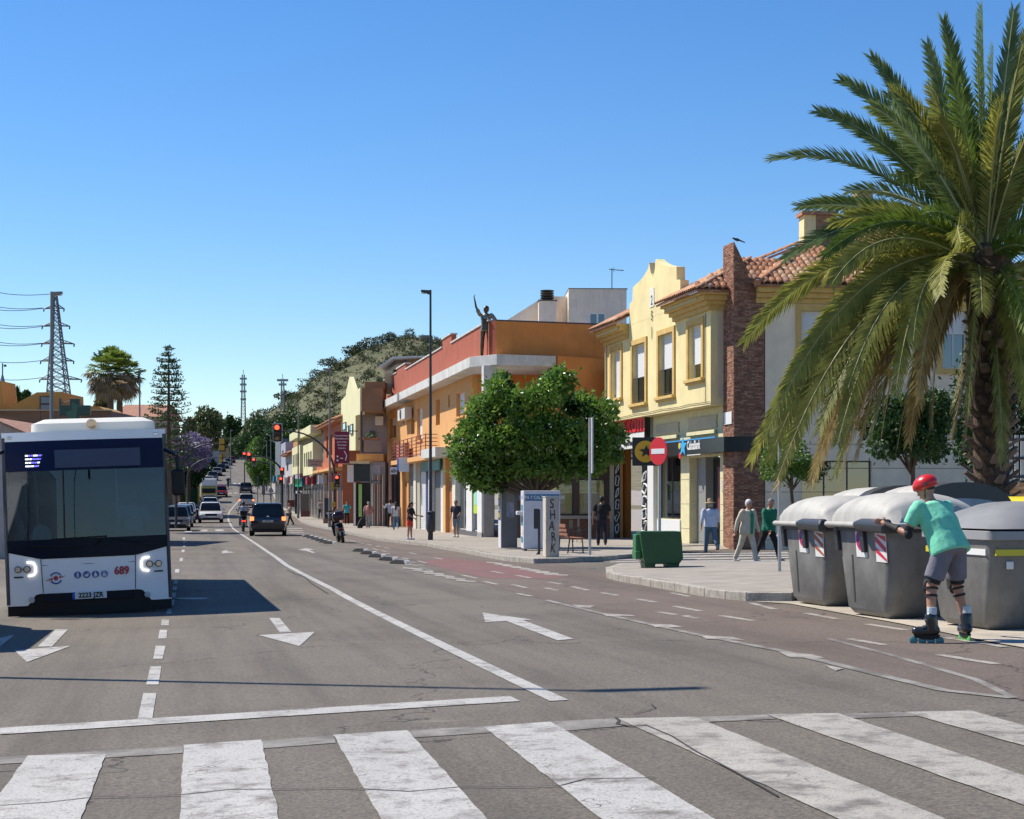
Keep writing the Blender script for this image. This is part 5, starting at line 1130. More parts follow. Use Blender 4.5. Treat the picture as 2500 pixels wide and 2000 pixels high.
sl = thing('street_bin', 'black litter bin on a post just left of the graffiti pillar', 'litter bin', P(1314, 1354, KH)); S_ = sl.location.y/F
MB().box(-11*S_, 2*S_, -.15, .15, 63*S_, 112*S_).build('bin_box', POLD, sl, bevel=.01); tube('post', POLD, sl, [(2*S_, 0, 0), (2*S_, 0, 110*S_)], .035); MB().prism([(-6*S_, 0), (4*S_, 0), (2*S_, 10*S_)], -.03, .03, 'y').build('foot', POLD, sl)
# information column
c = P(1233, 1338, KH); S_ = c.y/F
ic = thing('advertising_column', 'grey street kiosk column with lit product panel, left of the clothes container', 'kiosk', c, R(5))
MB().box(-9*S_, 30*S_, 0, 1.1, 0, 160*S_).build('cabinet', mat('kiosk_dark', (.13, .13, .135), rough=.5), ic, bevel=.015); box('side_cladding', WHC, ic, -10.2*S_, -9.05*S_, -.0, 1.1, 0, 168*S_); MB().prism([(-10*S_, 160*S_), (-10*S_, 168*S_), (30*S_, 164*S_), (30*S_, 160*S_)], .002, 1.1, 'y').build('roof_lip', WHC, ic)
box('screen', DARKF, ic, -11*S_, -10.25*S_, .1, 1.0, 68*S_, 160*S_); 
for k, cl in enumerate(((.5,.4,.1), (.55,.6,.7), (.15,.2,.4), (.5,.6,.1), (.6,.6,.6))): box('product_tile', mat('prod%d' % k, cl, rough=.3), ic, -11.6*S_, -11.05*S_, .18, .9, (74+16*k)*S_, (86+16*k)*S_)
box('poster_glass', mat('dim_poster', (.16, .15, .14), rough=.25), ic, 2*S_, 24*S_, -.02, -.001, 72*S_, 148*S_); box('poster_sheet', mat('dim_poster2', (.25, .26, .34), rough=.4, var=.3, scale=4), ic, 4*S_, 22*S_, -.028, -.021, 76*S_, 112*S_)
pn = thing('poster_panel', 'dark framed poster with blue lower half, seen above the clothes container', 'poster', P(1275, 1322, KH)); S_ = pn.location.y/F
MB().box(-14*S_, 14*S_, 0, .1, 100*S_, 146*S_).build('frame', mat('panel_frame', (.10, .10, .10)), pn); box('poster', mat('poster_bl', (.05, .07, .18)), pn, -11*S_, 11*S_, -.01, -.001, 104*S_, 128*S_); box('poster', CREAM, pn, -11*S_, 11*S_, -.01, -.001, 128.2*S_, 142*S_); tube('post', POLD, pn, [(0, .05, 0), (0, .05, 100*S_)], .05)
# small site kiosk wall between shop and column
kw = thing('wall_pier', 'grey rendered shop corner wall beside the white shop pillar', 'wall', P(1193, 1312, KH)); S_ = kw.location.y/F; box('pier_wall', mat('grey_pier', (.33, .30, .27), rough=.85, var=.1), kw, -11*S_, 13*S_, .1, 2.5, 0, 175*S_)
# bench
c = P(1395, 1350, KH); bn_ = thing('street_bench', 'wooden slatted bench with iron legs right of the graffiti pillar', 'bench', c, R(-78)); WD = mat('bench_wood', (.28, .11, .06), rough=.5, var=.25, scale=3, stretch=(1, 8, 8))
for k in range(4): box('slat', WD, bn_, -.75, .75, -.02+.11*k-.2, .07+.11*k-.2, .43, .46, bevel=.005)
for k in range(3): MB().cbox((0, -.30-.03*k, .56+.12*k), (1.5, .03, .1)).build('backrest_slat', WD, bn_, bevel=.005)
for s in (-.6, .6): MB().tube([(s, .2, 0), (s, .18, .42), (s, -.2, .42), (s, -.36, .9)], .022, 6).tube([(s, -.2, .42), (s, -.26, 0)], .022, 6).build('leg', POLD, bn_)
# bar table, stools, railing
def post_rail(name, label, cat, us, v, vt, y=None):
    o = thing(name, label, cat, P(us[0], v, KH)); b = o.location
    for u in us:
        q = P(u, v, KH); tube('post', POLD, o, [(q.x-b.x, q.y-b.y, 0), (q.x-b.x, q.y-b.y, (v-vt)/F*b.y)], .04); MB().lathe([(.16, 0), (.16, .03)], c=(q.x-b.x, q.y-b.y, 0), n=10).build('foot', POLD, o)
    return o
r1 = post_rail('bar_railing', 'black railing posts with thin top bar before the bar front', 'railing', (1415, 1451, 1487, 1530), 1312, 1246); q0, q1_ = P(1415, 1312, KH), P(1530, 1312, KH)
tube('top_bar', POLD, r1, [(0, 0, 66/F*q0.y), (q1_.x-q0.x, q1_.y-q0.y, 66/F*q0.y)], .025, 6)
for i, (u, v, lab) in enumerate(((1404, 1324, 'dark metal terrace chair behind the bench, nearer the bench'), (1424, 1318, 'dark metal terrace chair right of the other terrace chair'))):
    o = thing('terrace_chair', lab, 'chair', P(u, v, KH), R(60+40*i), 'terrace chairs outside the bar'); box('seat', POLD, o, -.2, .2, -.2, .2, .43, .46); box('backrest', POLD, o, -.2, .2, .18, .21, .55, .9)
    for a in (-.18, .18):
        for b in (-.18, .18): tube('leg', POLD, o, [(a, b, 0), (a, b, .9 if b > 0 else .45)], .012, 5)
# no entry sign
c = P(1611, 1383, KH); c.y = 39.5; c.x = X(1611, 39.5); S_ = 39.5/F
ne = thing('no_entry_sign', 'round red no entry sign on a white post behind the green box', 'road sign', (c.x, c.y, gz(c.x, c.y)+KH)); zc = Z(1102, 39.5) - ne.location.z
tube('post', GALV, ne, [(0, .06, 0), (0, .06, zc+.2)], .035); N = Matrix.Rotation(R(-56), 3, 'Z')
dsc = MB().lathe([(.33, 0), (.33, .025)], n=32, axis='y', c=(0, -.02, 0)).build('sign_disc', mat('sign_red_disc', (.62, .008, .02), rough=.35), ne, loc=(-.03, -.02, zc), rot=(0, 0, R(-56)))
MB().lathe([(.33, 0), (.305, 0), (.305, .004), (.33, .004)], n=32, axis='y', c=(0, -.026, 0)).build('white_rim', SW, dsc) if False else None
box('white_bar', SW, dsc, -.25, .25, -.027, -.021, -.062, .062)
for k in range(1): MB().lathe([(.335, -.018), (.34, -.01), (.335, 0)], n=32, axis='y').build('rim', SR, dsc)
# narrow post with a sign seen edge on
c = P(1440, 1355, KH); S_ = c.y/F; es = thing('sign_post', 'tall grey post with a sign seen edge-on in front of the round tree', 'sign post', c)
tube('post', GALV, es, [(0, 0, 0), (0, 0, 335*S_)], .038); MB().box(.05, .085, -.25, .25, 200*S_, 335*S_).build('sign_plate', SLAB, es)
pt2 = thing('steel_post', 'slim galvanised post behind the left waste container', 'post', (X(1903, 31), 31, gz(X(1903, 31), 31)+KH)); tube('post_tube', GALV, pt2, [(0, 0, 0), (0, 0, Z(1082, 31)-pt2.location.z)], .032); 
# lamps
def lamp(u, y, vt, arm, label, dark=False, r=.075, base=None, group='tall street lamps along the road'):
    x = X(u, y); z = gz(x, min(y, 440)) + KH; h = Z(vt, y) - z; o = thing('street_lamp', label, 'street lamp', (x, y, z), 0, group); m = POLD if dark else POLE
    MB().tube([(0, 0, 0), (0, 0, .9), (0, 0, 1.0), (0, 0, h)], [r*1.5, r*1.45, r, r*.6], 10).build('pole', m, o, smooth=50)
    s = 1 if arm > 0 else -1; ln = abs(arm)/F*y; hd = MB().prism([(0, h-.22), (0, h-.02), (s*ln, h+.0), (s*ln, h-.10), (s*ln*.5, h-.14)], -.09, .09, 'y').build('lamp_head', m, o, bevel=.01)
    box('led_plate', mat('led_glass', (.5, .5, .48), rough=.3), hd, *(sorted((s*ln*.5, s*ln*.96))), -.07, .07, h-.16, h-.142); return o
L1 = lamp(1051, 69.3, 708, -23, 'tall dark street lamp with litter bin strapped on, before the orange building', True, .075)
L2 = lamp(126, 64, 712, 26, 'tall grey street lamp in front of the electricity pylon, arm pointing right', False, .085)
lamp(341, 104, 992-89, 15, 'street lamp beside the fan palm, arm pointing right'); lamp(386, 150, 988, 8, 'small far street lamp beside the araucaria trunk')
lamp(805, 102, 899, -16, 'tall slim street lamp before the hillside, arm pointing left, beside the maroon banner'); lamp(728, 141, 985, -8, 'slim street lamp passing in front of the lit advertising screen')
lamp(563, 250, 1050, 5, 'thin pale far street lamp left of the road crest'); lamp(651, 235, 1075, -5, 'thin pale far street lamp right of the road, left one of two'); lamp(661, 210, 1062, -5, 'thin pale far street lamp right of the road, right one of two', group='tall street lamps along the road')
tr = thing('litter_bin', 'black cylindrical litter bin strapped to the tall dark street lamp', 'litter bin', L1.location + Vector((.03, -.22, .35)))
MB().lathe([(.16, 0), (.17, .02), (.17, .78), (.15, .80)], n=16).build('bin_body', POLD, tr, smooth=50); MB().lathe([(.19, .79), (.19, .84), (.14, .88)], n=16).build('bin_rim', POLD, tr, smooth=50)
# a lamp outside the picture to the left: its long thin shadow crosses the road
Lx = lamp(-430, 16.2, -1050, 200, 'street lamp at the left roadside beyond the picture edge, its thin shadow crossing the road', group='tall street lamps along the road')
# traffic lights
TLY = mat('signal_yellow', (.45, .28, .02), rough=.45); REDL = mat('red_lamp_lit', (.9, .03, .01), emit=5.0, ecol=(1, .04, .015)); DKL = mat('lamp_off', (.05, .045, .02), rough=.3)
AMB = mat('amber_lens', (.35, .20, .03), rough=.4)
def head(parent, x, y, z, w, h, back=False, lit=True, face=0):
    """signal head w wide, h tall, centre (x, y, z)"""
    o = MB().cbox((0, 0, 0), (w*1.5, .04, h*1.12)).build('signal_head', POLD, parent, loc=(x, y, z), bevel=.01)
    if back:
        MB().cbox((0, -.14, h*.25), (w, .22, h*.42)).cbox((0, -.14, -h*.25), (w, .22, h*.42)).build('housing', TLY, o, bevel=.02); return o
    MB().cbox((0, .03, 0), (w*1.64, .02, h*1.2)).build('white_border', SW, o)
    MB().cbox((0, -.12, 0), (w, .2, h)).build('housing', POLD, o, bevel=.02)
    for k in range(3):
        zc = h*.33*(1-k); r = w*.40; MB().lathe([(r, 0), (r*.9, -.02), (.01, -.03)], n=14, axis='y', c=(0, -.225, zc)).build('red_lens' if k == 0 else 'lens', REDL if (k == 0 and lit) else (DKL if k < 2 else AMB), o, smooth=True)
        MB().loft([[(r*1.1*math.cos(math.pi*j/8), yy, zc + r*1.1*math.sin(math.pi*j/8)) for j in range(9)] for yy in (-.22, -.40)], cap=False, closed=False).build('visor', POLD, o)
    return o
def arch(u, y, vbase, u2, v2, vstart, label, r=.07, back=False, hw=.30, hh=1.0, low=True, hl=None, dark=True):
    x = X(u, y); z = Z(vbase, y); o = thing('traffic_light', label, 'traffic light', (x, y, z)); dx = X(u2, y) - x; z1 = Z(vstart, y) - z; z2 = Z(v2, y) - z; pts = [(0, 0, 0), (0, 0, z1)]; n = 14
    for k in range(1, n+1):
        a = math.pi/2*k/n; pts.append((dx*.85*(1-math.cos(a)), 0, z1 + (z2-z1)*math.sin(a)))
    pts.append((dx, 0, z2)); MB().tube(pts, [r*1.3, r*1.2] + [r*(1.1-.5*k/n) for k in range(1, n+1)] + [r*.6], 8).build('mast_arm', POLD if dark else POLE, o, smooth=60)
    head(o, dx + (-.3 if dx < 0 else .3)*hw, -.05, z2 - hh*.1, hw, hh, back)
    if low: head(o, .18, -.12, Z(1175, y)-z, .22, .72, back)
    if low: MB().cbox((-.12, -.05, Z(1187, y)-z), (.2, .3, .45)).cbox((-.05, -.05, Z(1232, y)-z), (.22, .25, .3)).build('yellow_box', TLY, o, bevel=.02)
    return o
arch(817, 103, 1287, 682, 1053, 1160, 'arched traffic light showing red, its mast by the pavement left of the balcony house', hw=.36, hh=.98)
arch(430, 92, 1290, 540, 1083, 1165, 'arched traffic light seen from behind with amber housing, right of the bus mirror', back=True, low=False, hw=.26, hh=.70, r=.06)
arch(458, 130, 1270, 538, 1117, 1165, 'smaller arched traffic light seen from behind, farther along the left side', back=True, low=False, hw=.22, hh=.65, r=.055)
o = arch(689, 175, 1238, 611, 1114, 1160, 'far arched traffic light with red signal above the road, before the bushy green tree', hw=.36, hh=.9, low=False, r=.10); head(o, -.0, -.1, Z(1151, 175)-o.location.z, .3, .7); head(o, -.1, -.1, Z(1174, 175)-o.location.z, .3, .7)
o = arch(676, 215, 1222, 622, 1126, 1165, 'farthest arched traffic light, amber-red signal just right of the road crest', hw=.34, hh=.9, low=False, r=.1); head(o, -.3, -.1, Z(1171, 215)-o.location.z, .3, .8)
o = thing('small_traffic_light', 'small far red traffic light left of the taller far arch', 'traffic light', (X(597, 230), 230, Z(1200, 230))); tube('post', POLD, o, [(0, 0, 0), (0, 0, 70/F*230)], .08); head(o, 0, -.1, 87/F*230, .36, .9)
# backs of road signs standing in the middle distance
for u, v, vt, vs, k, lab in ((644, 1240, 1175, 1197, 'oval', 'grey back of an oval road sign on a thin post, middle distance'), (662, 1240, 1175, 1196, 'tri', 'grey back of a triangular road sign on a thin post, middle distance'), (629, 1234, 1163, 1172, 'box', 'dark box on a pale post in the middle distance, left of the sign backs')):
    q = P(u, v); o = thing('road_sign_back', lab, 'road sign', q); s = q.y/F; tube('post', POLE, o, [(0, 0, 0), (0, 0, (v-vt)*s)], .04*1.4, 6)
    z = (v-vs)*s
    if k == 'oval': MB().ell((0, -.06, z), (4*s, .03, 14*s), 14, 10).build('sign_back', mat('sign_back', (.14, .14, .15), rough=.5), o)
    elif k == 'tri': MB().prism([(-6*s, z-6*s), (6*s, z-6*s), (6*s, z-3*s), (0, z+9*s), (-6*s, z-3*s)], -.08, -.05, 'y').cbox((0, -.06, z-11*s), (8*s, .03, 6*s)).build('sign_back', mat('sign_back2', (.33, .30, .30), rough=.5), o)
    else: MB().cbox((0, -.05, z), (5*s, .15, 14*s)).build('box_head', DARKF, o)
# lit advertising screen with thermometer, bus shelter, planter board
q = P(733, 1255, KH); s = q.y/F
sc = thing('led_screen', 'upright lit advertising screen with green base showing 23 degrees, right pavement', 'screen', q); box('frame', POLD, sc, -16*s, 15*s, 0, .35, 58*s, 120*s, bevel=.02)
box('lower_case', POLD, sc, -16*s, 15*s, .02, .33, 50*s, 57.9*s); tube('post', POLD, sc, [(-11*s, .2, 0), (-11*s, .2, 60*s)], .12)
box('sky_image', mat('scr_pale', (.50, .50, .68), emit=.55), sc, -12.5*s, 12.5*s, -.03, -.005, 86*s, 118*s); box('green_image', mat('scr_green', (.02, .50, .25), emit=.55), sc, -12.5*s, 12.5*s, -.03, -.005, 67*s, 72*s); box('meadow_image', mat('scr_dgreen', (.02, .22, .06), emit=.35), sc, -12.5*s, 12.5*s, -.03, -.005, 72.1*s, 85.9*s)
MB().ell((3*s, -.035, 94*s), (5*s, .012, 10*s), 10, 8).ell((7*s, -.035, 88*s), (4*s, .012, 8*s), 10, 8).build('figures', mat('scr_fig', (.20, .05, .08), emit=.3), sc); text('23 °C', mat('scr_txt', (.7, .7, .7), emit=.8), sc, .32, (-2*s, -.03, 53*s), bold=.006)
q = P(772, 1262, KH); s = q.y/F; bs_ = thing('bus_shelter', 'glazed bus shelter with flat dark roof on the right pavement', 'bus shelter', q); box('roof', POLD, bs_, -26*s, 30*s, -.3, 1.3, 66*s, 69*s)
for a in (-24, -8, 10, 27): box('post', POLD, bs_, a*s, (a+1.2)*s, .9, 1.0, 0, 66*s)
box('blue_panel', mat('shelter_blue', (.03, .09, .30), rough=.4), bs_, -8*s, -3*s, .5, .6, 2*s, 60*s); box('glass_panel', GLASS, bs_, -2*s, 26*s, 1.02, 1.04, 8*s, 60*s); box('poster', mat('shel_post', (.05, .16, .30), rough=.4), bs_, 2*s, 14*s, .85, .89, 34*s, 56*s)
q = P(742, 1268, KH); s = q.y/F; kp = thing('brown_kiosk_box', 'brown-red glazed box left of the bus shelter', 'kiosk', q); box('case', mat('oxblood', (.16, .04, .025), rough=.5), kp, -8*s, 12*s, 0, .8, 6*s, 20*s); box('glass_case', mat('brown_glass', (.14, .10, .08), rough=.2), kp, -8*s, 12*s, 0, .8, 20.1*s, 62*s)
q = P(706, 1258); s = q.y/F; rb = thing('red_panel_box', 'dark red square box on the crossing behind the woman, right of the dark car', 'box', q); box('box_case', mat('dkred', (.20, .03, .02), rough=.5), rb, -4*s, 13*s, 0, .5, 20*s, 37*s); tube('post', POLD, rb, [(-3*s, .2, 0), (-3*s, .2, 95*s)], .05)
q = P(797, 1278, KH); s = q.y/F; bb = thing('black_menu_board', 'tall black board standing in a wooden planter base behind the parked scooter', 'board', q); box('board', POLD, bb, -5*s, 9*s, 0, .1, 11*s, 62*s, bevel=.02); box('wood_base', WOODP, bb, -7*s, 10*s, -.2, .4, 0, 11*s); box('round_sticker', mat('ltblue', (.3, .45, .7)), bb, 0, 5*s, -.02, -.001, 20*s, 27*s)
# white fence on a brick wall, right edge
fx0, fy0 = X(2436, 36), 36; q = Vector((fx0, fy0, gz(fx0, fy0)+KH)); wf_ = thing('brick_fence_wall', 'low tan brick wall with white slatted railings on top at the right edge', 'wall', q); zt_ = Z(1178, fy0)-q.z; zf0 = Z(1175, fy0)-q.z; zf1 = Z(1062, fy0)-q.z
TAN = [mat('tan_brick_a', (.52, .27, .12), rough=.9, var=.15, scale=9), mat('tan_brick_b', (.60, .36, .17), rough=.9, var=.15, scale=9), mat('tan_brick_c', (.42, .21, .10), rough=.9, var=.15, scale=9)]
sv = BRICKS; BRICKS = TAN; box('core', mat('tan_mortar', (.42, .33, .22), rough=.95), wf_, 0, 3.2, .0, .25, -.2, zt_); brick_wall(wf_, (0, 0, zt_-.078*7), (1, 0, 0), (0, -1, 0), 3, lambda z: (0, 3.1) if z < .078*6.9 else None, 200, bl=.25, bh=.078); BRICKS = sv
for k in range(24): box('white_slat', SLAB, wf_, .02+k*.13, .10+k*.13, .1, .13, zf0+.02, zf1)
for z in (zf0+.1, (zf0+zf1)/2, zf1-.1): box('iron_rail', POLD, wf_, 0, 3.2, .07, .099, z-.03, z+.03)
# ------------------------------------------------------------ bus
BW = mat('bus_white', (.86, .85, .84), rough=.28, var=.04, scale=1.2, coat=.4); NAVY = mat('bus_navy', (.003, .007, .018), rough=.35, spec=.15); BLKP = mat('bus_black', (.010, .010, .012), rough=.45, spec=.25)
RUBB = mat('tyre', (.018, .018, .018), rough=.85); CHR = mat('lamp_chrome', (.5, .5, .52), rough=.12, metal=.9); LITW = mat('daylight_led', (.95, .95, .95), emit=1.1, ecol=(1, .99, .95))
WSG = glass_mat('windscreen', (.22, .38, .48), .01, .015, 1.0); SGL = glass_mat('bus_side_glass', (.10, .12, .13), .35)
bs0 = P(418, 1499); bs1 = P(20, 1514); mid = (bs0 + bs1)/2; BRZ = R(12.3); ex = Vector((math.cos(BRZ), math.sin(BRZ), 0))
cxb = X(221, 25.6); bus = thing('city_bus', 'white city bus 689 with blue-black windscreen heading towards the camera', 'bus', (cxb, 25.6, gz(cxb, 25.6)), BRZ)
bus.rotation_euler = (0, -math.atan(.038), BRZ)
HWb, LB = 1.25, 12.0; zs = lambda v: (1500 - v)/F*25.6      # height from photograph row
# front skin: outline rows, bowed forward in the middle
def fx(x, z, b=.16): return b*(x/HWb)**2 + (.0 if z < 1.2 else (z-1.2)*.045)
def skin(poly_fn, z0, z1, name, m, n=16, e=0, rows=8, parent=None, xl=-HWb, xr=HWb):
    vs = []; fs = []
    for j in range(rows+1):
        z = z0 + (z1-z0)*j/rows
        for i in range(n+1):
            x = xl + (xr-xl)*i/n; zz = poly_fn(x, j/rows) if poly_fn else z; vs.append((x, fx(x, zz) - e, zz))
    for j in range(rows):
        for i in range(n): q = j*(n+1)+i; fs.append((q, q+1, q+n+2, q+n+1))
    return MB().add(vs, fs).build(name, m, parent or bus, smooth=True, fix=False)
zskirt = .20; hood = lambda x: .90 + .12*max(0, (abs(x)-.72)/.52) if abs(x) > .72 else .90
zb0, zbelt, zw0, zw1, ztop = .16, 1.20, 1.20, 2.74, 2.88
bump = lambda x: .36 if abs(x) < .80 else (.36 - (abs(x)-.80)/.14*.18 if abs(x) < .94 else .18)
bf = skin(lambda x, t: bump(x) + (hood(x)-bump(x))*t, 0, 1, 'front_panel', BW, 40, 0, 6)
skin(lambda x, t: .02 + (bump(x)-.02)*t, 0, 1, 'lower_bumper', BLKP, 40, -.04, 3)
skin(lambda x, t: hood(x) + (zw0-hood(x))*t, 0, 1, 'black_hood', NAVY, 40, .012, 4)
ws = skin(None, zw0, 2.27, 'windscreen', WSG, 24, .004, 10, xl=-HWb+.05, xr=HWb-.05)
skin(None, 2.271, zw1, 'destination_panel', mat('dest_glass', (.002, .008, .045), rough=.3, spec=.12), 24, .006, 6, xl=-HWb+.04, xr=HWb-.04)
skin(None, zw1+.001, ztop, 'roof_brow', BW, 24, .01, 3)
for s in (-1, 1):
    box('side_skin', BW, bus, *(sorted((s*HWb, s*(HWb-.03)))), .17, LB, .28, 1.1); box('roof_rail', BW, bus, *(sorted((s*HWb, s*(HWb-.03)))), .24, LB, 2.5, ztop)
    box('side_glass', SGL, bus, *(sorted((s*(HWb-.005), s*(HWb-.02)))), .2, LB, 1.101, 2.499)
    MB().tube([(s*(HWb-.02), .17, .2), (s*(HWb-.02), .165, 1.1), (s*(HWb-.03), .235, 2.8)], .035, 6).build('corner_post', DARKF if s > 0 else DARKF, bus)
    for y in (2.7, 9.0):
        w = MB().lathe([(.30, -.14), (.48, -.12), (.49, 0), (.48, .12), (.30, .14)], n=24, axis='x').build('wheel', RUBB, bus, loc=(s*1.08, y, .48), smooth=50); MB().lathe([(.28, 0), (.12, .03)], n=16, axis='x', c=(s*.13, 0, 0)).build('rim', CHR, w)
        for k in range(3): pass
box('roof', BW, bus, -HWb+.02, HWb-.02, .24, LB, ztop-.06, ztop, bevel=.04); box('chassis', BLKP, bus, -HWb+.06, HWb-.06, .3, LB-.1, .28, .55); box('rear_wall', BW, bus, -HWb+.002, HWb-.002, LB-.05, LB, .28, ztop-.061)
MB().loft([rrect(.98, 2.3, .25, ztop-.02, cx=.12, cy=3.1), rrect(.97, 2.28, .25, ztop+.16, cx=.12, cy=3.1), rrect(.80, 2.05, .25, ztop+.24, cx=.12, cy=3.1)]).build('roof_unit', mat('pod_cream', (.66, .64, .56), rough=.45), bus, smooth=50)
MB().lathe([(.09, 0), (.09, .01), (.075, .01), (.075, 0)], n=14, axis='y', c=(.1, .79, ztop+.13)).build('round_badge', GREY, bus)
for x in (-1.13, 1.10): MB().cbox((x, fx(x, 2.8)-.02, 2.80), (.07, .03, .04)).build('marker_lamp', CHR, bus, bevel=.01)
# lamps
for s in (-1, 1):
    hl = MB().cbox((s*1.0, fx(1.0, .6)-.02, .75), (.05, .01, .01)).build('headlight', BLKP, bus)
    for dx, r in ((.93, .055), (1.07, .052)):
        MB().lathe([(r, 0), (r, -.03), (r*.8, -.035)], n=16, axis='y', c=(s*dx, fx(dx, .6)-.0, .75)).build('lamp_ring', BLKP, hl); MB().lathe([(r*.78, -.036), (r*.3, -.025), (.005, -.03)], n=14, axis='y', c=(s*dx, fx(dx, .6), .75)).build('lamp_lens', CHR, hl)
    pts = [(s*.93, 0, .86), (s*.83, 0, .845), (s*.805, 0, .79), (s*.805, 0, .70), (s*.83, 0, .66), (s*.92, 0, .645)]
    MB().tube([(p[0], fx(p[0], .6)-.02, p[2]) for p in pts], .017, 6).build('running_light', LITW, hl)
    MB().cbox((s*1.04, fx(1.04, .5)-.004, .63), (.19, .012, .022)).build('slot', BLKP, bus)
    MB().lathe([(.048, 0), (.048, -.02), (.01, -.03)], n=14, axis='y', c=(s*.88, fx(.88, .2)+.0, .27)).build('fog_lamp', mat('fog', (.5, .5, .46), rough=.3), bus)
    MB().tube([(s*.70, fx(.7, .5)-.004, .37), (s*.72, fx(.7, .5)-.004, .90)], .006, 4).build('panel_seam', BLKP, bus)
MB().tube([(-.70, fx(.7, .7)-.003, .80), (0, -.003, .80), (.70, fx(.7, .7)-.003, .80)], .004, 4).build('panel_seam', BLKP, bus)
box('bumper_grille', NAVY, bus, -.68, .68, -.012+.02, .05, .23, .355)
pl = box('number_plate', SW, bus, -.26, .26, -.035, -.012, .255, .365, bevel=.004); box('blue_strip', mat('eu_blue', (.02, .10, .45)), pl, -.262, -.222, -.037, -.0352, .256, .364); text('2223 JZR', BLKP, pl, .105, (.02, -.04, .31), bold=.003, sx=.95)
REDN = mat('fleet_red', (.42, .01, .04), rough=.35); BLUI = mat('icon_blue', (.05, .08, .30), rough=.35)
text('689', REDN, bus, .17, (.50, fx(.5, .5)-.014, .665), bold=.006, sx=.9)
for k in range(4):
    x = -.17 + k*.135; ic = MB().lathe([(.056, 0), (.056, -.006)], n=18, axis='y', c=(x, fx(x, .5)-.004, .63)).build('icon_disc', BLUI if k < 3 else mat('icon_pale', (.20, .23, .42)), bus)
    y = fx(x, .5)-.013; o_ = len(ic.children)
    if k == 0: MB().lathe([(.012, 0), (.012, .003)], n=8, axis='y', c=(x, y, .59)).cbox((x, y, .56), (.025, .003, .035)).cbox((x-.012, y, .53), (.010, .003, .03)).cbox((x+.014, y, .535), (.010, .003, .03)).build('icon', SW, ic, loc=(0, 0, .07))
    if k == 1: MB().prism([(x-.035, .565), (x+.035, .565), (x+.02, .53), (x-.02, .53)], y, y+.003, 'y').cbox((x+.02, y, .58), (.03, .003, .012)).build('icon', SW, ic, loc=(0, 0, .07))
    if k == 2: MB().lathe([(.011, 0), (.011, .003)], n=8, axis='y', c=(x, y, .595)).prism([(x-.01, .58), (x+.01, .58), (x+.03, .54), (x+.018, .54), (x+.02, .52), (x-.02, .52), (x-.018, .54), (x-.03, .54)], y, y+.003, 'y').build('icon', SW, ic, loc=(0, 0, .07))
    if k == 3: MB().lathe([(.010, 0), (.010, .003)], n=8, axis='y', c=(x-.005, y, .598)).tube([(x-.005, y, .585), (x-.002, y, .56), (x+.02, y, .555), (x+.03, y, .53)], .006, 5).lathe([(.028, 0), (.022, 0), (.022, .003), (.028, .003)], n=12, axis='y', c=(x-.003, y, .545)).build('icon', SW, ic, loc=(0, 0, .07))
lg = MB().lathe([(.035, 0), (.035, .006)], n=14, axis='y', c=(-.50, fx(.5, .5)-.012, .525)).build('bus_logo', REDN, bus, loc=(0, 0, .07))
for dx, dz, r in ((-.065, -.012, .018), (-.10, -.020, .014), (-.135, -.028, .010), (.065, .012, .018), (.10, .020, .014), (.135, .028, .010)): MB().lathe([(r, 0), (r, .006)], n=10, axis='y', c=(-.50+dx, fx(.5, .5)-.012, .525+dz)).build('logo_dot', REDN, lg)
for a0, a1 in ((25, 155), (205, 335)): MB().tube([(-.50+.085*math.cos(R(a0+(a1-a0)*k/8)), fx(.5, .5)-.010, .525+.085*math.sin(R(a0+(a1-a0)*k/8))) for k in range(9)], [.006]+[.011]*7+[.015], 5).build('logo_arc', BLUI, lg)
# route display, wipers, mirrors, interior
LEDB = mat('led_blue', (.10, .08, .8), emit=1.6, ecol=(.14, .12, .95)); LEDW = mat('led_white', (.7, .7, .9), emit=1.6, ecol=(.75, .78, 1))
rp = MB().cbox((-.72, fx(.72, 2.45)-.006, 2.44), (.38, .004, .22)).build('route_display', BLKP, bus); rq = random.Random(9)
for r_ in range(4):
    x = -.90
    while x < -.58:
        w = rq.uniform(.03, .08); MB().cbox((x+w/2, fx(.72, 2.45)-.012, 2.515-r_*.055), (w-.008, .003, .022)).build('led_row', LEDW if rq.random() < .4 else LEDB, rp); x += w
MB().cbox((.2, .02, 2.45), (1.3, .004, .28)).build('display_field', mat('disp', (.006, .03, .10), rough=.2, spec=.3), bus)
for pts in ([(-.05, -.03, 1.06), (-.5, .0, 1.09), (-.85, .02, 1.11)], [(.1, -.03, 1.08), (.3, -.03, 1.22), (-.55, 0, 1.20)], [(.3, -.03, 1.07), (.35, -.02, 1.18), (1.0, .04, 1.06)]): MB().tube(pts, .012, 5).build('wiper', BLKP, bus)
MB().tube([(HWb-.02, .2, 2.55), (HWb+.16, .02, 2.45), (HWb+.17, 0, 2.2)], .03, 6).build('mirror_arm', BLKP, bus); MB().cbox((HWb+.17, 0, 2.02), (.20, .14, .42)).build('mirror', BLKP, bus, bevel=.04)
MB().tube([(-HWb+.02, .2, 2.6), (-HWb-.14, .02, 2.5), (-HWb-.17, 0, 2.3)], .03, 6).build('mirror_arm', BLKP, bus); MB().cbox((-HWb-.17, 0, 1.95), (.16, .14, .6)).build('mirror', BLKP, bus, bevel=.04)
INT = mat('bus_interior', (.045, .05, .055), rough=.8); box('dashboard', INT, bus, -HWb+.05, HWb-.05, .35, .75, .56, 1.06, bevel=.03); box('floor', INT, bus, -HWb+.05, HWb-.05, .76, LB-.06, .56, .6)
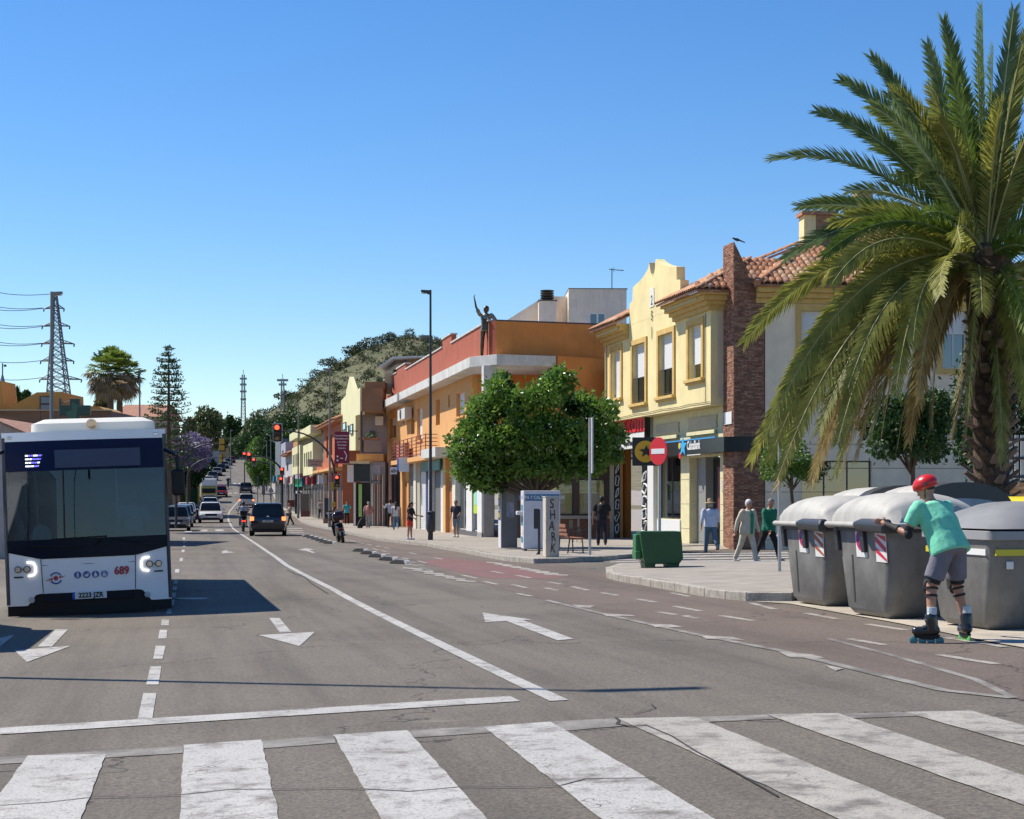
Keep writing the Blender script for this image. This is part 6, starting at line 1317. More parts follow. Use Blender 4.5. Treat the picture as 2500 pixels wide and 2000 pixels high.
box('cab_bulkhead', INT, bus, -.1, .0, 1.5, 1.54, .6, 2.3); box('ceiling_panel', mat('bus_ceiling', (.5, .5, .5)), bus, -HWb+.05, HWb-.05, 1.2, LB-.1, 2.3, 2.35); box('partition_bar', GALV, bus, .42, .45, 1.6, 1.63, .6, 2.3)
for x, z in ((-.95, 2.2), (-.8, 2.2)): tube('grab_pole', mat('pole_cream', (.45, .44, .38)), bus, [(x, 1.0, .6), (x-.02, 1.0, 2.3)], .02)
MB().loft([[(-1.15+.06*math.sin(k), .5, 1.15+k*.16), (-1.02+.05*math.sin(k*1.3), .5, 1.15+k*.16), (-1.02+.05*math.sin(k*1.3), .54, 1.15+k*.16), (-1.15+.06*math.sin(k), .54, 1.15+k*.16)] for k in range(9)]).build('curtain', mat('curtain_cream', (.40, .40, .35), rough=.9), bus)
MB().lathe([(.20, 0), (.21, .012), (.20, .024)], n=20, axis='z').build('steering_wheel', BLKP, bus, loc=(.62, .78, 1.16), rot=(R(35), 0, 0))
MB().ell((-.72, .42, 1.22), (.16, .05, .22), 12, 8).build('sun_shade', mat('shade_silver', (.42, .50, .48), rough=.3), bus)
for r_ in range(6):
    for x in (-.85, .85): box('seat', mat('seat_blue', (.03, .05, .12), rough=.8), bus, x-.4, x+.4, 3+r_*1.2, 3.12+r_*1.2, .6, 1.7)

# ------------------------------------------------------------ cars
def car_lib(name, label, L=4.3, Wd=1.8, H=1.5, col=(.5, .5, .5), suv=0, van=0, group=None, rear_lit=False, metal=.0, plate=True, box_roof=False):
    """car facing -y (front towards the camera); origin on the ground at its centre"""
    o = thing(name, label, 'car' if not van else 'van', (0, 0, 0), 0, group)
    pm = mat('paint_' + '_'.join('%.2f' % q for q in col), col, rough=.25, coat=.8, metal=metal, var=.03, scale=2); hw = Wd/2; hl = L/2; gl = .17 + .06*suv; belt = H*.60 if not van else H*.52
    gm = mat('car_glass', (.012, .016, .018), rough=.12, spec=.35)
    st = [(-hl, .80, .50, .62), (-hl+.05, .90, .32, .70), (-hl+.35, .97, gl, belt-.16), (-hl+1.15, 1, gl, belt-.03), (-.2, 1, gl, belt), (hl-.9, 1, gl, belt+.02), (hl-.25, .98, gl, belt+.03), (hl-.04, .92, .32, belt-.02), (hl, .84, .50, belt-.14)]
    if van: st = [(-hl, .84, .45, .85), (-hl+.06, .92, .32, .98), (-hl+.5, .98, gl, belt-.02), (-hl+1.0, 1, gl, belt), (0, 1, gl, belt), (hl-.3, 1, gl, belt), (hl, .98, .35, belt)]
    rings = []
    for y, w, z0, z1 in st:
        h = z1-z0; a = hw*w
        rings.append([(-a*.93, y, z0), (-a, y, z0+h*.25), (-a, y, z0+h*.6), (-a*.97, y, z0+h*.88), (-a*.88, y, z1), (a*.88, y, z1), (a*.97, y, z0+h*.88), (a, y, z0+h*.6), (a, y, z0+h*.25), (a*.93, y, z0)])
    MB().loft(rings).build('body', pm, o, smooth=40)
    r0, r1 = (-.75, hl-.55) if not van else (-hl+1.1, hl-.06); b0, b1 = (-hl+1.05, hl-.22) if not van else (-hl+.75, hl-.02)
    if suv: r1 = hl-.35
    cab = lambda a, k: [(-a*k, 0), (a*k, 0)]
    def ring(z, ya, yb, w): return [(-w, ya, z), (w, ya, z), (w, yb, z), (-w, yb, z)]
    zt = H - .03; m1 = MB().loft([ring(belt-.04, b0, b1, hw*.90), ring(belt+(zt-belt)*.55, b0+(r0-b0)*.55, b1+(r1-b1)*.5, hw*.84), ring(zt-.03, r0, r1, hw*.74)]).build('glasshouse', gm, o, bevel=.05, seg=3)
    MB().loft([rrect(hw*.75, (r1-r0)/2+.02, .16, zt-.045, cy=(r0+r1)/2), rrect(hw*.745, (r1-r0)/2+.0, .18, zt-.01, cy=(r0+r1)/2), rrect(hw*.60, (r1-r0)/2-.18, .18, zt+.03, cy=(r0+r1)/2)]).build('roof', pm, o, smooth=50)
    for s in (-1, 1):
        for pts in ([(s*hw*.89, b0+.02, belt-.02), (s*hw*.75, r0+.02, zt-.03)], [(s*hw*.89, b1-.03, belt-.02), (s*hw*.75, r1-.03, zt-.03)], [(s*hw*.885, (b0+b1)/2+.1, belt-.02), (s*hw*.75, (b0+b1)/2+.1, zt-.03)]): MB().tube(pts, .045, 6).build('pillar', pm, o)
        for y in (-hl+.85, hl-.80):
            w = MB().lathe([(.22, -.09), (.31, -.10), (.325, 0), (.31, .10), (.22, .09)], n=20, axis='x').build('wheel', RUBB, o, loc=(s*(hw-.11), y, .32), smooth=50); MB().lathe([(.21, 0), (.17, .02), (.05, .03)], n=14, axis='x', c=(s*.095 if s > 0 else -.125, 0, 0)).build('rim', CHR, w)
            MB().lathe([(.37, -.06), (.37, .06)], n=20, axis='x', c=(s*(hw-.055), y, .33)).build('wheel_arch', BLKP, o)
        MB().cbox((s*(hw+.09), b0+.28, belt+.06), (.20, .09, .14)).build('door_mirror', pm if suv else BLKP, o, bevel=.02)
        MB().loft([[(s*hw*.55, -hl+.06, .60), (s*hw*.93, -hl+.20, .64), (s*hw*.93, -hl+.26, .76), (s*hw*.55, -hl+.12, .72)], [(s*hw*.55, -hl+.0, .60), (s*hw*.93, -hl+.14, .64), (s*hw*.93, -hl+.22, .76), (s*hw*.55, -hl+.04, .72)]]).build('headlight', mat('headlamp_glass', (.35, .36, .38), rough=.25, metal=.3), o)
        MB().cbox((s*hw*.86, hl-.05, belt-.12 if not van else .9), (.20, .12, .20)).build('tail_light', mat('tail_lit', (.8, .10, .02), emit=2.0, ecol=(1, .22, .06)) if rear_lit else mat('tail_red', (.35, .01, .01), rough=.2), o, bevel=.02)
    box('grille', BLKP, o, -hw*.5, hw*.5, -hl-.01, -hl+.08, .55, .66, bevel=.01); box('lower_intake', BLKP, o, -hw*.72, hw*.72, -hl+.0, -hl+.2, .22, .40, bevel=.02); box('rear_bumper_shadow', BLKP, o, -hw*.8, hw*.8, hl-.2, hl-.0, .2, .36, bevel=.02)
    if plate:
        box('number_plate', SW, o, -.26, .26, -hl-.025, -hl-.005, .43, .53); box('number_plate', mat('plate_white', (.5, .5, .48)), o, -.26, .26, hl+.002, hl+.02, belt-.30, belt-.19)
    return o
CARS = 'cars parked or driving on the left side'
def place(o, u, v, rz=None, hd=None, y=None):
    p = P(u, v) if y is None else Vector((X(u, y), y, gz(X(u, y), y)))
    o.location = p; a = rz if rz is not None else R(11.5)
    o.rotation_euler = (0, 0, a); sl = (gz(p.x-.4, p.y+2) - gz(p.x+.4, p.y-2))/4; 
    return o
# dark people carrier driving away: facing +y, so turned half round
dc = car_lib('dark_people_carrier', 'dark navy people carrier driving away with orange tail lights lit', 4.5, 1.85, 1.68, (.008, .012, .026), suv=1, rear_lit=True, metal=.2)
place(dc, 655, 1309, R(180+8)); dc.location.y += 2.0; dc.location.x -= .3; dc.location.z = gz(dc.location.x, dc.location.y)
box('rear_emblem', CHR, dc, -.06, .06, 2.262, 2.27, .98, 1.03); text('2754 JRK', BLKP, dc, .085, (0, 2.275, .77), rot=(R(90), 0, R(180)), sx=.9)
sv_ = car_lib('white_suv', 'white sports utility vehicle driving towards the camera, left of the dark car', 4.4, 1.86, 1.62, (.62, .62, .60), suv=1); place(sv_, 514, 1276)
box('blue_badge_bar', NAVY, sv_, -.45, .45, -2.215, -2.2, .62, .72)
g1 = car_lib('grey_car', 'grey-blue car just behind the white sports utility vehicle', 4.3, 1.8, 1.5, (.10, .15, .18)); place(g1, 506, 1262, None, y=150)
w2 = car_lib('white_car', 'small white car behind the grey-blue car in the oncoming lane', 4.1, 1.75, 1.62, (.58, .58, .57)); place(w2, 513, 0, y=172); k1 = car_lib('black_car', 'black car behind the small white car in the oncoming lane', 4.3, 1.8, 1.5, (.015, .015, .02)); place(k1, 511, 0, y=190)
vn = thing('delivery_truck', 'white box truck with yellow front panel in the oncoming queue', 'truck', (X(510, 205), 205, gz(X(510, 205), 205)), R(11.5)); box('cargo_box', mat('truck_white', (.66, .64, .60), rough=.5), vn, -1.05, 1.05, 1.4, 5.4, .8, 3.15, bevel=.04); MB().prism([(0, .4), (0, 1.2), (.35, 2.1), (1.38, 2.15), (1.38, .4)], -.95, .95, 'x').build('cab', mat('truck_yellow', (.55, .40, .10), rough=.4), vn); box('cab_window', BLKP, vn, -.8, .8, -.02, .12, 1.25, 1.85)
for x in (-.8, .8):
    for y in (.7, 4.4): MB().lathe([(.36, -.1), (.36, .1)], n=14, axis='x').build('wheel', RUBB, vn, loc=(x, y, .36))
box('roof_fairing', mat('truck_white', (.6,.6,.6)), vn, -.9, .9, .5, 1.38, 2.16, 3.0, bevel=.05)
rc = car_lib('red_car', 'red car beside the box truck farther up the road', 4.1, 1.75, 1.5, (.35, .02, .03)); place(rc, 539, 0, y=222)
av = car_lib('white_estate_car', 'white car driving away ahead of the dark people carrier, right tail light lit', 4.3, 1.82, 1.62, (.55, .53, .50), suv=1, rear_lit=True); place(av, 601, 1239, R(180+10)); a2 = car_lib('black_hatchback', 'black hatchback farther ahead of the white car driving away', 4.1, 1.8, 1.5, (.02, .02, .022)); place(a2, 600, 0, R(190), y=232)
# parked cars on the left
cols_ = [((.10, .11, .12), 'dark grey parked car nearest behind the bus mirror'), ((.10, .20, .27), 'teal-blue parked car behind the bus, second in the left row'), ((.30, .34, .42), 'light blue parked car, third in the left row'), ((.55, .56, .58), 'white parked car, fourth in the left row'), ((.42, .46, .48), 'silver parked car on the left beside the ochre posts')]
for k, (c_, lab) in enumerate(cols_):
    o = car_lib('parked_car', lab, 4.2, 1.76, 1.48, c_, group='cars parked along the left kerb'); uu, yy_ = ((428, 98), (439, 111), (449, 127), (455, 143), (471, 182))[k]; o.location = (X(uu, yy_), yy_, gz(X(uu, yy_), yy_)); o.rotation_euler = (0, 0, R(11.5))
proto = o
for k in range(10):
    y = 215 + k*20; u = 492 + 13*k - (k*k)*.35; tt = (u, y)
    if k < 9:
        c_ = copy_tree(proto, label=['dark parked car row going uphill on the left, lowest one', 'uphill parked car second from the bottom of the slope', 'uphill parked car third from the bottom of the slope', 'uphill parked car fourth from the bottom of the slope', 'uphill parked car middle of the slope', 'uphill parked car just above the middle of the slope', 'uphill parked car third from the crest', 'uphill parked car second from the crest', 'parked car nearest the road crest'][k], group='cars parked along the left kerb')
        c_.location = (X(u-8, y), y, gz(X(u-8, y), y)); c_.rotation_euler = (R(-2.8), 0, R(9))
        pm_ = mat('pk%d' % k, [(.04, .05, .06), (.12, .13, .14), (.5, .5, .5), (.06, .07, .09), (.3, .3, .32), (.03, .03, .04), (.4, .4, .42), (.1, .1, .12), (.25, .02, .03)][k], rough=.3, coat=.6)
        for ch in c_.children:
            if ch.name.split('.')[0] in ('body', 'roof', 'pillar'): ch.data = ch.data.copy(); ch.data.materials[0] = pm_
# parked scooter by the bicycle lane and the one ridden beside the dark car
def scooter(name, label, col, lean=0):
    o = thing(name, label, 'scooter', (0, 0, 0)); pm = mat('sc_' + '%.2f%.2f' % col[:2], col, rough=.25, coat=.6)
    for y in (-.62, .66):
        w = MB().lathe([(.16, -.05), (.25, -.055), (.265, 0), (.25, .055), (.16, .05)], n=18, axis='x').build('wheel', RUBB, o, loc=(0, y, .265), smooth=50); MB().lathe([(.15, -.03), (.15, .03)], n=12, axis='x').build('rim', CHR, w)
    MB().loft([[(-.12, -.85, .50), (.12, -.85, .50), (.10, -.85, .70), (-.10, -.85, .70)], [(-.19, -.55, .38), (.19, -.55, .38), (.17, -.55, .78), (-.17, -.55, .78)], [(-.18, -.1, .30), (.18, -.1, .30), (.15, -.1, .74), (-.15, -.1, .74)], [(-.15, .25, .25), (.15, .25, .25), (.12, .25, .42), (-.12, .25, .42)]]).build('tail_body', pm, o, bevel=.04, seg=3)
    MB().loft([[(-.22, .30, .30), (.22, .30, .30), (.16, .55, .32), (-.16, .55, .32)], [(-.24, .35, .70), (.24, .35, .70), (.14, .58, .75), (-.14, .58, .75)], [(-.15, .30, 1.02), (.15, .30, 1.02), (.10, .42, 1.0), (-.10, .42, 1.0)]]).build('front_shield', pm, o, bevel=.04)
    MB().cbox((0, -.30, .80), (.28, .72, .12)).build('seat', BLKP, o, bevel=.05, seg=3); MB().tube([(-.36, .22, 1.05), (-.1, .3, 1.02), (.1, .3, 1.02), (.36, .22, 1.05)], .02, 6).build('handlebar', BLKP, o)
    for s in (-1, 1): MB().tube([(s*.25, .27, 1.04), (s*.33, .3, 1.25)], .01, 4).ell((s*.34, .3, 1.27), (.07, .02, .045), 8, 6).build('mirror', BLKP, o)
    MB().cbox((0, -.87, .62), (.22, .05, .09)).build('tail_light', mat('tail_lit2', (.8, .03, .02), emit=1.5, ecol=(1, .05, .03)) if lean else mat('tail_red', (.35, .01, .01)), o, bevel=.01); box('number_plate', mat('plate_white', (.5, .5, .48)), o, -.11, .11, -.93, -.915, .36, .52); MB().prism([(-.95, .30), (-.92, .60), (-.6, .62), (-.6, .5), (-.88, .3)], -.06, .06, 'x').build('mudguard', BLKP, o)
    MB().tube([(.20, -.75, .32), (.18, -.2, .30)], .05, 8).build('exhaust', CHR if not lean else BLKP, o)
    return o
s1 = scooter('parked_scooter', 'black scooter standing on the bicycle lane edge with top box, rear towards us', (.012, .010, .014)); s1.location = P(828, 1326); s1.location.y += .8; s1.rotation_euler = (0, R(-12), R(14)); s1.scale = (1, 1, 1.0)
MB().loft([rrect(.20, .20, .08, .98, cy=-.78), rrect(.25, .24, .09, 1.06, cy=-.78), rrect(.25, .24, .09, 1.24, cy=-.78), rrect(.16, .16, .08, 1.36, cy=-.78)]).build('top_box', mat('maroon_black', (.035, .012, .02), rough=.2), s1, smooth=50); MB().loft([[(-.18, .38, 1.0), (.18, .38, 1.0)], [(-.22, .30, 1.42), (.22, .30, 1.42)]], cap=False, closed=False).build('windshield', SGL, s1)
s2 = scooter('ridden_scooter', 'black scooter with red tail light ridden beside the dark people carrier', (.018, .018, .02), 1); s2.location = P(588, 1299); s2.location.y += .8; s2.rotation_euler = (0, 0, R(12)); s2.location.z = gz(s2.location.x, s2.location.y)
MB().loft([rrect(.2, .18, .06, .94, cy=-.74), rrect(.22, .2, .06, 1.2, cy=-.74)]).build('top_box', BLKP, s2, smooth=50)
s3 = scooter('far_scooter', 'small far scooter coming down the hill on the left lane', (.02, .02, .03), 0); s3.location = P(557, 1192); s3.rotation_euler = (0, 0, R(190))
# ------------------------------------------------------------ people
SKIN = mat('skin', (.44, .22, .14), rough=.55, var=.06, scale=12); SKIND = mat('skin_tan', (.30, .15, .09), rough=.55)
EYE = mat('eye_dark', (.02, .015, .012), rough=.3); LIP = mat('lips', (.30, .10, .08), rough=.5)
def cloth(name, col, **k): return mat('cloth_' + name, col, rough=.85, var=.12, scale=7, bump=.9, bscale=7, **k)
def capsule(M, a, b, ra, rb, n=12):
    a, b = Vector(a), Vector(b); d = (b-a)
    if d.length < 1e-5: return M.ell(a, (ra, ra, ra), n, 8)
    d.normalize(); k = 4; pts = []; rr = []
    for i in range(k, 0, -1): t = math.pi/2*i/k; pts.append(a - d*ra*math.sin(t)); rr.append(max(.0008, ra*math.cos(t)))
    pts += [a, b]; rr += [ra, rb]
    for i in range(1, k+1): t = math.pi/2*i/k; pts.append(b + d*rb*math.sin(t)); rr.append(max(.0008, rb*math.cos(t)))
    return M.tube(pts, rr, n)
def blob(M, name, m, parent, vox, sm=6, extra=None):
    me = bpy.data.meshes.new('t'); me.from_pydata(M.v, [], M.f); o = bpy.data.objects.new('t', me); COL.objects.link(o)
    r = o.modifiers.new('r', 'REMESH'); r.mode = 'VOXEL'; r.voxel_size = vox; s = o.modifiers.new('s', 'SMOOTH'); s.factor = .5; s.iterations = sm
    dg = bpy.context.evaluated_depsgraph_get(); e = bpy.data.meshes.new_from_object(o.evaluated_get(dg)); bpy.data.objects.remove(o)
    if extra and extra.v:
        b = bmesh.new(); b.from_mesh(e); t = bpy.data.meshes.new('x'); t.from_pydata(extra.v, [], extra.f); b.from_mesh(t); b.to_mesh(e); b.free()
    e.materials.clear(); e.materials.append(m); e.shade_smooth(); q = bpy.data.objects.new(name, e); link(q, parent); return q
def person(label, pos, rz, H=1.7, lean=4, legs=((8, 5, 2), (-12, 14, 2)), arms=((-10, 8, 12), (14, 8, 18)), head=(0, 0), top=None, pants=None, shoe=(.03, .03, .03), hair=(.05, .035, .03),
           skin=None, sleeve=1.0, pleg=1.0, skirt=0, fat=1.0, longhair=False, female=False, cat='person', name='person', vox=.020, hat=None, jacket=None, loose=1.0, bald=False, group=None, slim=1.0):
    o = thing(name, label, cat, pos, rz, group); sk = skin or SKIN; h = H; J = {}
    def rotx(v, a): c, s = math.cos(R(a)), math.sin(R(a)); return Vector((v[0], v[1]*c - v[2]*s, v[1]*s + v[2]*c))     # positive a swings a hanging limb towards -y
    def down(fwd, side, sgn): v = Vector((math.sin(R(side))*sgn, 0, -math.cos(R(side)))); return rotx(v, -fwd) if False else Vector((v.x, v.z*math.sin(R(fwd)), v.z*math.cos(R(fwd))))
    hipz = 0; P_ = {}
    for i, s in ((0, 1), (1, -1)):
        f, kb, sd = legs[i]; hp = Vector((s*.052*h, 0, 0)); kn = hp + down(f, sd, s)*.240*h; an = kn + down(f-kb, sd*.6, s)*.245*h; P_[s] = [hp, kn, an]
    low = min(P_[1][2].z, P_[-1][2].z); off = Vector((0, 0, -low + .045*h))
    for s in P_: P_[s] = [q + off for q in P_[s]]
    pel = off.copy(); T = lambda x, y, z: pel + Vector((x*h, (y*math.cos(R(lean)) - z*math.sin(R(lean)))*h, (z*math.cos(R(lean)) + y*math.sin(R(lean)))*h))   # z up the spine
    A = {}
    for i, s in ((0, 1), (1, -1)):
        f, sd, eb = arms[i]; sh = T(s*(.108 if female else .118)*min(fat, 1.15), 0, .285); el = sh + down(f, sd, s)*.175*h; wr = el + down(f+eb, sd*.4 if sd < 30 else sd, s)*.155*h; A[s] = (sh, el, wr)
    nk = T(0, 0, .325); yaw, pit = head; up = T(0, 0, 1)-T(0, 0, 0); hc = nk + Vector((0, -.018*h - math.sin(R(pit))*.05*h, .072*h*math.cos(R(pit)*.6)))
    HM = Matrix.Rotation(R(yaw), 3, 'Z') @ Matrix.Rotation(R(pit), 3, 'X')
    body = MB(); wd = .92 if female else 1.0
    def ring(z, rx, ry, n=16, yo=0, g=1): return [T(rx*math.cos(2*math.pi*k/n)*g, yo + ry*math.sin(2*math.pi*k/n)*g, z) for k in range(n)]
    tors = [(-.045, .07, .055), (-.01, .088*fat, .064*fat), (.04, .088*fat, .062*fat), (.10, .076*fat*wd, .056*fat*1.02), (.17, .086*fat*wd, .060*fat), (.235, .092*wd, .060), (.285, .090*wd, .050), (.315, .045, .036), (.325, .034, .032)]
    body.loft([ring(*q) for q in tors])
    capsule(body, T(0, 0, .30), hc, .030*h, .034*h)
    for s in (1, -1):
        hp, kn, an = P_[s]; capsule(body, hp, kn, .052*h*slim, .033*h); capsule(body, kn, an, .034*h, .020*h); capsule(body, kn+(an-kn)*.12+Vector((0, .006*h, 0)), kn+(an-kn)*.5+Vector((0, .006*h, 0)), .030*h, .024*h); capsule(body, an+Vector((0, .01*h, -.022*h)), an + Vector((0, -.085*h if shoe is not None else -.01, -.032*h)), .022*h, .015*h)
        sh, el, wr = A[s]; capsule(body, sh, el, .030*h, .022*h); capsule(body, el, wr, .023*h, .015*h)
    def hv(x, y, z): q = HM @ Vector((x*h, y*h, z*h)); return (hc[0]+q.x, hc[1]+q.y, hc[2]+q.z)
    body.ell(hv(0, .004, .012), (.046*h, .056*h, .058*h), 14, 10, HM); body.ell(hv(0, -.012, -.022), (.034*h, .040*h, .042*h), 12, 8, HM); body.ell(hv(0, -.056, -.008), (.008*h, .010*h, .014*h), 8, 6, HM)
    for s in (1, -1): body.ell(hv(s*.046, .004, -.004), (.006*h, .012*h, .018*h), 8, 6, HM)
    ex = MB(); fing = MB()
    for s in (1, -1):
        sh, el, wr = A[s]; d = (wr-el).normalized(); sd = Vector((0, -1, 0)) if abs(d.y) < .8 else Vector((0, 0, 1)); b = d.cross(sd).normalized(); w = b.cross(d).normalized()
        pm = wr + d*.030*h; Mx = Matrix((w, b, d)).transposed(); body.ell(pm, (.021*h, .012*h, .028*h), 10, 7, Mx)
        for k in range(4):
            r0 = pm + d*.018*h + w*(k-1.5)*.010*h; ln = (.034, .042, .040, .030)[k]*h; c = -b*s
            fing.tube([r0, r0 + d*ln*.45 + c*ln*.12, r0 + d*ln*.80 + c*ln*.42, r0 + d*ln*.88 + c*ln*.75], [.0055*h, .0052*h, .0045*h, .003*h], 6)
        r0 = pm + w*.016*h - d*.008*h; fing.tube([r0, r0 + w*.016*h + d*.012*h, r0 + w*.018*h + d*.030*h], [.007*h, .006*h, .004*h], 6)
    blob(body, 'body', sk, o, vox*.8, 4, fing)
    ey = MB()
    for s in (1, -1): ey.ell(hv(s*.019, -.048, .006), (.006*h, .004*h, .004*h), 6, 4)
    ey.build('eyes', EYE, o); MB().ell(hv(0, -.051, -.032), (.014*h, .004*h, .004*h), 8, 4).build('mouth', LIP, o)
    # clothes
    if pants is not None:
        M = MB(); g = 1.10*loose
        M.loft([ring(-.05, .078, .062, g=g), ring(-.01, .092*fat, .068*fat, g=g), ring(.04, .090*fat, .066*fat, g=g), ring(.075, .082*fat, .062*fat, g=g)])
        for s in (1, -1):
            hp, kn, an = P_[s]; t1 = min(1, pleg*2); M.tube([hp+Vector((0, 0, .035*h)), hp, hp+(kn-hp)*t1], [.040*h*slim*loose, .058*h*slim*loose, ((.058-.018*t1)*loose*slim+(.010 if pleg < .6 else 0))*h], 16)
            if pleg > .5: t2 = (pleg-.5)*2; capsule(M, kn, kn+(an-kn)*t2*.95, .041*h*loose, (.033 if t2 > .8 else .036)*h*loose)
        blob(M, 'trousers' if pleg > .7 else 'shorts', pants, o, vox*.9, 4)
    if skirt:
        hp = pel; n = 20; M = MB().loft([ring(.06, .085*fat, .062*fat, n), ring(-.02, .105*fat, .082*fat, n), ring(-.12, .115*fat, .10*fat, n), ring(-skirt, .12*fat, .11*fat, n)]); M.build('skirt', pants or top, o, smooth=60)
    if top is not None:
        M = MB(); g = 1.10*loose; bot = -.035 if jacket is None else -.07
        M.loft([ring(bot, .094*fat, .074*fat, g=g), ring(.03, .092*fat, .070*fat, g=g), ring(.10, .084*fat*wd, .066*fat, g=g), ring(.17, .090*fat*wd, .068*fat, g=g), ring(.235, .098*wd, .066, g=g), ring(.285, .096*wd, .056, g=g), ring(.312, .052, .040, g=1.05)])
        for s in (1, -1):
            sh, el, wr = A[s]; t = min(1, sleeve*2); M.tube([sh-Vector((s*.035*h, 0, -.004*h)), sh-Vector((s*.012*h, 0, -.004*h)), sh+(el-sh)*.15, sh+(el-sh)*t*1.0], [.030*h*loose, .037*h*loose, .038*h*loose, (.037 if t < .9 else .031)*h*loose], 14)
            if sleeve > .5: capsule(M, el, el+(wr-el)*((sleeve-.5)*2)*.93, .031*h*loose, .025*h*loose)
        blob(M, 'jacket' if jacket else 'shirt', top, o, vox*.9, 4)
    if jacket:   # the shirt showing between open lapels
        MB().loft([[T(-.030, -.088*fat*1.04, z_), T(.030, -.088*fat*1.04, z_), T(.03, -.05, z_), T(-.03, -.05, z_)] if z_ < .28 else [T(-.018, -.075, z_), T(.018, -.075, z_), T(.018, -.03, z_), T(-.018, -.03, z_)] for z_ in (-.06, .05, .15, .22, .29)]).build('shirt', jacket, o)
    if shoe is not None:
        sm_ = mat('shoe_%.2f_%.2f' % shoe[:2], shoe, rough=.5)
        for s in (1, -1):
            an = P_[s][2]; M = MB(); d = -P_[s][0]+P_[s][2]; z0 = max(0.0, an.z - .045*h)
            capsule(M, an+Vector((0, .014*h, -.022*h)), an+Vector((0, -.088*h, -.030*h)), .028*h, .020*h); capsule(M, an + Vector((0, .004*h, .004*h)), an + Vector((0, 0, -.02*h)), .024*h, .026*h)
            blob(M, 'shoe', sm_, o, vox*.8, 3)
    if hair is not None:
        hm = mat('hair_%.2f_%.2f' % hair[:2], hair, rough=.7, var=.3, scale=30); M = MB(); M.ell(hv(0, .012, .022), (.051*h, .058*h, .056*h), 14, 10, HM)
        if not bald: M.ell(hv(0, .026, -.002), (.049*h, .044*h, .052*h), 12, 8, HM)
        if longhair: capsule(M, hv(0, .045, .0), T(0, .075*fat, .20), .040*h, .030*h)
        blob(M, 'hair', hm, o, vox*.7, 3)
    o['_'] = 0; del o['_']
    return o, P_, A, hc, hv, T, HM, h
def gp_(u, v, lift=KH): return P(u, v, lift)
# the skater
C = lambda n, c, **k: cloth(n, c, **k)
pos = P(2318, 1568); SH = 1.60; pos.z += .085
k_, PP, AA, hc, hv, T, HM, h = person('man on inline skates with red helmet, mint shirt and grey shorts, beside the containers', pos, R(-146), SH, lean=27, legs=((12, 18, 13), (8, 18, 13)), arms=((22, 10, 86), (36, 6, 66)), head=(22, 26),
    top=C('mint', (.19, .64, .42)), pants=C('short_grey', (.17, .16, .19)), sleeve=.34, pleg=.40, shoe=None, hair=(.03, .025, .022), vox=.013, loose=1.18, fat=1.15, slim=1.0, bald=True)
HEL = mat('helmet_red', (.62, .015, .012), rough=.3, coat=.3); KB = mat('pad_black', (.012, .012, .013), rough=.7)
M = MB(); M.ell(hv(0, .010, .030), (.068*h, .082*h, .062*h), 18, 12, HM); hl_ = M.build('helmet', HEL, k_, smooth=True)
for v_ in hl_.data.vertices:
    q = HM.inverted() @ (v_.co - Vector(hv(0, 0, 0)))
    lim = (-.002 if q.y > -.02*h else .018)*h
    if q.z < lim: v_.co = Vector(hv(0, 0, 0)) + HM @ Vector((q.x*.97, q.y*.97, lim + (q.z-lim)*.12))
for s in (-1, 1):
    MB().tube([hv(s*.055, .02, .01), hv(s*.045, -.01, -.045), hv(0, -.03, -.068)], .003*h, 5).build('helmet_strap', KB, k_); MB().lathe([(.013*h, 0), (.013*h, .004)], n=12, axis='x').build('helmet_vent', SW if s < 0 else KB, k_, loc=hv(s*.066, .035, .022))
for k in range(3): MB().cbox((0, 0, 0), (.018*h, .035*h, .004)).build('helmet_vent', mat('vent_dark', (.20, .01, .01)), k_, loc=hv((k-1)*.030, .01, .0915 - abs(k-1)*.012))
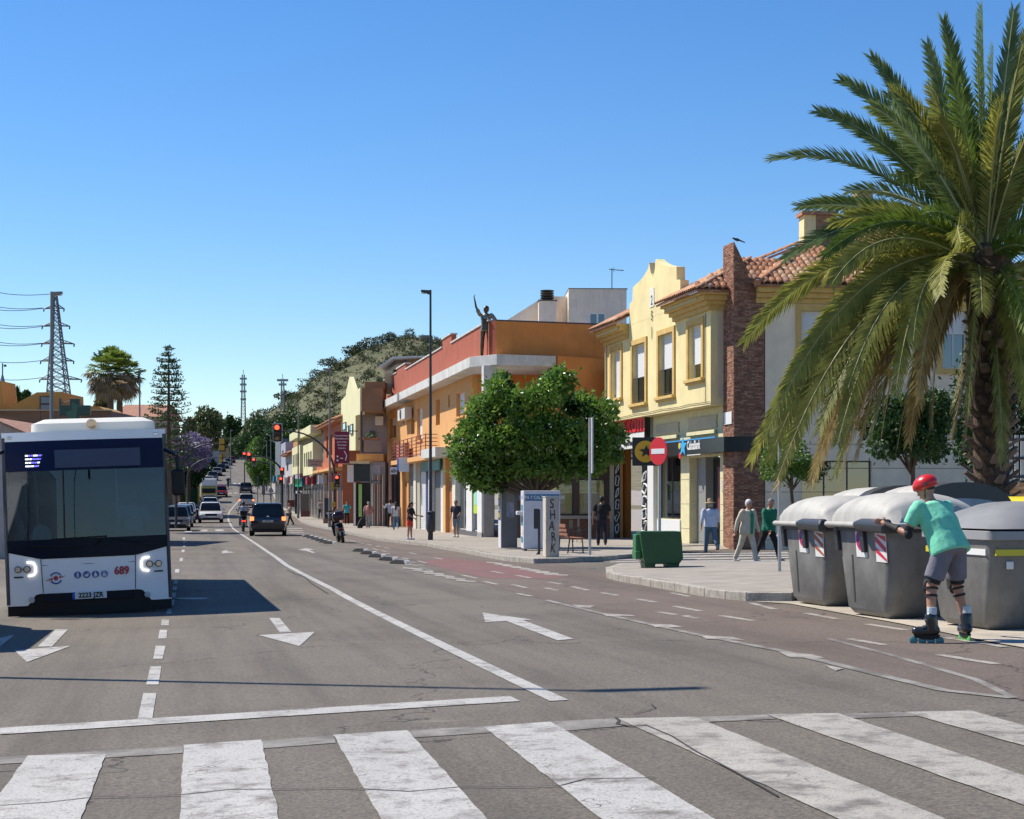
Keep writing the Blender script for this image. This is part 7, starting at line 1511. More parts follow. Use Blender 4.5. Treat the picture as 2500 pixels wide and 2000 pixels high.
for s in (1, -1):
    hp, kn, an = PP[s]
    for a, b, r in ((hp+(kn-hp)*.80, hp+(kn-hp)*.91, .046), (kn+(an-kn)*.02, kn+(an-kn)*.07, .041), (kn+(an-kn)*.20, kn+(an-kn)*.26, .038)):
        MB().tube([a, b], [r*h*1.03, r*h*.99], 14).build('knee_pad_strap', KB, k_, smooth=50)
    MB().ell(kn + Vector((0, -.030*h, -.0*h)), (.034*h, .022*h, .050*h), 10, 8).build('knee_pad', KB, k_, smooth=True)
    sh, el, wr = AA[s]; d = wr-el; MB().tube([el+d*.42, el+d*.70, wr+d*.06], [.026*h, .023*h, .021*h], 12).build('wrist_guard', KB, k_, smooth=50); MB().ell(el + Vector((0, .018*h, -.006*h)), (.030*h, .024*h, .034*h), 10, 8).build('elbow_pad', KB, k_, smooth=True); MB().tube([el+(sh-el)*.10, el+(sh-el)*.26], [.030*h, .030*h], 12).build('elbow_strap', KB, k_)
    # skate
    yw = R(38) if s > 0 else R(-30); b = MB(); boot = bpy.data.objects.new('inline_skate', None)
    M = MB(); capsule(M, (0, .02, -.03), (0, .0, .09), .056, .062); capsule(M, (0, .04, -.035), (0, -.14, -.045), .050, .044); bo = blob(M, 'skate_boot', mat('boot_black', (.016, .016, .018), rough=.28, coat=.3), k_, .011, 4); bo.location = an; bo.rotation_euler = (0, 0, yw)
    MB().prism([(.09, -.075), (-.16, -.082), (-.15, -.105), (-.07, -.125), (.02, -.125), (.08, -.105)], -.018, .018, 'x').build('frame', BLKP, bo)
    for k in range(4): w = MB().lathe([(.032, -.012), (.040, -.006), (.040, .006), (.032, .012)], n=16, axis='x').build('skate_wheel', mat('wheel_teal' if s > 0 else 'wheel_green', (.05, .20, .22) if s > 0 else (.10, .35, .08), rough=.4), bo, loc=(0, .085-.082*k, -.135), smooth=50)
    MB().tube([(0, .01, .12), (0, .01, .19)], .047, 12).build('sock', cloth('sock', (.55, .6, .62)), bo); MB().cbox((0, -.03, .06), (.10, .05, .03)).cbox((0, -.06, .0), (.098, .04, .025)).build('buckle_strap', mat('strap_grey', (.10, .10, .11), rough=.4), bo, bevel=.01)
sh, el, wr = AA[-1]; ph = thing('phone', 'white smartphone held in front of the bent skater', 'phone', Matrix.Rotation(R(-146), 3, 'Z') @ (wr + (wr-el).normalized()*.07) + pos, R(-110)); MB().cbox((0, 0, 0), (.075, .012, .15)).build('phone_case', SW, ph, rot=(R(50), 0, 0), bevel=.004)
# couple crossing the side street
person('woman with white hair in cream trouser suit over a green top, walking', P(1824, 1373), R(38), 1.60, legs=((18, 4, 2), (-18, 10, 2)), arms=((8, 8, 14), (-22, 14, 10)), head=(5, 4), top=C('cream_j', (.56, .50, .38)), pants=C('cream_t', (.58, .53, .42)), jacket=C('green_top', (.02, .24, .13)), hair=(.62, .60, .58), shoe=(.6, .57, .5), female=True, fat=1.18, loose=1.12)
mn = person('grey-haired man in green jumper and black trousers walking beside the woman in cream', P(1876, 1370), R(42), 1.63, legs=((22, 6, 3), (-22, 10, 3)), arms=((-14, 10, 12), (12, 8, 20)), head=(-30, 14), top=C('green_j', (.008, .16, .085)), pants=C('blk', (.012, .012, .014)), hair=(.16, .15, .15), shoe=(.3, .28, .25), fat=1.12, loose=1.1)[0]
bgp = P(1901, 1366); bag = thing('carrier_bag', 'white plastic carrier bag with red print hanging beside the man in green', 'bag', Vector((bgp.x, bgp.y, bgp.z+.22))); MB().loft([rrect(.10, .05, .03, 0), rrect(.12, .06, .03, .15), rrect(.08, .04, .02, .33), rrect(.02, .02, .01, .46)]).build('bag_body', mat('bag_white', (.6, .58, .58), rough=.5), bag, smooth=60); MB().cbox((-.03, -.062, .16), (.08, .004, .1)).build('red_print', SR, bag)
# man with a straw hat walking away
wm, PP, AA, hc, hv, T, HM, h = person('man in straw hat, pale blue shirt and jeans walking away towards the bank', P(1735, 1350), R(192), 1.68, legs=((14, 6, 2), (-16, 26, 2)), arms=((-16, 14, 14), (12, 14, 20)), top=C('paleblue', (.46, .51, .62)), pants=C('jeans', (.075, .13, .19)), sleeve=.72, hair=(.3, .28, .25), fat=1.15, loose=1.12, shoe=(.05, .05, .05), skin=SKIND)
hb = MB().lathe([(.135, -.01), (.13, .01), (.066, .025), (.062, .10), (.045, .125), (.01, .115)], n=20).build('straw_hat', mat('straw', (.42, .30, .15), rough=.9, var=.2, scale=40), wm, loc=(hc[0], hc[1], hc[2]+.030*h), smooth=50); hb.scale = (1.25, 1.35, 1.1); MB().lathe([(.0665, .026), (.0655, .045)], n=20).build('hat_band', DARKF, hb)
person('man in black t-shirt and dark trousers in the shade by the bar', P(1469, 1332, KH), R(175), 1.80, legs=((10, 4, 3), (-12, 8, 4)), arms=((-4, 12, 14), (8, 12, 30)), top=C('blkt', (.012, .012, .016)), pants=C('navyt', (.012, .014, .03)), sleeve=.36, hair=(.012, .01, .01), skin=SKIND, fat=1.08, loose=1.12)
cp, PP, AA, hc, hv, T, HM, h = person('woman in black cap, black top and red shorts standing near the kerb', P(1001, 1318, KH), R(70), 1.62, legs=((2, 1, 1), (-3, 2, 1)), arms=((20, 6, 60), (10, 8, 50)), top=C('blkt', (.012, .012, .016)), pants=C('redsh', (.62, .05, .04)), pleg=.36, sleeve=.4, hair=(.02, .015, .012), longhair=True, female=True, shoe=(.65, .65, .65), fat=1.05)
MB().ell(hv(0, .008, .036), (.055*h, .060*h, .040*h), 12, 8, HM).cbox(hv(0, -.07, .035), (.09*h, .06*h, .008*h)).build('cap', BLKP, cp)
person('man in dark shirt and grey shorts leaning by the orange door', P(1114, 1312, KH), R(-25), 1.70, legs=((6, 4, 2), (-4, 4, 2)), arms=((14, 8, 50), (-8, 10, 30)), top=C('navyd', (.03, .03, .045)), pants=C('greysh', (.16, .19, .22)), pleg=.5, sleeve=.4, hair=(.10, .09, .08), shoe=(.5, .5, .5), skin=SKIND)
person('girl with long dark hair, white top and blue trousers walking away', P(966, 1295, KH), R(185), 1.60, legs=((12, 6, 2), (-18, 20, 2)), arms=((-10, 8, 10), (10, 8, 12)), top=C('whitetop', (.60, .60, .62)), pants=C('bluetr', (.12, .20, .27)), sleeve=.15, longhair=True, hair=(.03, .018, .014), female=True, shoe=(.6, .6, .6), slim=.9, loose=1.1)
person('man in light shirt raising his arms before the grey shopfront', P(953, 1288, KH), R(200), 1.74, legs=((2, 2, 2), (-2, 2, 2)), arms=((30, 20, 100), (30, 20, 100)), top=C('lightsh', (.42, .46, .55)), pants=C('blk', (.012, .012, .014)), hair=(.015, .012, .01), sleeve=.4, skin=SKIND)
person('woman in red patterned top and beige trousers pulling a shopping trolley', P(899, 1288, KH), R(170), 1.60, legs=((8, 4, 2), (-10, 8, 2)), arms=((-20, 10, 10), (6, 12, 30)), top=C('redpat', (.36, .10, .09), col2=(.55, .32, .28)), pants=C('beiget', (.36, .31, .27)), sleeve=.7, hair=(.40, .33, .25), female=True, fat=1.22, loose=1.12)
tg = thing('shopping_trolley', 'black wheeled shopping trolley behind the woman in red patterned top', 'trolley', P(876, 1290, KH), R(20)); MB().loft([rrect(.16, .10, .04, .08), rrect(.18, .13, .04, .35), rrect(.17, .12, .04, .60), rrect(.10, .06, .03, .66)]).build('trolley_bag', cloth('trol', (.015, .015, .02)), tg, rot=(0, R(28), 0)); MB().tube([(.1, 0, .1), (.45, 0, .85)], .012, 5).build('handle', POLD, tg)
for s in (-1, 1): MB().lathe([(.08, -.012), (.08, .012)], n=12, axis='y').build('wheel', RUBB, tg, loc=(.02, s*.14, .08))
person('woman in turquoise top and black trousers facing the camera on the pavement', P(847, 1280, KH), R(5), 1.60, legs=((2, 2, 2), (-2, 2, 2)), arms=((20, 8, 95), (20, 8, 95)), top=C('turq', (.04, .42, .44)), pants=C('blk', (.012, .012, .014)), sleeve=.4, hair=(.03, .015, .012), female=True, fat=1.15)
person('man in checked shirt and black trousers by the bus shelter', P(763, 1261, KH), R(10), 1.74, legs=((3, 2, 2), (-3, 2, 2)), arms=((0, 8, 20), (4, 8, 20)), top=C('check', (.22, .20, .24)), pants=C('blk', (.012, .012, .014)), sleeve=.7, hair=(.10, .08, .07))
person('woman with brown hair in beige top stepping across behind the dark car', P(708, 1283), R(-60), 1.62, legs=((18, 4, 2), (-18, 12, 2)), arms=((40, 10, 40), (-10, 10, 20)), top=C('beiget2', (.34, .27, .22)), pants=C('blk', (.012, .012, .014)), sleeve=.5, hair=(.14, .07, .04), longhair=True, female=True)
for u, v, col, lab, g in ((735, 1246, (.5, .48, .5), 'small far person in pale shirt left of the bus shelter', 0), (786, 1262, (.2, .3, .45), 'person in blue beside the bus shelter post, half hidden', 0), (783, 1268, (.5, .4, .36), 'person in pale top just left of the black menu board', 0)): person(lab, P(u, v, KH), R(20), 1.66, top=C('far%d' % u, col), pants=C('blk', (.012, .012, .014)), vox=.03)
# riders
def rider(label, sc_o, jk, hc_, k=0):
    w, PP, AA, hc, hv, T, HM, h = person(label, Vector((0, 0, 0)), 0, 1.72, lean=8, legs=((78, 70, 8), (78, 70, 8)), arms=((52, 10, 22), (52, 10, 22)), top=jk, pants=C('ridert', (.03, .035, .05)), hair=None, vox=.02, fat=1.1, loose=1.1)
    a = sc_o.rotation_euler.z + math.pi; w.rotation_euler = (0, 0, a); q = Matrix.Rotation(a, 3, 'Z') @ Vector((0, .30, 0)); lowz = min(PP[1][2].z, PP[-1][2].z)
    w.location = sc_o.location + q + Vector((0, 0, .84 - (PP[1][0].z - .06*h))); MB().ell(hv(0, .006, .012), (.072*h, .082*h, .078*h), 14, 10, HM).build('helmet', mat('helm%d' % k, hc_, rough=.2, coat=.5), w, smooth=True); return w
rider('scooter rider in pale jacket and dark helmet beside the dark car', s2, C('palejk', (.32, .34, .40)), (.02, .022, .03), 1)
w_ = rider('far scooter rider with white helmet coming downhill', s3, C('darkjk', (.03, .03, .04)), (.5, .5, .5), 2)
# bus driver
dv = person('bus driver in white shirt seen dimly through the windscreen', Vector((0, 0, 0)), 0, 1.72, lean=0, legs=((80, 80, 5), (80, 80, 5)), arms=((40, 8, 40), (40, 8, 40)), top=C('drvw', (.30, .32, .35)), pants=C('blk', (.012, .012, .014)), sleeve=.5, hair=(.12, .11, .10))[0]
q = bus.matrix_basis @ Vector((.66, 1.35, .58)); dv.location = q; dv.rotation_euler = (0, 0, BRZ)
# waving bronze statue on the ledge
BRZM = mat('bronze', (.10, .075, .05), rough=.32, metal=.75, var=.4, scale=5); BRZL = mat('bronze_light', (.26, .21, .15), rough=.4, metal=.5, var=.3, scale=6)
c = fo.a + fo.d*0; sx_, sy_ = X(1186, 69.5*K), 69.5*K
st_, PP, AA, hc, hv, T, HM, h = person('life-size bronze statue of a waving man in dungarees on the white ledge', Vector((sx_, sy_, zs1 + fo.z0)), R(-12), 2.32, lean=-3, legs=((4, 3, 5), (-2, 3, 5)), arms=((0, 34, 40), (168, 24, 6)), head=(-30, -14), top=BRZL, pants=BRZM, sleeve=.36, hair=(.05, .04, .03), skin=BRZM, cat='statue', name='statue', shoe=(.06, .05, .04), slim=.92)
for ch in st_.children:
    if ch.name.split('.')[0] in ('hair', 'shoe', 'eyes', 'mouth'): ch.data.materials[0] = BRZM
MB().loft([[T(x, y, z) for x, y in ((-.055, -.078), (.055, -.078), (.05, -.05), (-.05, -.05))] for z in (-.02, .08, .20)]).tube([T(.045, -.074, .2), T(.06, -.02, .30), T(.045, .07, .22)], .010*h, 6).tube([T(-.045, -.074, .2), T(-.06, -.02, .30), T(-.045, .07, .22)], .010*h, 6).build('dungaree_bib', BRZM, st_)
# ------------------------------------------------------------ vegetation
def leaves(name, m, parent, centers, n, size, seed=1, loc=None, kind='stuff', flat=.7, droop=.0):
    """leaf blades through the volume of clumps: centers = (x, y, z, rx, ry, rz, weight)"""
    rg = np.random.default_rng(seed); w = np.array([c[6] for c in centers], float); w /= w.sum(); idx = rg.choice(len(centers), n, p=w); C_ = np.array([c[:6] for c in centers], float)[idx]
    d = rg.normal(size=(n, 3)); d /= np.linalg.norm(d, axis=1)[:, None]; r = rg.uniform(.35, 1.0, n)**.5*(1 + .55*(rg.random(n) < .12)*rg.random(n)); pos = C_[:, :3] + d*C_[:, 3:6]*r[:, None]
    a = rg.normal(size=(n, 3)) + d*.8; a[:, 2] -= droop; a /= np.linalg.norm(a, axis=1)[:, None]; b = np.cross(a, rg.normal(size=(n, 3)) + np.array([0, 0, .6])); b /= np.linalg.norm(b, axis=1)[:, None]+1e-9
    s = size*rg.uniform(.6, 1.3, n); L = a*s[:, None]; Wd = b*(s*.26)[:, None]; nn = np.cross(a, b)*(s*.10)[:, None]
    v = np.empty((n, 4, 3)); v[:, 0] = pos; v[:, 1] = pos + L*.5 + Wd - nn; v[:, 2] = pos + L; v[:, 3] = pos + L*.5 - Wd - nn
    me = bpy.data.meshes.new(name); me.vertices.add(n*4); me.vertices.foreach_set('co', v.reshape(-1)); me.loops.add(n*4); me.loops.foreach_set('vertex_index', np.arange(n*4, dtype=np.int32)); me.polygons.add(n); me.polygons.foreach_set('loop_start', np.arange(0, n*4, 4, dtype=np.int32)); me.polygons.foreach_set('loop_total', np.full(n, 4, dtype=np.int32)); me.update(); me.materials.append(m)
    o = bpy.data.objects.new(name, me); link(o, parent)
    if loc is not None: o.location = loc
    if kind: o['kind'] = kind
    return o
BARK = mat('bark', (.12, .085, .06), rough=.95, var=.35, scale=6, stretch=(4, 4, 1), bump=.6, bscale=12)
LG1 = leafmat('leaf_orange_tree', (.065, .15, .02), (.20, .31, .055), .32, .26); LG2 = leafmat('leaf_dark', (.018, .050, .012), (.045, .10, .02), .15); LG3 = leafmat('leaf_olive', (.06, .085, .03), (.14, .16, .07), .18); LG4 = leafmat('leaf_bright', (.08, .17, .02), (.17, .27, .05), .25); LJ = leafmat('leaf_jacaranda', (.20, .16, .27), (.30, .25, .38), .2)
def tree(name, label, base, H, crown, m, n, size, trunk_r=.1, seed=1, nb=22, group=None, cat='tree', spread=.62):
    """base point, total height, crown = (rx, ry, z0 fraction): branches from a trunk, crown of many clumps"""
    rr = random.Random(seed); o = thing(name, label, cat, base, 0, group); rx, ry, zf = crown; z0 = H*zf; cz = (z0+H)/2; rz = (H-z0)/2; M = MB(); th = z0 + rz*.3
    M.tube([(0, 0, -.2), (.03, 0, th*.5), (rr.uniform(-.1, .1), .05, th)], [trunk_r*1.25, trunk_r, trunk_r*.8], 8); cl = []
    for k in range(nb):
        a = rr.uniform(0, 2*math.pi); e = math.asin(rr.uniform(-.85, .98)); q = spread + .22*rr.random(); c = Vector((rx*q*math.cos(a)*math.cos(e), ry*q*math.sin(a)*math.cos(e), cz + rz*q*math.sin(e))); s = rr.uniform(.28, .46)
        cl.append((c.x, c.y, c.z, rx*s, ry*s, rz*s*.95, s)); 
        if k < 12: M.tube([(0, 0, th*.85), (c.x*.4, c.y*.4, th*.85+(c.z-th*.85)*.5), (c.x*.9, c.y*.9, c.z)], [trunk_r*.5, trunk_r*.3, trunk_r*.12], 5)
    cl.append((0, 0, cz, rx*.55, ry*.55, rz*.55, .6)); M.build('trunk', BARK, o, smooth=50); leaves('crown', m, o, cl, n, size, seed); return o
b = P(1306, 1335, KH); b = Vector((X(1308, 55), 55, gz(X(1308, 55), 55)+KH))
ot = None
ot = thing('orange_tree', 'dense round glossy green street tree behind the graffiti pillar', 'tree', b); S_ = 55/F; cl = []; rr = random.Random(12); M = MB()
for (u, v, r_) in ((1216,955,50),(1180,1000,52),(1262,985,62),(1330,965,62),(1368,935,38),(1345,930,36),(1420,985,58),(1470,1005,46),(1498,1060,42),(1150,1050,50),(1128,1105,40),(1135,1150,40),(1190,1080,62),(1260,1060,70),(1330,1050,70),(1400,1070,66),(1450,1085,56),(1180,1150,48),(1240,1140,55),(1310,1130,60),(1380,1130,55),(1440,1130,46),(1200,1182,28),(1165,1178,26),(1105,1070,18),(1497,1110,30),(1218,925,24),(1365,908,16)):
    for q in range(2):
        dy = rr.uniform(-1, 1)*min(2.0, max(0, 2.1 - abs(u-1310)*S_*.6)); x = (u-1308)*S_; z = (1335-v)*S_; cl.append((x, dy, z, r_*S_*rr.uniform(.45, .95), r_*S_*.8, r_*S_*rr.uniform(.42, .80), r_*r_))
    M.tube([(0, 0, 1.7), (x*.45, dy*.4, 1.7+(z-1.7)*.5), (x*.85, dy*.9, z)], [.06, .04, .015], 5)
M.tube([(0, 0, -.2), (.02, 0, 1.0), (-.03, .03, 2.6)], [.15, .11, .09], 8).build('trunk', BARK, ot, smooth=50)
leaves('crown', LG1, ot, cl, 27000, .165, 4); leaves('inner_crown', LG2, ot, [(c[0]*.8, c[1]*.6, c[2], c[3]*.6, c[4]*.6, c[5]*.6, c[6]) for c in cl], 10000, .2, 5)  # inner leaves take a darker green, the crown's inside shade put into colour
fl = leaves('white_flecks', mat('white_flecks', (.75, .75, .62), rough=.5), ot, [(c[0], c[1]-.15, c[2], c[3], c[4], c[5], 1) for c in cl], 420, .075, 8)  # small white blades scattered over the crown
sb_ = Vector((X(2225, 40), 40, gz(X(2225, 40), 40)+KH)); tree('small_street_tree', 'small dark green tree under the palm fronds behind the containers', sb_, 4.1, (1.25, 1.1, .50), LG2, 12000, .12, .06, 6, 16)
sb_ = Vector((X(1935, 44), 44, gz(X(1935, 44), 44)+KH)); tree('small_street_tree', 'small leafy tree half hidden by drooping palm fronds near the brick pier', sb_, 3.5, (.8, .8, .5), LG4, 5000, .10, .05, 8, 10)
sb_ = Vector((X(2500, 46), 46, gz(X(2500, 46), 46)+KH)); tree('garden_tree', 'leafy green tree behind the white railings at the right edge', sb_, 6.5, (2.0, 1.6, .25), LG2, 14000, .15, .1, 12, 18)
# date palm
PG = [leafmat('frond_green', (.075, .125, .018), (.20, .27, .045), .32, .45, 3), leafmat('frond_olive', (.15, .16, .03), (.31, .31, .07), .32, .5, 3), leafmat('frond_tan', (.22, .15, .04), (.38, .29, .12), .25, .6, 3), leafmat('frond_blue', (.075, .12, .035), (.20, .26, .09), .28, .4, 3)]
RACH = [mat('rachis_green', (.22, .26, .10), rough=.5), mat('rachis_olive', (.32, .30, .13), rough=.55), mat('rachis_tan', (.42, .33, .18), rough=.7), mat('rachis_pale', (.34, .38, .24), rough=.5)]
yp = 28.0; pc = W(2408, 640, yp); pb = Vector((X(2424, yp), yp, gz(X(2424, yp), yp)+KH))
palm = thing('date_palm', 'big date palm with arching green and yellowing fronds at the right', 'palm tree', pb)
pc = pc - pb; M = MB(); tr = random.Random(5)
M.tube([(0, 0, -.3), (-.02, 0, 1.0), (-.05, 0, pc.z*.6), tuple(pc + Vector((0, 0, -.6))), tuple(pc + Vector((0, 0, .3)))], [.36, .30, .30, .34, .25], 16); M.build('trunk', mat('palm_trunk', (.085, .055, .04), rough=.95, var=.5, scale=7, bump=.8, bscale=10), palm, smooth=60)
BOOT = [mat('palm_boot_a', (.11, .075, .055), rough=.95, var=.4, scale=8), mat('palm_boot_b', (.24, .17, .13), rough=.95, var=.3, scale=8)]
for k in range(210):
    z = .1 + k/210*(pc.z+.1); a = k*2.4; r = .29 + .04*tr.random(); x = (0 if z < 1 else -.03) + r*math.cos(a); y = r*math.sin(a)
    if math.sin(a) > .6: continue
    Mx = (Matrix.Rotation(a, 3, 'Z') @ Matrix.Rotation(R(62+tr.uniform(-8, 8)), 3, 'Y')); w = .075+.03*tr.random()
    MB().loft([[Mx @ Vector(q) for q in ((-w*0-.0, -w, -.04), (.0, w, -.04), (.05, w*.7, -.03), (.05, -w*.7, -.03))], [Mx @ Vector(q) for q in ((-.02, -w*.7, .17), (-.02, w*.7, .17), (.02, w*.4, .19), (.02, -w*.4, .19))]]).build('leaf_base', BOOT[tr.random() < .35], palm, loc=(x, y, z))
def frond(tip, arch_, k, nl=135, ll=.50, wr=random.Random(3), start=None, twist=0, vsh=32):
    """one feather frond from the crown centre to tip; arch_ lifts the middle"""
    S0 = pc + (start or Vector((0, 0, 0))); T_ = Vector(tip) - pb; mid = (S0+T_)/2 + Vector(arch_); N = 26; pts = []
    for i in range(N+1): t = i/N; pts.append(S0*(1-t)**2 + mid*2*t*(1-t) + T_*t*t)
    L = sum((pts[i+1]-pts[i]).length for i in range(N)); r = [max(.004, .028*(1-.85*i/N)) for i in range(N+1)]
    f = MB().tube(pts, r, 5).build('frond', RACH[k], palm, smooth=60)
    vs = []; nl = int(L/4.3*nl); nl = max(70, min(nl, 190)); roll = R(wr.choice((-1, 1))*wr.uniform(40, 85)) if vsh > 20 else R(wr.choice((-1, 1))*wr.uniform(25, 80))
    for j in range(nl):
        t = .14 + .86*(j+.5)/nl; i = min(N-1, int(t*N)); fr_ = t*N-i; p = pts[i].lerp(pts[i+1], fr_); d = (pts[i+1]-pts[i]).normalized(); sd = d.cross(Vector((0, 0, 1)))
        if sd.length < .05: sd = d.cross(Vector((0, 1, 0)))
        sd.normalize(); sd = Matrix.Rotation(roll, 3, d) @ sd; up = sd.cross(d).normalized()
        ln = ll*(math.sin(math.pi*min(1, (t-.08)*.98))**.45)*(1 - .35*t)*wr.uniform(.85, 1.12)
        for s in (-1, 1):
            an_ = R(wr.uniform(42, 58)*(1-.45*t)); v_ = R(vsh + wr.uniform(-14, 14)); q = (d*math.cos(an_) + (sd*s*math.cos(v_) + up*math.sin(v_))*math.sin(an_)).normalized()
            g = Vector((0, 0, -.10-.05*(k == 2)))*ln*wr.uniform(.4, 1.6); w = (q.cross(up)).normalized()*.0148*(1.1 if ln > .3 else .8)
            a = p; b_ = p + q*ln*.5 + g*.25; c_ = p + q*ln + g; vs += [a - w*.6, a + w*.6, b_ + w, b_ - w, c_]
    n = len(vs)//5; fs = []
    for i in range(n): fs += [(5*i, 5*i+1, 5*i+2, 5*i+3), (5*i+3, 5*i+2, 5*i+4)]
    lf = MB(); lf.v = [tuple(q) for q in vs]; lf.f = fs; o = lf.build('leaflets', PG[k], f, fix=False); o['kind'] = 'stuff'; return f
pr_ = random.Random(21)
def tipw(u, v, dy=0): return W(u, v, yp+dy) if dy == 0 else Vector(((u-CU)/F*yp, yp+dy, Z(v, yp)))
up_ = [(2310,42,.2,3,.5),(2410,6,.3,0,0),(2366,52,-.4,0,0),(2286,84,.6,3,0),(2490,95,-.3,1,.3),(2143,120,.5,3,.6),(2215,180,1.4,3,.4),(2150,250,-.8,1,1.0),(2062,186,.3,3,1.0),(2022,238,1.0,3,.9),(2235,250,-1.0,1,.5),(2540,160,.8,0,.4),(2470,190,1.2,0,.3),(2600,260,.5,0,.8),(2330,210,1.6,0,.3),(2440,170,-1.2,1,.3),
       (1893,378,.4,3,1.25),(2018,466,1.2,3,.6),(1964,490,.6,3,.7),(2184,478,-1.6,1,1.3),(2024,552,-.4,1,.75),(2120,420,1.8,3,.8),(2090,300,-1.2,3,.9),(2170,330,.9,0,.9),(2260,330,-.9,1,.8),(2290,180,-.8,0,.5),(2345,130,.8,0,.3),(2400,120,1.4,0,.2),(2450,90,.6,0,.2),(2520,60,-.6,3,.3),(2210,420,.5,0,.9),(2100,520,.9,1,.8),(2200,560,-1.4,0,.7),(2300,400,1.5,0,.6),(2500,330,1.6,0,.5),(2560,300,-.8,0,.5),(2520,400,.8,3,.6),(2470,330,-1.3,1,.4),(2590,380,.6,0,.7),(2440,60,-.8,3,.2),(2430,250,1.5,0,.3),(2380,300,-1.5,1,.4),(2150,620,.5,0,.8),(1930,620,.6,3,1.3),(1990,640,-.7,0,1.3),(2560,450,-1.4,1,1.0),(2640,520,.2,0,.9)]
for u, v, dy, k, a in up_: frond(tipw(u, v, dy), (0, -.1*dy, a), k, ll=.55, wr=pr_)
dn = [(1806,842,-.6,1,1.65),(1838,1125,.2,1,2.3),(1872,1122,-.3,1,2.1),(1845,1075,-1.0,1,2.2),(1905,1185,.3,2,2.2),(1880,1165,-.9,1,2.1),(1978,1150,-.4,2,2.0),(1995,1175,.5,2,1.9),(2020,1165,-1.2,2,1.9),(2050,1155,.3,1,1.8),(2085,1120,-.2,2,1.7),(2110,1075,-1.3,2,1.7),(2000,1090,-1.6,1,1.9),(2140,1060,.4,1,1.6),(1940,1060,.9,1,2.0),
      (2190,990,-1.5,2,1.4),(2225,1080,.2,2,1.1),(2235,1040,-1.1,2,1.3),(2260,980,1.0,1,1.2),(2330,1090,-.6,2,.7),(2345,1060,.5,2,.7),(2405,1130,-1.0,1,.5),(2420,1115,-.6,2,.5),(2450,1000,-1.3,1,.8),(2465,960,.2,1,.7),(2500,1010,-.9,0,.9),(2540,960,.6,1,1.2),(2620,900,-.3,1,1.4),(2660,760,.5,1,1.5),(1960,900,.9,1,1.7),(2030,960,-1.4,1,1.7),(1900,960,-.2,1,1.9),(2080,900,1.5,1,1.4),(2120,980,-2.0,1,1.5),(2160,860,-2.0,1,1.2),(2050,800,1.5,0,1.2),(1990,720,-1.5,1,1.3),(2280,900,1.6,1,.9),(2380,980,1.4,1,.6),(1930,1020,.6,3,2.0),(1975,1060,-.9,1,1.9),(2300,1020,-1.6,1,.9),(2170,1100,-.6,1,1.5),(2075,1040,.8,1,1.7),(2440,860,1.8,0,.6),(2560,820,1.8,0,1.0),
      (2210,760,-2.3,1,.9),(2300,800,-2.4,1,.7),(2400,830,-2.4,0,.5),(2260,640,-2.2,1,.9),(2470,700,-2.3,0,.8),(2140,700,1.9,0,1.2),(2620,640,-1.0,0,1.3)]
for u, v, dy, k, a in dn: frond(tipw(u, v, dy), (-.35 if u < 2300 else .1, -.15*dy, a), k, ll=.57, wr=pr_, start=Vector((pr_.uniform(-.15, .15), pr_.uniform(-.15, .15), pr_.uniform(-.35, .05))), vsh=8)
MB().ell(tuple(pc + Vector((.05, 0, -.25))), (.42, .42, .55), 14, 10).build('crown_heart', mat('palm_fibre', (.09, .055, .03), rough=.95, var=.5, scale=10, bump=.8), palm)
for k in range(26):
    a = pr_.uniform(0, 6.28); e = pr_.uniform(.5, 1.2); q = pc + Vector((.3*math.cos(a), .3*math.sin(a), -.35)); MB().tube([q, q + Vector((e*.35*math.cos(a), e*.35*math.sin(a), .1)), q + Vector((e*.6*math.cos(a), e*.6*math.sin(a), -e*.7))], [.03, .02, .006], 5).build('dead_stalk', RACH[2], palm)
# fan palm pair, left distance
def fan_palm(label, u, y, vtop, vbase_trunk, R_, seed):
    x = X(u, y); z0 = gz(x, y); o = thing('fan_palm', label, 'palm tree', (x, y, z0)); zc = Z(vtop, y) - z0 - R_*.9; MB().tube([(0, 0, 0), (0, 0, zc)], [.22, .17], 8).build('trunk', BARK, o); rr = random.Random(seed)
    def fans(n, m, nm, zlo, zhi, drop):
        vs = []; fs = []
        for k in range(n):
            a = rr.uniform(0, 6.283); el = rr.uniform(zlo, zhi); d = Vector((math.cos(a)*math.cos(el), math.sin(a)*math.cos(el), math.sin(el))); L = R_*rr.uniform(.5, .8); c = Vector((0, 0, zc)) + d*L; sd = d.cross(Vector((0, 0, 1))).normalized(); up = sd.cross(d)
            for j in range(11):
                t = (j/10-.5)*2.6; q = (d*math.cos(t) + sd*math.sin(t)*.9 + up*.1); l2 = R_*.42*rr.uniform(.8, 1.1); w = sd*.05 if abs(t) < 1 else d*.05; e = c + q*l2 + Vector((0, 0, -drop*l2)); i = len(vs); vs += [c - w*.4, c + w*.4, c + q*l2*.6 + w, c + q*l2*.6 - w, e]; fs += [(i, i+1, i+2, i+3), (i+3, i+2, i+4)]
        M = MB(); M.v = [tuple(q) for q in vs]; M.f = fs; q = M.build(nm, m, o, fix=False); q['kind'] = 'stuff'
    fans(70, PG[0], 'fan_leaves', -.2, 1.45, .25); fans(80, leafmat('fan_dry', (.17, .13, .07), (.30, .23, .13), .15, .7), 'dry_skirt', -1.2, .0, .45); return o
fan_palm('left one of two fan palms with shaggy brown skirts behind the bus', 270, 92, 852, 1000, 1.5, 3); fan_palm('right one of two fan palms with shaggy brown skirts behind the bus', 292, 94, 862, 1000, 1.45, 5)
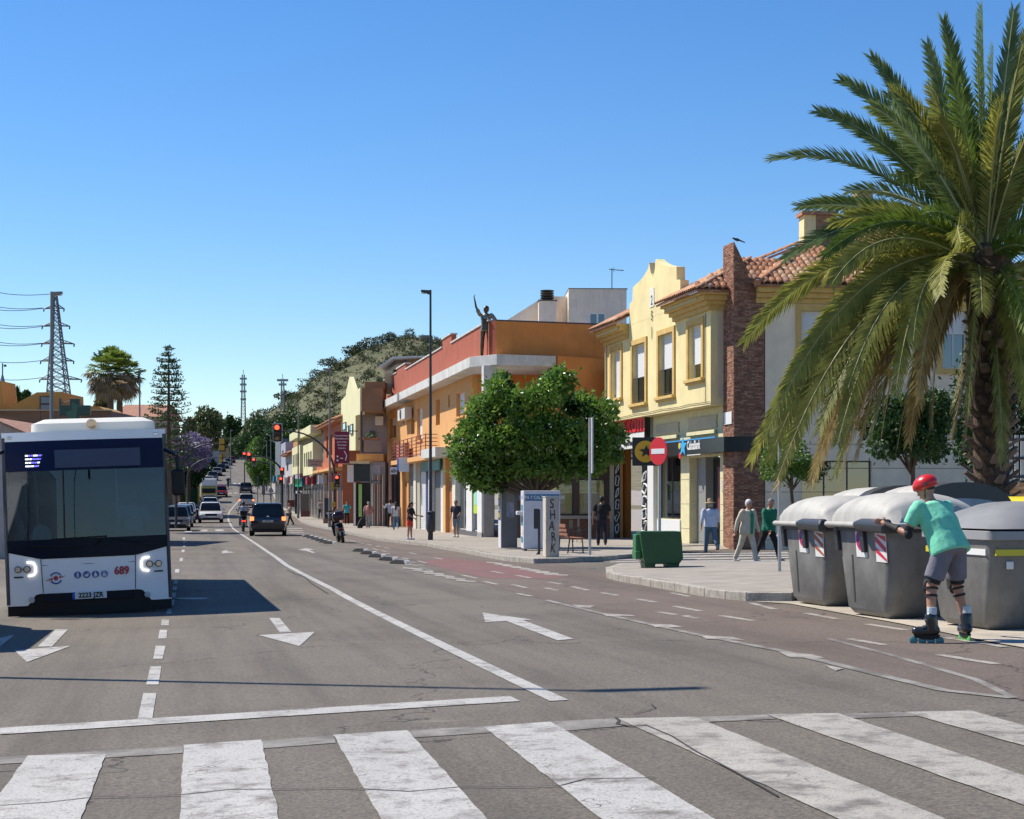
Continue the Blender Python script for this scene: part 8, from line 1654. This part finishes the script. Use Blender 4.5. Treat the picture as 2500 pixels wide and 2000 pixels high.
# araucaria
def araucaria():
    y = 112; u = 412; x = X(u, y); z0 = gz(x, y); o = thing('norfolk_pine', 'tall layered araucaria with see-through horizontal branches left of the road', 'tree', (x, y, z0)); H = Z(853, y) - z0; S_ = y/F
    MB().tube([(0, 0, 0), (0, 0, H)], [.28, .03], 8).build('trunk', BARK, o); rr = random.Random(4); B = MB(); nd = []
    zb = Z(1150, y) - z0; L = 19
    for l in range(L):
        t = l/(L-1); z = zb + (H-zb)*(t**.92); r = (74*S_)*(1-t)**.62 + .18
        for k in range(6 if t < .9 else 4):
            a = k*math.pi/3 + l*.5 + rr.uniform(-.15, .15); rl = r*rr.uniform(.75, 1.1); d = Vector((math.cos(a), math.sin(a), 0)); e = Vector((0, 0, z)) + d*rl + Vector((0, 0, rl*.12 - .08)); B.tube([(0, 0, z), tuple(Vector((0, 0, z)) + d*rl*.6 + Vector((0, 0, -.03*rl))), tuple(e)], [.04, .03, .015], 4)
            for q in range(int(4 + rl*3)): f_ = rr.uniform(.35, 1.0); p = Vector((0, 0, z)) + d*rl*f_; nd.append((p.x, p.y, p.z + .05 + .12*f_*rl*f_, .20, .20, .10, 1))
    B.build('branches', BARK, o, kind='stuff'); leaves('foliage', LG2, o, nd, 5200, .17, 2)
araucaria()
# named trees of the middle distance
def at_tree(name, label, u, y, vtop, wpx, hpx, m, n, size, seed, zf=.3, base=None, group=None):
    x = X(u, y); yb = min(y, 440); z0 = gz(x, yb) if base is None else Z(base, y); H = Z(vtop, y) - z0; rx = wpx/2/F*y; return tree(name, label, (x, y, z0), H, (rx, rx*.8, max(.02, 1 - hpx/F*y/H)), m, n, size, .02*H*.5, seed, 20, group)
at_tree('broad_tree', 'large olive green rounded tree on the left of the far road', 497, 260, 1000, 92, 100, LG3, 9000, .55, 3)
at_tree('jacaranda', 'lilac flowering jacaranda left of the road behind the arched light', 462, 150, 1058, 100, 90, LJ, 3600, .26, 5); at_tree('broad_tree', 'dark green tree under the jacaranda on the left', 440, 160, 1090, 120, 110, LG2, 7000, .35, 9)
at_tree('bushy_street_tree', 'bright olive bushy tree right of the uphill road', 640, 230, 1113, 62, 78, LG4, 6000, .30, 7); at_tree('broad_tree', 'dark tree left of the telecom mast above the road crest', 567, 470, 1014, 46, 70, LG2, 4000, .7, 11)
at_tree('broad_tree', 'dark trees between the two masts, right of the crest', 622, 480, 1010, 60, 90, LG3, 5000, .7, 13); at_tree('broad_tree', 'small round tree behind the ochre rooftop storey', 250, 120, 972, 40, 45, LG3, 2500, .28, 14); at_tree('cypress', 'dark pointed cypress beside the slate turret, right one', 62, 125, 955, 22, 60, LG2, 2500, .25, 15, group='cypresses by the turret'); at_tree('cypress', 'dark cypress top between turret and lamp, left one', 38, 120, 952, 18, 55, LG2, 2500, .25, 16, group='cypresses by the turret')
k = 0
for u, y, vt, w, h_, m in ((650,330,1020,110,140,LG2),(700,300,1010,120,150,LG2),(750,290,1016,110,120,LG2),(615,380,1052,90,110,LG2),(790,300,1030,90,100,LG2),(590,420,1062,60,80,LG3),(676,260,1050,80,110,LG2),(632,300,1070,60,90,LG4),(555,455,1060,50,70,LG3),(530,450,1080,40,60,LG2),(500,300,1090,50,60,LG2)):
    at_tree('roadside_tree', ['tall dark tree right of the far road, left of the hill foot', 'dark tree mass under the hill, above the traffic arch', 'dark tree mass under the hill above the cream bay house', 'dark tree right beside the road crest', 'dark tree above the red-brown house roof', 'small olive tree beside the crest of the road', 'dark tree behind the blue-grey block', 'brighter tree above the bushy street tree', 'small olive tree left of the crest', 'dark low tree left of the crest', 'dark low tree under the broad olive tree on the left'][k], u, y, vt, w, h_, m, 5000, .55, 20+k, .15, group='dark trees at the foot of the hill'); k += 1

# ------------------------------------------------------------ hill, tower, masts, pylon
def hill():
    pts = [(540,1078),(575,1058),(610,1040),(650,1015),(690,985),(730,955),(770,925),(810,895),(850,872),(890,850),(930,838),(970,826),(1010,822),(1060,826),(1100,838),(1160,868),(1250,920),(1400,1000),(1600,1090),(1900,1160),(2500,1200)]
    yc = 900.0; prof = [(X(u, yc), Z(v, yc)) for u, v in pts]
    def ridge(x):
        if x <= prof[0][0]: return prof[0][1] - (prof[0][0]-x)*.35
        for i in range(len(prof)-1):
            if x <= prof[i+1][0]: t = (x-prof[i][0])/(prof[i+1][0]-prof[i][0]); return prof[i][1]*(1-t) + prof[i+1][1]*t
        return prof[-1][1]
    rg = random.Random(5); nx, ny = 110, 46; vs = []; fs = []; bushes = []
    def hz(x, y):
        t = (y-520)/(900-520); b = 8.0; xr = x*900/ y if y < 900 else x; r = ridge(xr) ; 
        if t <= 1: s = max(0, t)**.95; h = b + (r-b)*s
        else: h = r - (y-900)*.25
        return h + 2.2*math.sin(x*.031+y*.02)*min(1, max(0, t))*(1 if t < .9 else .2) + 1.2*math.sin(x*.09-y*.05)*(1 if t < .9 else .2)
    for j in range(ny+1):
        y = 520 + 560*j/ny
        for i in range(nx+1): x = (-200 + 520*i/nx)*y/900; vs.append((x, y, hz(x, y)))
    for j in range(ny):
        for i in range(nx): q = j*(nx+1)+i; fs.append((q, q+1, q+nx+2, q+nx+1))
    M = MB(); M.v = vs; M.f = fs; hm = mat('hill_soil', (.075, .085, .036), rough=1, col2=(.13, .12, .058), var=.01, scale=.05); M.build('hillside', hm, kind='structure', smooth=True, fix=False)
    V = []; N = 15000; rr = np.random.default_rng(3); cl = []
    for k in range(4200):
        y = 525 + 385*rg.random()**.8; x = (-190 + 500*rg.random())*y/900; z = hz(x, y); s = rg.uniform(.6, 1.7)*(1.8 if rg.random() < .1 else 1); cl.append((x, y, z+s*.45, s, s, s*.8, s*s))
    for u, v in ((700, 970),(955,842),(925,850),(880,862),(812,890),(640,1015),(770,918),(1000,826),(868,862),(940,838)): y = 895; x = X(u, y); s = 3.2; cl.append((x, y, hz(x, y)+s*.6, s, s, s*.95, 22))
    o = leaves('hill_shrubs', leafmat('scrub', (.040, .060, .024), (.10, .115, .05), .05, .8, .05), None, cl, 150000, .95, 4); 
    o2 = leaves('hill_scrub_light', leafmat('scrub_light', (.068, .080, .032), (.115, .115, .05), .05, .9, .05), None, [(c[0]+rg.uniform(-6, 6), c[1]-2, c[2], c[3]*1.3, c[4], c[5]*.5, c[6]) for c in cl[::2]], 40000, 1.2, 5)
    tw = thing('watchtower', 'round pale stone tower ruin on top of the hill', 'tower', W(1040, 846, 880)); S_ = 880/F
    MB().lathe([(17*S_, 0), (16*S_, 24*S_), (17*S_, 26*S_), (14*S_, 26*S_), (14*S_, 20*S_)], n=20).build('tower_wall', mat('tower_stone', (.26, .23, .18), rough=.95, var=.2, scale=.3), tw, smooth=50)
hill()
def mast(label, u, y, vt, vb, w, heads):
    o = thing('telecom_mast', label, 'mast', W(u, vb, y)); S_ = y/F; H = (vb-vt)*S_; M = MB(); hw = w/2*S_; r = .10*y/900*1.6; C4 = ((-1,-1),(1,-1),(1,1),(-1,1)); n = 14
    for cx, cy in C4: M.tube([(cx*hw, cy*hw, 0), (cx*hw*.5, cy*hw*.5, H)], r*1.2, 4)
    for k in range(n):
        z0, z1 = H*k/n, H*(k+1)/n; a0, a1 = hw*(1-.5*k/n), hw*(1-.5*(k+1)/n)
        for i in range(4): c, d = C4[i], C4[(i+1) % 4]; M.tube([(c[0]*a0, c[1]*a0, z0), (d[0]*a1, d[1]*a1, z1)], r*.7, 3); M.tube([(c[0]*a0, c[1]*a0, z0), (d[0]*a0, d[1]*a0, z0)], r*.6, 3)
    M.build('lattice', mat('mast_grey', (.25, .26, .27), rough=.6, metal=.3), o); M = MB()
    for z, ww in heads: M.cbox((0, 0, H*z), (ww*S_, ww*S_*.5, .9))
    M.build('antenna_panels', mat('mast_panel', (.35, .36, .38), rough=.6), o); MB().tube([(0, 0, H), (0, 0, H+12*S_)], r, 4).build('spike', POLE, o)
mast('lattice telecom mast with stacked antennas, centre left of the sky above the road', 594, 800, 915, 1035, 11, ((.92, 16), (.8, 15), (.66, 15), (.5, 13))); mast('lattice telecom mast with forked head before the left hill slope', 690, 760, 925, 1040, 11, ((.97, 26), (.88, 18)))
def pylon():
    y = 190; S_ = y/F; u0, vb = 145, 1010; o = thing('electricity_pylon', 'large lattice electricity pylon with six cross arms behind the bus', 'pylon', W(u0, vb, y)); H = (vb-722)*S_; M = MB(); b0 = 27*S_; C4 = ((-1,-1),(1,-1),(1,1),(-1,1)); n = 16; lean = -10*S_
    hwf = lambda t: b0*(1-t)**1.0*.9 + 2.6*S_ if t < .55 else (b0*.45*.9+2.6*S_)*(1-(t-.55)/.45*.75)
    cx = lambda t: lean*t
    for c in C4: M.tube([(cx(k/n)+c[0]*hwf(k/n), c[1]*hwf(k/n), H*k/n) for k in range(n+1)], .085, 4)
    for k in range(n):
        t0, t1 = k/n, (k+1)/n
        for i in range(4):
            c, d = C4[i], C4[(i+1) % 4]; A = (cx(t0)+c[0]*hwf(t0), c[1]*hwf(t0), H*t0); B = (cx(t1)+d[0]*hwf(t1), d[1]*hwf(t1), H*t1); A2 = (cx(t0)+d[0]*hwf(t0), d[1]*hwf(t0), H*t0); B2 = (cx(t1)+c[0]*hwf(t1), c[1]*hwf(t1), H*t1); M.tube([A, B], .045, 3); M.tube([A2, B2], .045, 3); M.tube([A, A2], .04, 3)
    M.build('lattice_tower', mat('pylon_steel', (.16, .16, .165), rough=.55, metal=.4), o); ins = MB()
    for k, (v, l, r) in enumerate(((752, 30, 20), (795, 33, 32), (838, 32, 40), (880, 33, 32), (925, 33, 50))):
        z = (vb-v)*S_; t = z/H; w = hwf(t)
        for s, ln in ((-1, l), (1, r)):
            a = MB()
            e = (cx(t)+s*(w+ln*S_*.75), 0, z-2*S_)
            for yy in (-w, w): a.tube([(cx(t)+s*w, yy, z), e], .06, 4); a.tube([(cx(t)+s*w, yy, z+8*S_), e], .05, 4)
            for q in (.33, .66): a.tube([(cx(t)+s*(w+(ln*S_*.75)*q), -w*(1-q), z-2*S_*q), (cx(t)+s*(w+(ln*S_*.75)*q), w*(1-q), z+8*S_*(1-q))], .035, 3)
            ins.tube([e, (e[0], e[1]-.2, e[2]-7*S_)], .08, 5)
            a.build('cross_arm', mat('pylon_steel', (.16, .16, .165)), o)
    ins.build('insulators', DARKF, o)
    k = 0
    for v0, v1, u1 in ((752, 722, 105), (753, 738, 106), (795, 765, 105), (797, 781, 106), (838, 808, 105), (839, 823, 106), (880, 865, 105), (922, 908, 105), (718, 690, 126)):
        wv = thing('power_line', ['top wire of the power line', 'second wire from the top of the power line', 'third wire from the top of the power line', 'fourth wire from the top of the power line', 'middle wire of the power line', 'wire just below the middle of the power line', 'third lowest wire of the power line', 'lowest wire of the power line', 'earth wire at the very tip of the pylon'][k] + ', left of the pylon', 'cable', W(u1, v0, y)); k += 1; q = W(-160, v1-34, y-22) - W(u1, v0, y)
        MB().tube([tuple(q*(i/12) + Vector((0, 0, -1.1*math.sin(math.pi*i/12)))) for i in range(13)], .035, 4).build('wire', DARKF, wv)
pylon()
# verges beside the uphill road
drape([[tuple(at_road(s, t)) for s, t in ((165, 60), (165, 24), (230, 17), (300, 19), (400, 25), (440, 30), (440, 200), (165, 200))]], 'verge', mat('verge_earth', (.15, .13, .07), rough=1, var=.3, scale=.4), .02, step=12)
drape([[tuple(at_road(s, t)) for s, t in ((150, -90), (150, -20), (250, -6), (330, 3), (440, 9), (440, -120))]], 'verge', mat('verge_earth', (.15, .13, .07)), .02, step=12)

# ------------------------------------------------------------ behind the viewer, mirrored in the windscreen; at left an unseen van added for its shadow
pv = thing('shadow_van', 'unseen white van added outside the left edge to cast the lower left shadow', 'van', (-8.75, 21.6, gz(-8.75, 21.6)), R(11.5))
box('cargo_body', BW, pv, -1.0, 1.0, -2.6, 1.3, .45, 2.75, bevel=.08); MB().prism([(1.302, .45), (1.302, 2.3), (1.7, 2.2), (2.4, 1.35), (3.0, 1.15), (3.05, .45)], -.95, .95, 'x').build('cab', BW, pv, bevel=.04)
for x in (-.85, .85):
    for y in (-1.7, 2.1): MB().lathe([(.36, -.1), (.36, .1)], n=16, axis='x').build('wheel', RUBB, pv, loc=(x, y, .36))
arch_b = thing('traffic_light', 'arched traffic light behind the viewer, mirrored in the windscreen', 'traffic light', (-4.2, -4, gz(-4.2, -4)))
MB().tube([(0, 0, 0), (0, 0, 3.6), (.2, 0, 4.6), (.9, 0, 5.3), (2.0, 0, 5.6), (3.4, 0, 5.6)], .07, 8).build('mast_arm', POLD, arch_b, smooth=50); head(arch_b, 3.5, .1, 5.4, .32, 1.0, True)
